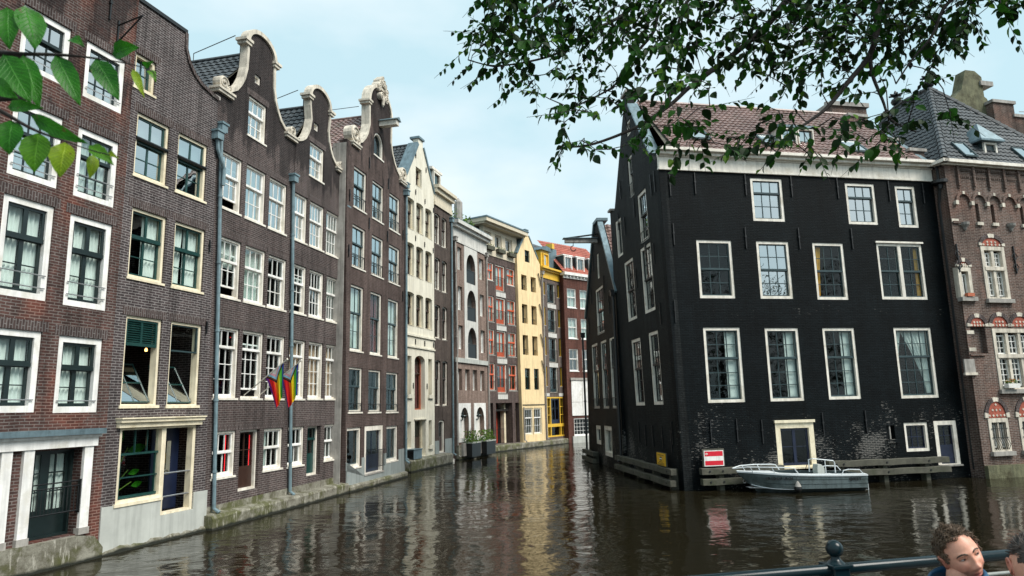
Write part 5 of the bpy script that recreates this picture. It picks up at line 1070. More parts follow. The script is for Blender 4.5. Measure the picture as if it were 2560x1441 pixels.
fender('pair of mossy timber fender beams below the yellow sign', PK, 173.5, -8.0, -.15, .52, .12, [-7, -4.8, -2.6, -.6])
fender('short pair of mossy timber fender beams at the hoist gable house', PM_, 175, -.4, 2.7, .38, .02, [.2, 2.2])
# signs
s = placed('water_sign', 'red and white no entry board on the corner of the black house', 'sign', PK, 79, 1.05, .84, -.30)
b = MB(); b.box(-.42, .42, .03, .07, -.02, .60); b.build('backing_board', M['wood'], s)
def q2(b, x0, x1, z0, z1, y, m=0): b.face([(x0, y, z0), (x1, y, z0), (x1, y, z1), (x0, y, z1)], m)
b = MB(); b.box(-.375, .375, .0, .03, 0, .54); f = b.build('sign_plate', M['white'], s)
b = MB(); q2(b, -.345, .345, .03, .185, -.003); q2(b, -.345, .345, .345, .515, -.003); b.build('red_field', plain('sign_red', (.62, .012, .03), .4, .08, 5, bd=0), f)
b = MB()
for dx, h in ((-.04, .05), (0, .09), (.04, .06)): q2(b, -.28 + dx - .008, -.28 + dx + .008, .43 - h / 2, .43 + h / 2, -.006)
q2(b, -.33, -.23, .425, .437, -.007); b.build('emblem', M['white'], f)
s = placed('warning_sign', 'small yellow notice standing on the fender beam at the black house corner', 'sign', PK, 173.5, -1.42, .78, -.34)
b = MB(); b.box(-.50, .52, .025, .07, -.02, .47); b.build('backing_board', M['wood'], s)
b = MB(); b.box(-.48, .48, .0, .025, 0, .45); f = b.build('sign_plate', plain('sign_yellow', (.82, .46, .012), .45, .08, 5, bd=0), s)
b = MB()
q2(b, -.11, .11, .27, .315, -.004); q2(b, -.11, .11, .18, .225, -.004)
rr = random.Random(3)
for z, w in ((.375, .36), (.13, .2), (.075, .38), (.03, .40)):
    x = -w
    while x < w:
        l = rr.uniform(.04, .08); q2(b, x, min(x + l, w), z - .012, z + .012, -.004); x += l + .022
b.build('lettering', M['black'], f)
b = MB(); q2(b, -.13, .13, .225, .27, -.005); b.build('symbol_bar', M['white'], f)
# boat
BL = 4.25
bt = thing('motor_boat', 'grey aluminium open boat with white rails moored at the black house', 'boat', (7.62, 24.52, 0), R_(4.0))
m_al = plain('painted_aluminium', (.13, .165, .17), .42, .2, 2, 30, .002, metal=.3, streak=.3, dirt=(.06, .075, .07)); m_al2 = plain('pale_boat_deck', (.62, .66, .68), .4, .1, 4, bd=0)
def bsec(t):
    hb = .80 * (1 - (1 - min(t / .5, 1)) ** 2.1) * (1 - .06 * t); hb = max(hb, .012)
    zt = .70 - .16 * math.sin(min(t, 1) * PI / 2); rake = .62 * (1 - t) ** 3
    zk = -.08 + .18 * max(0, 1 - t / .25) ** 2
    pts = []
    for s_ in (0, .22, .24, .46, .48, .70, .72, 1):
        w = hb * (1 - .10 * s_ - .55 * max(0, s_ - .7) / .3 * .75); step = .012 if s_ in (.22, .46, .70) else 0
        pts.append((t * BL + rake * s_ ** 1.3, w + step * min(1, t * 5), zt + (zk - zt) * s_ * (.97)))
    pts.append((t * BL + rake, 0, zk - .05)); return pts
b = MB(); ns = 22; secs = [bsec((k / ns) ** 1.25) for k in range(ns + 1)]; npt = len(secs[0])
for sgn in (-1, 1):
    i0 = len(b.v)
    for sct in secs: b.v += [(x, sgn * y, z) for x, y, z in sct]
    for k in range(ns):
        for j in range(npt - 1): a = i0 + k * npt + j; b.f.append((a, a + 1, a + npt + 1, a + npt)); b.mi.append(0)
last = secs[-1]; b.face([(x, -y, z) for x, y, z in last] + [(x, y, z) for x, y, z in reversed(last[:-1])])
recalc(b.build('hull', m_al, bt))
b = MB()
for sgn in (-1, 1):
    for k in range(ns):
        (x0, y0, z0), (x1, y1, z1) = secs[k][0], secs[k + 1][0]; w0, w1 = min(.20, y0), min(.20, y1)
        b.face([(x0, sgn * (y0 + .025), z0 + .015), (x1, sgn * (y1 + .025), z1 + .015), (x1, sgn * (y1 - w1), z1 + .035), (x0, sgn * (y0 - w0), z0 + .035)]); b.face([(x0, sgn * (y0 + .025), z0 - .03), (x1, sgn * (y1 + .025), z1 - .03), (x1, sgn * (y1 + .025), z1 + .015), (x0, sgn * (y0 + .025), z0 + .015)])
b.build('gunwale', m_al2, bt)
b = MB()
for k in range(3, ns): (x0, y0, z0), (x1, y1, z1) = secs[k][0], secs[k + 1][0]; b.face([(x0, -y0 * .8, .16), (x1, -y1 * .8, .16), (x1, y1 * .8, .16), (x0, y0 * .8, .16)])
for k in range(0, 9): (x0, y0, z0), (x1, y1, z1) = secs[k][0], secs[k + 1][0]; b.face([(x0, -y0, z0 + .02), (x1, -y1, z1 + .02), (x1, y1, z1 + .02), (x0, y0, z0 + .02)])
b.build('deck', m_al2, bt)
b = MB(); b.box(1.9, 2.6, -.62, .62, .2, .50); b.build('seat_box', plain('pale_blue_tarpaulin', (.45, .60, .62), .6, .2, 3, 12, .02), bt); b = MB(); b.box(3.3, 3.65, -.65, .65, .2, .48); b.build('seat_box', m_al2, bt)
b = MB(); b.box(2.95, 3.2, .1, .45, .2, .72); b.prism([(2.95, .72), (3.2, .72), (3.1, .84), (2.98, .84)], .1, .45); recalc(b.build('console', M['whiterender'], bt))
b = MB()
for sgn in (-1, 1):
    pts = [(-.12, sgn * .06, .80), (.25, sgn * .30, .86), (.9, sgn * .60, .86), (1.55, sgn * .70, .84), (1.72, sgn * .71, .82), (1.85, sgn * .72, .64)]; b.tube(pts, .018, 6)
    for x, y, z in ((.45, .36, .66), (1.1, .6, .62)): b.tube([(x, sgn * y, z), (x - .1, sgn * y, .86)], .015, 6)
    b.tube([(3.35, sgn * .74, .55), (3.42, sgn * .74, .70), (3.6, sgn * .74, .73), (4.0, sgn * .73, .71), (4.12, sgn * .73, .56)], .016, 6)
b.tube([(2.85, .5, .56), (2.85, .5, .98), (2.95, .4, 1.02), (3.7, .4, .93), (3.8, .5, .86), (3.8, .5, .5)], .02, 6); b.tube([(3.4, .4, .5), (3.4, .4, .96)], .015, 6)
b.build('handrail', m_al2, bt)
b = MB(); b.tube([(BL - .02, -.45, .2), (BL + .15, -.45, .2), (BL + .15, -.45, -.1)], .016, 6); b.tube([(BL - .02, -.2, .2), (BL + .15, -.2, .2), (BL + .15, -.2, -.1)], .016, 6); b.tube([(BL + .15, -.45, .0), (BL + .15, -.2, .0)], .014, 6); b.build('boarding_ladder', m_al2, bt)
b = MB(); pts = [(.62 + .2 * 0 + x, -y - .012, z) for x, y, z in ()]
sp_ = [secs[k][6] for k in range(1, 12)]; b.tube([(x, -y - .012, z) for x, y, z in sp_], .018, 6); b.build('spray_rail', m_al2, bt)
b = MB(); b.tube([(.28 + .06 * math.cos(a), 0 + .01 * a, .36 + .06 * math.sin(a)) for a in [k * .7 for k in range(10)]], .012, 5); b.build('bow_ring', M['silver'], bt)
def text(body, size, parent, mm, M4):
    cu = bpy.data.curves.new('lettering', 'FONT'); cu.body = body; cu.size = size; cu.align_x = 'LEFT'; cu.extrude = .002; cu.offset = .006
    o = bpy.data.objects.new('tmp', cu); COL.objects.link(o); dg = bpy.context.evaluated_depsgraph_get(); me = bpy.data.meshes.new_from_object(o.evaluated_get(dg))
    bpy.data.objects.remove(o); me.name = 'lettering'; me.materials.clear(); me.materials.append(mm); o = bpy.data.objects.new('lettering', me); COL.objects.link(o); o.parent = parent; o.matrix_local = M4; return o
def hull_m(x, z, yaw, off): return Matrix.Translation((x, off, z)) @ Matrix.Rotation(yaw, 4, 'Z') @ Matrix.Rotation(R_(90), 4, 'X')
def hy(x):   # outer half breadth near the sheer at station x
    t = max(0, min(1, x / BL)); return bsec(t)[1][1]
def hull_text(body, x, z, size, pitch_):   # letter by letter along the curved side
    hv = [sct for sct in secs]
    def side(x, z):
        best = 0
        for sct in hv:
            for q in sct:
                if abs(q[0] - x) < .14 and abs(q[2] - z) < .09: best = max(best, q[1])
        return best
    for ch in body:
        y0, y1 = side(x, z), side(x + pitch_, z); text(ch, size, bt, M['black'], hull_m(x, z - size * .35, math.atan2(-(y1 - y0), pitch_), -y0 - .016)); x += pitch_
hull_text('VREDENBURGH', .80, .49, .115, .075); hull_text('QWEST', 3.58, .42, .125, .088)
f = thing('boat_fender', 'dark teardrop fender with grey top hanging on the boat side', 'fender', Matrix.Translation((7.62, 24.52, 0)) @ Matrix.Rotation(R_(4), 4, 'Z') @ Vector((1.72, -.88, .18)), 0)
b = MB(); b.lathe([(0, -.13), (.07, -.12), (.12, -.06), (.125, 0), (.11, .06)], (0, 0, 0), 14); b.build('fender_bulb', M['black'], f, True)
b = MB(); b.lathe([(.11, .06), (.07, .15), (.03, .22), (0, .24)], (0, 0, 0), 14); b.build('fender_neck', M['greystone'], f, True)
b = MB(); b.tube([(0, 0, .22), (-.01, .06, .38), (.0, .12, .40)], .01, 5); b.build('fender_cord', M['black'], f)
for i, (p, q, lb) in enumerate((((.5, .3, .84), (3.0 - 2.35, 1.15, .84), 'dark mooring rope from the boat bow to the timber beam'), ((2.9, .6, .60), (3.15, 1.05, .95), 'dark mooring rope from the boat stern up to the timber beam'))):
    Mb = Matrix.Translation((7.62, 24.52, 0)) @ Matrix.Rotation(R_(4), 4, 'Z'); b = MB(); a, c = Mb @ Vector(p), Mb @ Vector(q); b.tube([a, a.lerp(c, .5) + Vector((0, 0, -.06)), c], .012, 5); b.tube([c, c + Vector((-.12, .1, -.35))], .012, 5); tag(b.build('mooring_rope', M['black']), lb, 'rope')
# flags
def flagmat():
    m, nt, b = mat('rainbow_flag_cloth'); u = nt.nodes.new('ShaderNodeUVMap'); s = nt.nodes.new('ShaderNodeSeparateXYZ'); nt.links.new(u.outputs[0], s.inputs[0])
    def cramp(fac, cols):
        r = nt.nodes.new('ShaderNodeValToRGB'); cr = r.color_ramp; cr.interpolation = 'CONSTANT'
        while len(cr.elements) < len(cols): cr.elements.new(.5)
        for k, (p, c) in enumerate(cols): cr.elements[k].position = p; cr.elements[k].color = c + (1,)
        nt.links.new(fac, r.inputs[0]); return r.outputs[0]
    st = cramp(s.outputs[1], [(0, (.16, .02, .24)), (.10, (.85, .015, .015)), (.36, (.95, .22, .01)), (.54, (1, .75, .01)), (.72, (.08, .45, .04)), (.9, (.02, .06, .42))])
    d = mth(nt, 'ADD', s.outputs[0], mth(nt, 'ABSOLUTE', mth(nt, 'MULTIPLY', mth(nt, 'SUBTRACT', s.outputs[1], .5), .75)))
    ch = cramp(d, [(0, (.80, .78, .76)), (.14, (.85, .42, .50)), (.22, (.28, .62, .82)), (.29, (.18, .07, .025)), (.34, (.01, .01, .012)), (.39, (0, 0, 0))])
    c = mixc(nt, mth(nt, 'LESS_THAN', d, .39), st, ch); nt.links.new(c, b.inputs['Base Color']); b.inputs['Roughness'].default_value = .75
    t = nt.nodes.new('ShaderNodeBsdfTranslucent'); nt.links.new(c, t.inputs[0]); x = nt.nodes.new('ShaderNodeMixShader'); x.inputs[0].default_value = .45
    nt.links.new(b.outputs[0], x.inputs[1]); nt.links.new(t.outputs[0], x.inputs[2]); nt.links.new(x.outputs[0], nt.nodes['Material Output'].inputs[0]); return m
FM = flagmat(); FB = frame(PB, 13.04)
for i, (base, tip, lb) in enumerate((((2.10, 0, 3.60), (1.78, -1.6, 4.60), 'rainbow pride flag hanging left of the blue drainpipe'), ((2.92, 0, 3.62), (2.58, -1.6, 4.62), 'rainbow pride flag hanging in front of the blue drainpipe'))):
    f = thing('pride_flag', lb, 'flag', PB, math.atan2(dirv(13.04).y, dirv(13.04).x), 'pride flags on the brick house')
    b = MB(); b.tube([base, tip], .018, 8); b.lathe([(0, -.04), (.03, -.02), (.03, .02), (0, .04)], tip, 8); b.build('flag_pole', M['offwhite'], f)
    b = MB(); p0, p1 = Vector(base), Vector(tip); nt_, ns_ = 22, 16; uv = []
    for k in range(nt_ + 1):
        t = k / nt_; P0 = p0.lerp(p1, .50 + .42 * t); T = p0.lerp(p1, .92)
        for j in range(ns_ + 1):
            s_ = j / ns_; P = P0.lerp(Vector((T.x, T.y, P0.z)), (.66 if i == 0 else .5) * s_ ** .8) + Vector((0, 0, -1.0 * s_ * (1 - .12 * abs(t - .5))))
            w = .07 * s_ ** .7 * math.sin(t * 15 + i * 2 + s_ * 1.5); P += Vector((w * .9, w * .35, 0)); b.v.append(tuple(P)); uv.append((s_, t))
    for k in range(nt_):
        for j in range(ns_): a = k * (ns_ + 1) + j; b.f.append((a, a + 1, a + ns_ + 2, a + ns_ + 1)); b.mi.append(0)
    o = b.build('flag_cloth', FM, f, True); ul = o.data.uv_layers.new(name='UVMap')
    for lp in o.data.loops: ul.data[lp.index].uv = uv[lp.vertex_index]
# grey box on the quay by the cream house
a = placed('vent_unit', 'blue grey metal box with dark louvred end on the mossy quay', 'ventilation unit', PC, 17.5, .42, .58, -.42)
b = MB(); b.box(0, .95, 0, .42, 0, .46); b.box(-.03, .98, -.03, .45, .46, .50); b.build('casing', M['zinc'], a, bevel=.012)
b = MB()
for k in range(6): b.box(-.02, 0, .05, .38, .05 + k * .065, .085 + k * .065)
b.box(-.004, 0, .03, .40, .03, .43); b.build('louvre', M['black'], a); MB().box(.05, .9, .05, .4, -.05, 0).build('foot', M['black'], a)
# plants
def leafmat(name, c0, c1, tr=.3):
    m, nt, b = mat(name); v = objco(nt); c = mixc(nt, ramp(nt, noi(nt, v, 9, 2, .6), (.35, 0.), (.65, 1.)), tuple(c0), tuple(c1)); nt.links.new(c, b.inputs['Base Color']); b.inputs['Roughness'].default_value = .55; b.inputs['Specular IOR Level'].default_value = .12
    t = nt.nodes.new('ShaderNodeBsdfTranslucent'); nt.links.new(c, t.inputs[0]); x = nt.nodes.new('ShaderNodeMixShader'); x.inputs[0].default_value = tr
    nt.links.new(b.outputs[0], x.inputs[1]); nt.links.new(t.outputs[0], x.inputs[2]); nt.links.new(x.outputs[0], nt.nodes['Material Output'].inputs[0]); return m
LM = dict(dark=leafmat('dark_leaf', (.006, .018, .005), (.014, .040, .008), .14), bright=leafmat('bright_leaf', (.008, .10, .003), (.03, .19, .006), .4), lime=leafmat('lime_leaf', (.14, .26, .01), (.26, .34, .012), .4), bush=leafmat('bush_leaf', (.05, .12, .02), (.16, .26, .04), .25), bark=plain('bark', (.014, .011, .009), .9, .4, 6, 25, .02))
def leaf(b, base, d, nrm_, l, w, m=0, fold=.25):
    d = d.normalized(); sd_ = d.cross(nrm_); sd_ = sd_.normalized() if sd_.length > 1e-5 else d.orthogonal().normalized(); n = sd_.cross(d).normalized(); i = len(b.v)
    for t, ww in ((0, 0), (.14, .55), (.36, 1), (.62, .86), (.84, .42), (1, 0)):
        p = base + d * (l * t) - n * (l * .22 * t * t); h = w * .5 * ww
        b.v += [tuple(p), tuple(p + sd_ * h + n * h * fold), tuple(p - sd_ * h + n * h * fold)]
    for k in range(5):
        a = i + k * 3; b.f += [(a, a + 1, a + 4, a + 3), (a, a + 3, a + 5, a + 2)]; b.mi += [m, m]
def rv(s=1): return Vector((random.uniform(-s, s), random.uniform(-s, s), random.uniform(-s, s)))
def bush(parent, x0, x1, y0, y1, z0, z1, n, l, mm='bush', name='foliage', stems=True):
    b = MB(); st = MB()
    for k in range(n):
        p = Vector((random.uniform(x0, x1), random.uniform(y0, y1), z0 + (z1 - z0) * random.random() ** 1.4)); leaf(b, p, rv() + Vector((0, 0, .3)), rv() + Vector((0, 0, 1)), l * random.uniform(.6, 1.2), l * .5)
    b.build(name, LM[mm], parent)
    if stems:
        for k in range(10): x = random.uniform(x0, x1); y = random.uniform(y0, y1); st.tube([(x, y, z0), (x + random.uniform(-.1, .1), y, z1 + random.uniform(0, .3))], .008, 4)
        st.build('stem', LM['bark'], parent)
for i, (u0, u1, lb) in enumerate(((.3, 2.05, 'black flower trough with bushy green plants under the left white arch'), (2.5, 4.35, 'black flower trough with bushy green plants under the right white arch'))):
    t = placed('flower_trough', lb, 'planter', PD, 21.5, u0, 0, -.18, 'troughs under the white arches')
    w = u1 - u0; MB().box(.45, w, -.5, 0, .12, .92).build('trough', M['black'], t, bevel=.01); MB().box(.0, .42, -.14, 0, .2, .95).build('side_box', M['greystone'], t)
    b = MB(); b.box(.42, w + .03, -.53, .0, .92, .99)
    b.build('trough_rim', M['whiterender'], t); bush(t, .3, w, -.55, .05, 1.0, 1.65, 420, .12)
for u, lb in ((-.2, 'weathered wooden window box leftmost on the cream attic'), (1.3, 'weathered wooden window box in the middle of the cream attic'), (2.85, 'weathered wooden window box rightmost on the cream attic')):
    t = placed('window_box', lb, 'planter', PE, 31, u, 14.35, -.06, 'window boxes on the cream attic'); MB().box(.0, .95, -.28, 0, 0, .28).build('box', M['wood'], t); bush(t, .05, .9, -.25, -.03, .28, .42, 60, .08, stems=False)
t = placed('window_box', 'white window box with orange flowers on the brick pavilion', 'planter', PN, 76, 1.36, 3.36, -.06); MB().box(0, .55, -.2, 0, 0, .17).build('box', M['white'], t); bush(t, .03, .52, -.18, -.02, .17, .32, 70, .07, stems=False); 
b = MB()
for k in range(26): leaf(b, Vector((random.uniform(.03, .52), random.uniform(-.2, -.02), random.uniform(.22, .36))), rv(), rv(), .05, .05)
b.build('flower', plain('orange_petal', (.65, .25, .03), .6, .4, 20, bd=0), t)
t = placed('flower_pot', 'terracotta trough on the small window sill of the pavilion', 'planter', PN, 76, .08, 6.96, -.04); MB().box(0, .34, -.14, .0, 0, .13).build('pot', M['terracotta'], t); MB().box(.02, .32, -.12, -.02, .13, .14).build('soil', M['bed'], t)
t = placed('roof_shrub', 'leafy green shrub on the roof beside the grey chimney', 'shrub', PD, 21.5, 0, 14.8, .3); bush(t, .3, 4.6, .2, 1.6, 0, 1.1, 900, .2)
# houseplant seen through the shop window
t = placed('house_plant', 'tall banana plant in a pot behind the shop window', 'plant', PA, 16.3, -2.35, 1.0, .75)
b = MB(); b.lathe([(0, 0), (.13, 0), (.17, .28), (.14, .28), (0, .26)], (0, 0, 0), 12); b.build('pot', M['slate'], t)
b = MB(); g = MB()
for dx, zt, l in ((-.25, 1.25, .42), (.1, 1.45, .5), (.45, 1.3, .55), (.5, .75, .35), (-.1, .95, .35), (.62, .45, .35)): b.tube([(0, 0, .2), (dx * .4, 0, zt * .6), (dx, -.02, zt)], .014, 5); leaf(g, Vector((dx, -.02, zt - .1)), Vector((.25 + dx * .3, -.1, .75 if dx < .3 else .1)), Vector((0, -1, .2)), l, l * .42)
b.build('stem', LM['bush'], t); g.build('foliage', LM['bright'], t)
# railing of the bridge
RA, RB = Vector((1.153, 3.39, 2.265)), Vector((2.58, 3.72, 2.285)); rd_ = (RB - RA).normalized(); rd_.z = 0
m_rail = plain('glossy_green_black_paint', (.004, .014, .018), .24, .3, 5, bd=0); m_rail.node_tree.nodes['Principled BSDF'].inputs['Specular IOR Level'].default_value = .28
r = thing('bridge_railing', 'glossy dark green railing on the bridge with ball topped posts', 'railing', (1.55, 3.56, 1.2), math.atan2(rd_.y, rd_.x))
tx = (at(2088, 1400, 3.38) - Vector((1.55, 3.56, 0))).dot(rd_)
b = MB(); b.tube([(-5, 0, 1.075), (6, 0, 1.075)], .027, 12); b.build('top_rail', m_rail, r, True)
b = MB(); b.tube([(tx, -.03, .995), (6, -.03, .995)], .009, 8); b.tube([(-5, -.03, .995), (tx - .08, -.03, .995)], .009, 8); b.build('cable_rail', M['whiterender'], r, True)
b = MB(); b.tube([(-5, 0, .55), (6, 0, .55)], .018, 8); b.build('middle_rail', m_rail, r, True); b = MB(); b.tube([(-5, 0, .12), (6, 0, .12)], .018, 8); b.build('bottom_rail', m_rail, r, True)
for x in (tx - 2.9, tx, tx + 2.9):
    b = MB(); b.box(x - .045, x + .045, -.045, .045, 0, 1.10); b.box(x - .058, x + .058, -.058, .058, 1.085, 1.105); p = b.build('post', m_rail, r, bevel=.006)
    b = MB(); b.lathe([(.045, 1.105), (.03, 1.118), (.022, 1.125), (.022, 1.135)] + [(.041 * math.sin(a), 1.172 - .041 * math.cos(a)) for a in [.55 + k * (PI - .55) / 12 for k in range(13)]], (x, 0, 0), 20); b.build('ball_finial', m_rail, p, True)
# ---------------------------------------------------------------- trees
def curve(pts, n=6):
    out = []; P = [pts[0]] + list(pts) + [pts[-1]]
    for i in range(1, len(P) - 2):
        for k in range(n):
            t = k / n; p0, p1, p2, p3 = P[i - 1], P[i], P[i + 1], P[i + 2]
            out.append(.5 * ((2 * p1) + (p2 - p0) * t + (2 * p0 - 5 * p1 + 4 * p2 - p3) * t * t + (3 * p1 - p0 - 3 * p2 + p3) * t ** 3))
    return out + [pts[-1]]
t1 = thing('canal_tree', 'leafy tree reaching dark green branches across the upper right sky', 'tree', (7.2, 2.6, 1.2))
T0 = Vector((7.2, 2.6, 1.2)); inv = lambda p: p - T0
fork = Vector((6.6, 3.0, 6.4))
b = MB(); b.tube(curve([inv(Vector((7.2, 2.6, 1.0))), inv(Vector((7.15, 2.65, 2.5))), inv(Vector((6.9, 2.8, 4.6))), inv(fork), inv(Vector((6.4, 3.3, 8.0))), inv(Vector((6.0, 3.9, 10.5)))], 5), [.30 - .008 * k for k in range(26)], 12); b.build('trunk', LM['bark'], t1, True)
limbs = [([(2330, -200, 6.0), (2203, 0, 5.8), (2193, 70, 5.7), (2175, 137, 5.6), (2125, 200, 5.5), (2072, 265, 5.4), (2028, 300, 5.3), (1975, 335, 5.2)], .035),
 ([(2175, 137, 5.6), (2181, 187, 5.5), (2206, 250, 5.4), (2228, 300, 5.3), (2290, 330, 5.2)], .018),
 ([(2330, -200, 6.0), (2090, -90, 6.2), (1969, 0, 6.2), (1925, 56, 6.1), (1848, 125, 6.0), (1770, 184, 5.8), (1723, 219, 5.7), (1676, 262, 5.6), (1592, 318, 5.4), (1489, 359, 5.3), (1430, 368, 5.2)], .035),
 ([(2330, -200, 6.0), (1960, -150, 6.6), (1800, -70, 6.6), (1717, 6, 6.5), (1692, 69, 6.4), (1661, 109, 6.3), (1642, 147, 6.2)], .028),
 ([(1800, -70, 6.6), (1690, -20, 6.5), (1648, 31, 6.4), (1633, 81, 6.3), (1592, 131, 6.2), (1558, 175, 6.0), (1530, 219, 5.9), (1442, 265, 5.7), (1420, 275, 5.7)], .022),
 ([(1960, -150, 6.6), (1720, -100, 6.9), (1567, 31, 6.8), (1473, 81, 6.6), (1411, 125, 6.4), (1342, 150, 6.3), (1240, 165, 6.1), (1170, 150, 6.0)], .022),
 ([(1720, -100, 6.9), (1480, -40, 6.9), (1348, 31, 6.7), (1280, 81, 6.5), (1239, 94, 6.4), (1200, 120, 6.2)], .018),
 ([(2330, -200, 6.0), (2420, -60, 5.6), (2360, 20, 5.5), (2330, 90, 5.4), (2280, 150, 5.4), (2240, 210, 5.3)], .02),
 ([(2420, -60, 5.6), (2480, -40, 5.4), (2500, 0, 5.3), (2495, 25, 5.3)], .012)]
nodes = []; b = MB(); hub = at(2330, -200, 6.0)
b.tube(curve([inv(fork), inv(fork.lerp(hub, .5) + Vector((0, 0, .5))), inv(hub)], 6), [.13 - .006 * k for k in range(13)], 10)
for pts, r0 in limbs:
    P = curve([at(*p) for p in pts], 5); n = len(P); b.tube([inv(p) for p in P], [max(.006, r0 * (1 - .8 * k / n)) for k in range(n)], 7)
    nodes += [p for p in P]
rg = random.Random(5)
poly = [(1225, -120), (1215, 0), (1200, 60), (1150, 135), (1160, 165), (1225, 192), (1290, 215), (1330, 200), (1400, 190), (1392, 260), (1400, 330), (1405, 380), (1530, 372), (1548, 385), (1640, 375), (1700, 385), (1725, 415), (1742, 395), (1800, 370), (1872, 372), (1905, 440), (1950, 385), (2010, 430), (2040, 410), (2060, 360), (2130, 365), (2245, 385), (2270, 350), (2395, 290), (2385, 262), (2300, 240), (2330, 215), (2400, 160), (2350, 130), (2385, 100), (2440, 70), (2445, 0), (2560, 0), (2560, -120)]
holes = [[(1330, 205), (1400, 210), (1395, 330), (1330, 330)], [(2030, 205), (2120, 235), (2150, 280), (2050, 285), (1985, 290)], [(2120, 215), (2160, 190), (2175, 290), (2150, 300)], [(2215, 140), (2320, 150), (2330, 200), (2230, 235)], [(2440, 10), (2490, 10), (2470, 70), (2440, 70)], [(1560, 240), (1660, 190), (1680, 240), (1580, 300)], [(1430, 290), (1540, 250), (1560, 330), (1440, 330)], [(1735, 60), (1800, 50), (1850, 90), (1760, 150)], [(1840, 175), (1960, 200), (1950, 250), (1800, 260), (1780, 210)]]
cl = []; tries = 0
while len(cl) < 820 and tries < 60000:
    tries += 1; x = rg.uniform(1150, 2560); y = rg.uniform(-120, 440)
    if not inpoly((x, y), poly): continue
    inh = any(inpoly((x, y), h_) for h_ in holes)
    if inh and rg.random() < .93: continue
    gap = noise.noise(Vector((x / 75., y / 48., 7.7)))            # sprays with sky between them
    if gap < -.12 + (.0 if y < 120 else .1) and rg.random() < (.5 if y < 110 else .85): continue
    dens = 1.0 if y < 130 else (.6 if y < 230 else (.24 if x > 1560 else .65))
    if rg.random() > dens: continue
    md = 14 if y < 150 else 20
    if any(abs(x - c[0]) < md * 1.2 and abs(y - c[1]) < md * .7 for c in cl): continue
    cl.append((x, y, 5.7 + 1.1 * noise.noise(Vector((x / 260., y / 200., 3.1))) + rg.uniform(-.45, .45) - (.5 if y > 250 else 0)))
for x, y in ((2495, 20), (2510, 35), (2525, 25), (2540, 12), (2418, 62), (2330, 185), (1345, 232), (1338, 225), (2390, 290), (2375, 285)): cl.append((x, y, 5.3))
pend = [at(*c) for c in cl]; tw = MB(); lf = MB()
best = [(min(((p - q).length, i) for i, q in enumerate(nodes))) for p in pend]; alive = set(range(len(pend)))
while alive:   # grow twigs outward, each joined to the nearest wood already there
    k = min(alive, key=lambda i: best[i][0]); alive.discard(k); p = pend[k]; q = nodes[best[k][1]]; ni = len(nodes); nodes.append(p)
    mid = q.lerp(p, .5) + Vector((rg.uniform(-.03, .03), rg.uniform(-.03, .03), rg.uniform(-.01, .05))); L_ = (p - q).length
    tw.tube([inv(q), inv(mid), inv(p)], [.0052, .004, .0028], 4, cap=False)
    for i in alive:
        d = (pend[i] - p).length
        if d < best[i][0]: best[i] = (d, ni)
    dr = (p - q).normalized() if L_ > 1e-4 else Vector((0, 0, -1)); dr = (dr + Vector((-.2, -.1, -.15))).normalized()
    fl = (dr + Vector((rg.uniform(-.5, .1), rg.uniform(-.4, .4), rg.uniform(-.25, .1)))).normalized(); sp_n = Vector((rg.uniform(-.4, .4), rg.uniform(-.4, .4), 1)); sdv = fl.cross(sp_n).normalized()
    nl = rg.choice((5, 6, 7, 7, 8, 9)); sz = rg.uniform(.75, 1.2); tw.tube([inv(p), inv(p) + fl * .036 * nl + Vector((0, 0, -.004 * nl))], [.0028, .0012], 4, cap=False)
    for j in range(nl):
        s = inv(p) + fl * (.036 * j - .05) + Vector((0, 0, -.0006 * j * j)); sg = 1 if j % 2 else -1
        d = fl * .5 + sdv * sg * rg.uniform(.5, 1.1) + Vector((rg.uniform(-.2, .2), rg.uniform(-.2, .2), rg.uniform(-1.0, -.1)))
        l = sz * rg.uniform(.06, .115) * (1 - .05 * j); u_ = rg.random(); q_ = .5 if cl[k][0] > 1750 else .34
        leaf(lf, s, d, sp_n + Vector((rg.uniform(-.8, .8), rg.uniform(-.8, .8), rg.uniform(-.3, .3))), l, l * rg.uniform(.56, .74), 0 if u_ < q_ else (1 if u_ < .93 else 2), rg.uniform(.1, .5))
b.build('limb', LM['bark'], t1, True); tw.build('twig', LM['bark'], t1); lf.build('foliage', [LM['dark'], leafmat('mid_leaf', (.011, .052, .006), (.025, .098, .010), .32), leafmat('light_leaf', (.05, .13, .01), (.10, .19, .02), .4)], t1)
# tree beside the camera on the left, one twig hangs into view
t2 = thing('young_tree', 'slender tree at the left whose bright green leaves hang close by', 'tree', (-2.9, -.2, 1.2)); T0 = Vector((-2.9, -.2, 1.2))
b = MB(); b.tube(curve([Vector((0, 0, -.1)), Vector((.05, .05, 1.5)), Vector((.0, .1, 3)), Vector((.1, .2, 5.5))], 5), [.11 - .004 * k for k in range(16)], 10); b.build('trunk', LM['bark'], t2, True)
K_ = 460 / 1441.
def nz_(x, y, d): return at(x * K_, y * K_, d) - T0
b = MB(); j1 = Vector((.02, .1, 2.3))
for pts, d in (([(-700, 330), (-200, 400), (0, 420), (430, 430), (680, 450), (1000, 500), (1180, 555), (1215, 600)], 1.42), ([(-700, 600), (-200, 790), (0, 870), (250, 1010), (500, 1105), (720, 1180), (860, 1215)], 1.36)):
    P = curve([j1] + [nz_(x, y, d) for x, y in pts], 6); b.tube(P, [max(.0012, .010 * (1 - k / len(P)) ** 1.5) for k in range(len(P))], 6)
b.build('branch', LM['bark'], t2, True)
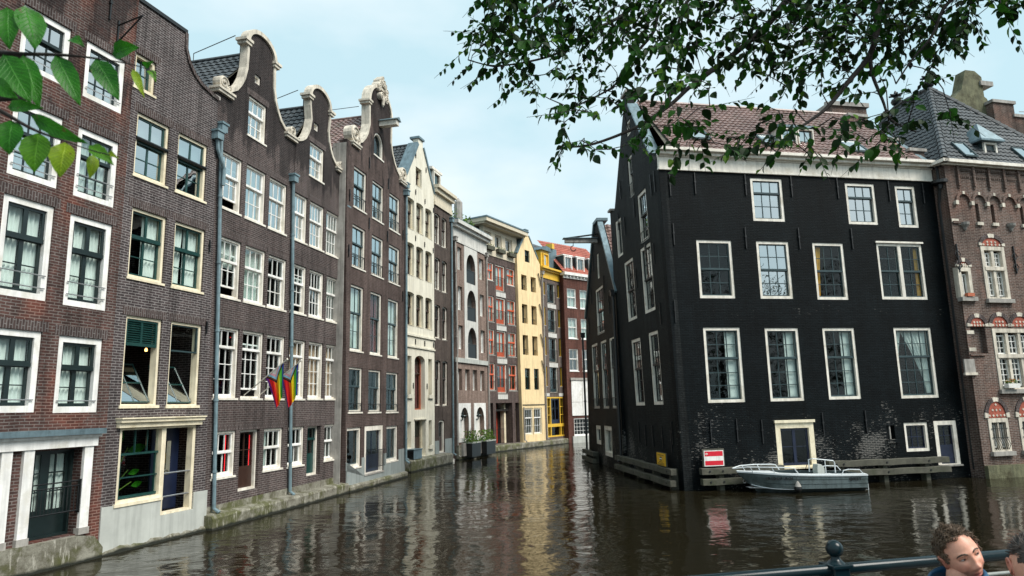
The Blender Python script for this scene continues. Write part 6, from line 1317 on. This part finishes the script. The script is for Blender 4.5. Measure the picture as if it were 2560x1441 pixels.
LV = [((60, 60), (75, 395), 165, 1.40, 0), ((200, 50), (275, 395), 205, 1.42, 0), ((30, 430), (245, 815), 200, 1.38, 0), ((185, 435), (310, 860), 150, 1.41, 0), ((440, 435), (632, 835), 160, 1.42, 0), ((750, 465), (935, 795), 165, 1.44, 0), ((880, 420), (1095, 375), 140, 1.45, 0),
 ((1040, 545), (1132, 775), 60, 1.45, 2), ((1130, 515), (1205, 480), 55, 1.46, 0), ((1165, 555), (1225, 655), 55, 1.46, 1), ((-40, 640), (150, 780), 130, 1.35, 0), ((60, 835), (350, 850), 95, 1.34, 0), ((245, 905), (700, 1130), 120, 1.35, 0), ((90, 945), (75, 1220), 195, 1.36, 0), ((300, 1045), (270, 1355), 205, 1.37, 1), ((512, 1118), (470, 1395), 172, 1.38, 2), ((730, 1215), (700, 1405), 85, 1.40, 2), ((700, 1140), (895, 1300), 100, 1.39, 1), ((850, 1210), (935, 1248), 50, 1.40, 2), ((550, 310), (665, 375), 85, 1.43, 0)]
def veined(name, c0, c1, tr):
    m = leafmat(name, c0, c1, tr); nt = m.node_tree; b = nt.nodes['Principled BSDF']; u = nt.nodes.new('ShaderNodeUVMap'); s = nt.nodes.new('ShaderNodeSeparateXYZ'); nt.links.new(u.outputs[0], s.inputs[0])
    ax = mth(nt, 'ABSOLUTE', s.outputs[0]); mid = ramp(nt, ax, (.0, 1.), (.07, 0.)); ph = mth(nt, 'FRACT', mth(nt, 'MULTIPLY', mth(nt, 'SUBTRACT', s.outputs[1], mth(nt, 'MULTIPLY', ax, .22)), 11.)); side = ramp(nt, mth(nt, 'ABSOLUTE', mth(nt, 'SUBTRACT', ph, .5)), (.0, .7), (.13, 0.)); vn = mth(nt, 'MAXIMUM', mid, side)
    old = b.inputs['Base Color'].links[0].from_socket; blot = ramp(nt, noi(nt, objco(nt), 45, 5, .7), (.35, .7), (.7, 1.2)); c = mixc(nt, 1, old, blot, 'MULTIPLY'); c = mixc(nt, mth(nt, 'MULTIPLY', vn, .45), c, tuple(min(1, 2.2 * k + .02) for k in c1)); sp = ramp(nt, noi(nt, objco(nt), 30, 3, .6), (.66, 0.), (.72, .7)); c = mixc(nt, sp, c, (.10, .07, .02))
    nt.links.new(c, b.inputs['Base Color']); t = [n for n in nt.nodes if n.type == 'BSDF_TRANSLUCENT'][0]; nt.links.new(c, t.inputs[0]); bump(nt, b, vn, .5, .0015); b.inputs['Roughness'].default_value = .42; b.inputs['Specular IOR Level'].default_value = .3; return m
lf = MB(); luv = []
for (x0, y0), (x1, y1), w, d, mi_ in LV:
    p = nz_(x0, y0, d); q = nz_(x1, y1, d - .01); l = (q - p).length; i = len(lf.v); dv = (q - p).normalized(); toc = (Vector((0, 0, CAMH)) - T0 - p).normalized(); toc = (toc + rv(.35) * 1.).normalized()
    n = toc; sdv = dv.cross(n).normalized(); n = sdv.cross(dv).normalized(); hw = w * K_ / 1717 * d * .5
    prof = [(0, 0), (.06, .42), (.14, .70), (.24, .90), (.36, 1), (.48, .98), (.6, .86), (.72, .66), (.83, .42), (.92, .2), (1, 0)]
    for t, ww in prof:
        c = p + dv * l * t + n * (.012 * math.sin(t * 3)); h_ = hw * ww
        for a in (-1, -.5, 0, .5, 1): e = 1 + (.05 if (int(t * 40) % 2 and abs(a) == 1) else 0); luv.append((a, t)); lf.v.append(tuple(c + sdv * h_ * a * e - n * h_ * .28 * (1 - abs(a)) + n * .002 * math.sin(t * 22 + a * 3)))
    for k in range(len(prof) - 1):
        for j in range(4): a = i + k * 5 + j; lf.f.append((a, a + 1, a + 6, a + 5)); lf.mi.append(mi_)
o = lf.build('foliage', [veined('near_green_leaf', (.008, .10, .003), (.03, .19, .006), .4), veined('near_spring_leaf', (.05, .19, .006), (.10, .27, .012), .4), veined('near_lime_leaf', (.16, .30, .012), (.28, .38, .014), .4)], t2, True)
ul = o.data.uv_layers.new(name='UVMap')
for lp in o.data.loops: ul.data[lp.index].uv = luv[lp.vertex_index]

# trees across the bridge behind the viewer: they darken what the low windows mirror
for i, (x, y, hgt, lb) in enumerate(((20, -13, 15, 'leafy tree standing behind the viewer, nearest the bridge'), (28, -11, 17, 'tallest leafy tree behind the viewer'), (36, -9, 15, 'leafy tree behind the viewer, third from the bridge'), (44, -6, 16, 'leafy tree behind the viewer, farthest from the bridge'))):
    t = thing('street_tree', lb, 'tree', (x, y, .8), 0, 'trees behind the bridge'); b = MB(); b.tube(curve([Vector((0, 0, -.8)), Vector((.1, 0, 3)), Vector((0, .2, hgt * .7))], 5), [.32 - .025 * k for k in range(11)], 10); b.build('trunk', LM['bark'], t, True)
    b = MB(); cs = [Vector((rg.uniform(-4.5, 4.5), rg.uniform(-3, 3), rg.uniform(3.2, hgt - 1))) for _ in range(70)]
    for c in cs:
        for k in range(70): p = c + Vector((rg.gauss(0, .8), rg.gauss(0, .8), rg.gauss(0, .6))); l = rg.uniform(.14, .26); leaf(b, p, rv(), rv() + Vector((0, 0, .6)), l, l * .7)
    b.build('crown', LM['dark'], t)
# ---------------------------------------------------------------- the two men by the railing
def skinmat(name, base):
    m, nt, b = mat(name); v = objco(nt)
    a = nt.nodes.new('ShaderNodeAttribute'); a.attribute_name = 'Col'
    c = mixc(nt, 1, a.outputs['Color'], ramp(nt, noi(nt, v, 60, 4, .6), (.3, .88), (.7, 1.08)), 'MULTIPLY')
    nt.links.new(c, b.inputs['Base Color']); b.inputs['Roughness'].default_value = .48; b.inputs['Subsurface Weight'].default_value = .12; b.inputs['Subsurface Radius'].default_value = (.01, .004, .002); b.inputs['Subsurface Scale'].default_value = 1
    bump(nt, b, noi(nt, v, 220, 2), .15, .001); return m
M['skin'] = skinmat('skin', None)
SK = (.62, .31, .215); ST = (.27, .135, .095); LP = (.42, .13, .105)
def g2(x, z, cx, cz, sx, sz): return math.exp(-((x - cx) / sx) ** 2 - ((z - cz) / sz) ** 2)
def headverts(nu=88, nv=72, stubble=.6):
    V, F, Cc = [], [], []
    for j in range(nv + 1):
        th = PI * j / nv
        for i in range(nu):
            ph = 2 * PI * i / nu; dx, dy, dz = math.sin(th) * math.sin(ph), math.sin(th) * math.cos(ph), math.cos(th)
            s = max(0, -dz); x = dx * .077 * (1 - .36 * s ** 1.5); z = dz * .118; y = dy * .098
            if dz > 0: x *= 1 + .03 * dz; y = y * (1 + .04 * dz)
            if dy > 0: y *= 1 - .05 * s; y += .012 * s ** 2 * dy
            else: y *= 1 - .42 * s ** 1.2
            if dy < 0: y -= .012 * (1 - abs(dz))
            col = SK
            if dy > .05:
                f = min(1, dy * 2.2); ax = abs(x); d = 0
                d += .010 * g2(x, z, 0, -.012, .010, .026) + .024 * g2(x, z, 0, -.040, .012, .013) + .010 * g2(ax, z, .014, -.045, .008, .008) - .006 * g2(x, z, 0, -.056, .02, .005)
                d -= .013 * g2(ax, z, .032, .001, .017, .011); d += .007 * g2(ax, z, .030, .021, .024, .008); d += .006 * g2(ax, z, .043, -.030, .018, .018)
                d += .006 * g2(x, z, 0, -.069, .021, .005) - .006 * g2(x, z + 0 * ax, 0, -.0755 + min(ax, .026) ** 2 * 9, .026, .0028) + .007 * g2(x, z, 0, -.083, .017, .006) + .009 * g2(x, z, 0, -.106, .022, .012) - .004 * g2(x, z, 0, -.094, .02, .005)
                d -= .006 * g2(ax, z, .036, -.060, .006, .018); d += .005 * g2(ax, z, .046, -.045, .012, .012)
                y += d * f
                lip = min(1, g2(x, z, 0, -.076, .021, .011) * 1.3); be = stubble * min(1, max(0, (-.046 - z) / .014)) * min(1, max(0, dy * 3))
                be = max(be, 0); col = tuple(a * (1 - be) + b_ * be for a, b_ in zip(col, ST)); col = tuple(a * (1 - lip) + b_ * lip for a, b_ in zip(col, LP))
                rd = .5 * g2(ax, z, .045, -.032, .02, .016) + .5 * g2(x, z, 0, -.042, .014, .012); col = (col[0] * (1 + .05 * rd), col[1] * (1 - .22 * rd), col[2] * (1 - .2 * rd))
            V.append(Vector((x, y, z))); Cc.append(col)
    for j in range(nv):
        for i in range(nu): i2 = (i + 1) % nu; F.append((j * nu + i, (j + 1) * nu + i, (j + 1) * nu + i2, j * nu + i2))
    return V, F, Cc
def surf(x, z, nu=None):
    for y in [.13 - .001 * k for k in range(130)]:
        if (x / .077) ** 2 + (y / .10) ** 2 + (z / .118) ** 2 < 1: return y
    return 0.
def skinned(name, joints, edges, material, sub=2):
    """joints: name -> (position, radius); grown into one smooth surface"""
    names = list(joints); me = bpy.data.meshes.new(name); me.from_pydata([joints[n][0] for n in names], [(names.index(a), names.index(b_)) for a, b_ in edges], [])
    o = bpy.data.objects.new(name, me); COL.objects.link(o); o.modifiers.new('skin', 'SKIN'); sv = me.skin_vertices[0].data
    for k, n in enumerate(names): r_ = joints[n][1]; sv[k].radius = r_ if isinstance(r_, tuple) else (r_, r_)
    sv[0].use_root = True; s = o.modifiers.new('sub', 'SUBSURF'); s.levels = sub; s.render_levels = sub
    dg = bpy.context.evaluated_depsgraph_get(); m2 = bpy.data.meshes.new_from_object(o.evaluated_get(dg)); bpy.data.objects.remove(o); bpy.data.meshes.remove(me)
    return m2
def seated(root, yaw, hp, jm, tm):
    """skeleton of a seated figure; root frame: +y is where the body faces, z up, origin under the pelvis on the deck; hp = head centre"""
    dz = Vector((0, 0, hp[2] - 1.34)); hx = Vector((hp[0] * .5, hp[1] * .35, 0))
    J = {'pelvis': (Vector((0, 0, .53)), (.15, .12)), 'waist': (Vector((0, .0, .72)), (.14, .11)), 'chest': (dz + Vector((0, .02, .93)), (.165, .12)), 'neckb': (dz + hx + Vector((0, .0, 1.06)), .06), 'neck': (Vector(hp) * .5 + (dz + hx + Vector((0, 0, 1.07))) * .5, .052), 'skull': (Vector(hp) + Vector((0, -.02, -.03)), .06)}
    E_ = [('pelvis', 'waist'), ('waist', 'chest'), ('chest', 'neckb'), ('neckb', 'neck'), ('neck', 'skull')]
    for s, n in ((1, 'r'), (-1, 'l')):
        J.update({n + 'sh': (dz + Vector((s * .19, 0, .985)), .062), n + 'el': (Vector((s * .25, .10, .74)), .045), n + 'wr': (Vector((s * .15, .33, .66)), .028), n + 'palm': (Vector((s * .12, .40, .645)), (.036, .016)),
          n + 'hip': (Vector((s * .10, .05, .50)), .085), n + 'kn': (Vector((s * .13, .46, .50)), .06), n + 'an': (Vector((s * .13, .44, .09)), .04), n + 'toe': (Vector((s * .14, .60, .04)), .035)})
        E_ += [('chest', n + 'sh'), (n + 'sh', n + 'el'), (n + 'el', n + 'wr'), (n + 'wr', n + 'palm'), ('pelvis', n + 'hip'), (n + 'hip', n + 'kn'), (n + 'kn', n + 'an'), (n + 'an', n + 'toe')]
        for k, (dx, l1, l2) in enumerate(((-.028, .035, .03), (-.010, .042, .036), (.010, .040, .034), (.027, .030, .024))):
            b0 = Vector((s * (.12 - dx), .44, .645)); J[n + 'f%da' % k] = (b0, .009); J[n + 'f%db' % k] = (b0 + Vector((0, l1, -.012)), .008); J[n + 'f%dc' % k] = (b0 + Vector((0, l1 + l2 * .7, -.035)), .007)
            E_ += [(n + 'palm', n + 'f%da' % k), (n + 'f%da' % k, n + 'f%db' % k), (n + 'f%db' % k, n + 'f%dc' % k)]
        J[n + 'ta'] = (Vector((s * .075, .40, .64)), .011); J[n + 'tb'] = (Vector((s * .06, .44, .63)), .009); E_ += [(n + 'palm', n + 'ta'), (n + 'ta', n + 'tb')]
    root['_n'] = list(J['neck'][0]); m2 = skinned('body', J, E_, M['skin'])
    fat = lambda k, r, d: tuple(q + d for q in (r if isinstance(r, tuple) else (r, r)))
    jk = {k: (J[k][0], fat(k, J[k][1], .035)) for k in ('pelvis', 'waist', 'chest', 'rsh', 'rel', 'rwr', 'lsh', 'lel', 'lwr')}; jk['neckb'] = (J['neckb'][0] + Vector((0, 0, .02)), (.115, .115)); jk['pelvis'] = (Vector((0, 0, .60)), (.18, .15))
    je = [e for e in E_ if e[0] in jk and e[1] in jk]; mj = skinned('jacket', jk, je, jm); mj.materials.clear(); mj.materials.append(jm)
    tk_ = {k: (J[k][0], fat(k, J[k][1], .018)) for k in ('pelvis', 'rhip', 'rkn', 'ran', 'lhip', 'lkn', 'lan')}; mt = skinned('trousers', tk_, [e for e in E_ if e[0] in tk_ and e[1] in tk_], tm); mt.materials.clear(); mt.materials.append(tm)
    sh = {}; se = []
    for n in 'rl': sh.update({n + 'h': (J[n + 'an'][0] + Vector((0, -.02, -.045)), .045), n + 'b': (J[n + 'toe'][0] + Vector((0, -.06, 0)), .045), n + 't': (J[n + 'toe'][0] + Vector((0, .03, -.005)), .038)}); se += [(n + 'h', n + 'b'), (n + 'b', n + 't')]
    o_ = []
    for nm, me in (('jacket', mj), ('trousers', mt)):
        o = bpy.data.objects.new(nm, me); COL.objects.link(o); o.parent = root; me.polygons.foreach_set('use_smooth', [True] * len(me.polygons)); o_.append(o)
    for n in 'rl':
        me = skinned('shoe', {k: v for k, v in sh.items() if k[0] == n}, [e for e in se if e[0][0] == n], M['black']); me.materials.clear(); me.materials.append(M['black']); o = bpy.data.objects.new('shoe', me); COL.objects.link(o); o.parent = root
    return m2
def assemble(root, body, HM, stubble):
    V, F, Cc = headverts(stubble=stubble); b = MB(); cols = []
    b.v = [tuple(HM @ v) for v in V]; b.f = list(F); cols += Cc
    def add(vs, fs, c):
        i = len(b.v); b.v.extend(tuple(HM @ Vector(v)) for v in vs); b.f.extend(tuple(i + k for k in f) for f in fs); cols.extend([c] * len(vs))
    for s in (-1, 1):   # ears
        e = MB(); e.tube([(s * (.076 + .010 * math.sin(a * .9)), -.006 - .017 * math.cos(a), -.008 + .030 * math.sin(a)) for a in [-1.3 + .35 * k for k in range(17)]], .0055, 6); e.lathe([(0, -.004), (.010, -.003), (.017, .0), (.010, .003), (0, .004)], (0, 0, 0), 10)
        n0 = len(e.v) - 50; e.v[n0:] = [(s * (.079 + v[2]), -.006 + v[0] * .95, -.010 + v[1] * 1.7) for v in e.v[n0:]]; add(e.v, e.f, (.50, .19, .13))
    i = len(b.v); b.v.extend(tuple(v.co) for v in body.vertices); b.f.extend(tuple(i + k for k in p.vertices) for p in body.polygons); cols.extend([SK] * len(body.vertices))
    b.mi = [0] * len(b.f); o = b.build('body', M['skin'], root, True); ca = o.data.color_attributes.new('Col', 'FLOAT_COLOR', 'POINT')
    for k, c in enumerate(cols): ca.data[k].color = c + (1,)
    return o
def place(mesh, HM): mesh.v = [tuple(HM @ Vector(v)) for v in mesh.v]; return mesh
hairm = plain('curly_light_brown_hair', (.105, .066, .038), .55, .5, 40, bd=0); hair2 = plain('short_dark_hair', (.030, .019, .013), .5, .4, 40, bd=0)
browm = plain('eyebrow_hair', (.05, .032, .02), .6, .3, 40, bd=0); eyew = plain('eye_white', (.36, .33, .31), .25, .05, 5, bd=0)
def puffer():
    m, nt, b = mat('quilted_blue_jacket'); v = objco(nt); b.inputs['Roughness'].default_value = .5
    c = mixc(nt, ramp(nt, noi(nt, v, 7, 4, .6), (.3, 0.), (.7, 1.)), (.004, .045, .11), (.008, .085, .18)); nt.links.new(c, b.inputs['Base Color'])
    w = nt.nodes.new('ShaderNodeTexWave'); w.inputs['Scale'].default_value = 5.5; w.inputs['Distortion'].default_value = 1.2; w.bands_direction = 'Z'; nt.links.new(v, w.inputs['Vector']); bump(nt, b, mth(nt, 'ADD', w.outputs['Fac'], mth(nt, 'MULTIPLY', noi(nt, v, 18, 4), .5)), .7, .02); return m
JB = puffer(); JG = plain('dark_grey_sweater', (.03, .03, .034), .85, .3, 20, 60, .004); TR = plain('dark_jeans', (.012, .018, .035), .8, .3, 12, 60, .003)
def headmat(px, py, d, tilt, yaw, pit, away=False):
    c = at(px, py, d); f = (Vector((0, 0, CAMH)) - c).normalized(); u = (UP - f * UP.dot(f)).normalized(); r_ = u.cross(f).normalized()   # r_: image right
    if away: f, r_ = -f, -r_
    Q = Matrix.Rotation(tilt, 3, (Vector((0, 0, CAMH)) - c).normalized()); u, f, r_ = Q @ u, Q @ f, Q @ r_
    Q = Matrix.Rotation(yaw, 3, u); f, r_ = Q @ f, Q @ r_; x_ = f.cross(u).normalized(); Q = Matrix.Rotation(pit, 3, x_); f, u = Q @ f, Q @ u; x_ = f.cross(u).normalized()
    m = Matrix.Identity(4)
    for i in range(3): m[i][0], m[i][1], m[i][2], m[i][3] = x_[i], f[i], u[i], c[i]
    return m
def eyes(root, HM, gaze):
    for s in (-1, 1):
        e = MB(); n = 12; c = Vector((s * .032, surf(.032, 0) - .0165, .001))
        e.lathe([(.0125 * math.sin(a), -.0125 * math.cos(a) * .5) for a in [PI * k / 10 for k in range(11)]], c, n); o = place(e, HM).build('eye', eyew, root, True)
        e = MB(); e.lathe([(.0056 * math.sin(a), -.0056 * math.cos(a)) for a in [PI * k / 8 for k in range(9)]], c + Vector((gaze[0], .0085, gaze[1])), 10); place(e, HM).build('iris', M['black'], o, True)
        e = MB(); e.tube([(s * x, surf(x, z) + .004, z) for x, z in ((.012, .019), (.022, .0235), (.034, .0245), (.046, .021), (.053, .015))], [.0022, .0038, .0036, .003, .0014], 6); place(e, HM).build('eyebrow', browm, root, True)
        e = MB(); e.tube([(s * x, surf(x, z) - .0045, z) for x, z in ((.018, .003), (.026, .0085), (.034, .0095), (.042, .006), (.047, .001))], [.002, .0042, .0048, .0042, .002], 6); place(e, HM).build('eyelid', plain('eyelid_skin', (.40, .18, .12), .5, .1, 40, bd=0), root, True)
def scalp(HM, root, mm, hl, grow=1.05, name='hair_base'):
    V, F, _ = headverts(56, 44, 0); b = MB(); keep = [hl(v) for v in V]; b.v = [tuple(HM @ Vector((v.x * grow, v.y * grow - .001, v.z * grow))) for v in V]; b.f = [f for f in F if all(keep[k] for k in f)]; b.mi = [0] * len(b.f); return b.build(name, mm, root, True)
rh = random.Random(8)
# first man, blue puffer jacket, looks back over his shoulder
HM = headmat(2399, 1386, 3.06, R_(36), R_(22), R_(-19)); hc = HM.translation
yaw1 = R_(-62); root = thing('person', 'man with curly hair in a blue quilted jacket turning his head at the railing', 'person', (hc.x - .05, hc.y + .0, 1.2), yaw1)
Ri = Matrix.Translation(root.location) @ Matrix.Rotation(yaw1, 4, 'Z'); Ri.invert(); HL = Ri @ HM
bd_ = seated(root, yaw1, HL.translation, JB, TR); assemble(root, bd_, HL, .55); eyes(root, HL, (-.0035, .001))
hl1 = lambda v: (v.z > .076 + .012 * math.cos(v.x * 45) - .25 * max(0, -v.y + .02) - (.9 * max(0, abs(v.x) - .058)) and v.y > 0) or (v.y <= .012 and v.z > -.055 + (.04 if v.y > -.02 and abs(v.x) > .06 else 0)) or (abs(v.x) > .062 and v.z > .0 and v.y < .040)
scalp(HL, root, hairm, hl1)
b = MB(); V, F, _ = headverts(60, 46, 0); Vk = [v for v in V if hl1(v)]
for k in range(560):
    v = rh.choice(Vk); n = Vector((v.x / .077 ** 2, v.y / .1 ** 2, v.z / .118 ** 2)).normalized(); topq = max(0, min(1, (v.z + .01) / .07)); l = .010 + .020 * topq; r_ = .0045 + .006 * rh.random() * topq; t_ = n.cross(Vector((rh.uniform(-1, 1), rh.uniform(-1, 1), rh.uniform(-1, 1)))).normalized(); w = n.cross(t_); ph = rh.uniform(0, 6)
    pts = []
    for j in range(9):
        s = j / 8; a = ph + s * 5.5; pts.append(v + n * (.001 + l * s * .75) + (t_ * math.cos(a) + w * math.sin(a)) * r_ + Vector((0, .012 * s * topq, -.006 * s)))
    b.tube(pts, [.0026, .0028, .0028, .0026, .0024, .002, .0017, .0013, .0006], 4, cap=False)
for k in range(80):   # loose strands
    v = rh.choice(Vk); n = Vector((v.x / .077 ** 2, v.y / .1 ** 2, v.z / .118 ** 2)).normalized(); t_ = n.orthogonal().normalized(); w = n.cross(t_); ph = rh.uniform(0, 6); l = rh.uniform(.015, .030) * (.4 + max(0, min(1, (v.z + .02) / .08)))
    b.tube([v + n * (l * j / 6) + (t_ * math.cos(ph + j * .6) + w * math.sin(ph + j * .6)) * .006 * j / 6 for j in range(7)], [.0011, .0011, .001, .0009, .0008, .0006, .0004], 3, cap=False)
place(b, HL).build('hair', hairm, root, True)
b = MB(); nb = Vector(root['_n']) + Vector((.0, 0, .0)); prof = [(.18, -.13), (.145, -.05), (.125, .01), (.116, .05), (.107, .058), (.099, .045), (.10, -.03)]
b.lathe(prof, (0, 0, 0), 24); hx = HL.to_3x3(); q = Matrix.Translation(nb) @ (hx.to_quaternion().slerp(Matrix.Identity(3).to_quaternion(), .45)).to_matrix().to_4x4(); b.v = [tuple(q @ Vector(v)) for v in b.v]; b.build('collar', JB, root, True); del root['_n']
# second man, seen from behind at the right edge
HM = headmat(2583, 1420, 2.75, R_(4), R_(14), R_(-4), True); hc = HM.translation; yaw2 = R_(8)
root = thing('person', 'man with short dark hair seen from behind at the right edge', 'person', (hc.x, hc.y, 1.2 + .02), yaw2); Ri = (Matrix.Translation(root.location) @ Matrix.Rotation(yaw2, 4, 'Z')).inverted(); HL = Ri @ HM
bd_ = seated(root, yaw2, HL.translation, JG, TR); assemble(root, bd_, HL, .3); eyes(root, HL, (0, 0))
hl2 = lambda v: (v.z > .06 and v.y > 0) or (v.y <= .02 and v.z > .038) or (v.y < -.06 and v.z > .005)
scalp(HL, root, hair2, hl2, 1.03)
b = MB(); Vk = [v for v in V if hl2(v) and v.z > -.02]
for k in range(900):
    v = rh.choice(Vk); n = Vector((v.x / .077 ** 2, v.y / .1 ** 2, v.z / .118 ** 2)).normalized(); tq = max(0, min(1, (v.z - .02) / .06)); l = .006 + .026 * tq; d = (n * .7 + Vector((.45 * tq, .6 * tq, -.3 * (1 - tq))) + Vector((rh.uniform(-.3, .3), rh.uniform(-.3, .3), rh.uniform(-.2, .2)))).normalized(); b.tube([v, v + d * l * .6, v + d * l + Vector((0, .006 * tq, 0))], [.0026, .0022, .0006], 4, cap=False)
place(b, HL).build('hair', hair2, root, True)
if '_n' in root: del root['_n']
bn = thing('bench', 'low wooden bench under the two seated men by the railing', 'bench', (2.05, 2.95, 1.2))
MB().box(-.55, .95, -.55, .45, .36, .42).build('seat', M['wood'], bn, bevel=.01)
for x in (-.45, .85):
    for y in (-.45, .35): MB().box(x - .04, x + .04, y - .04, y + .04, 0, .36).build('leg', M['wood'], bn)
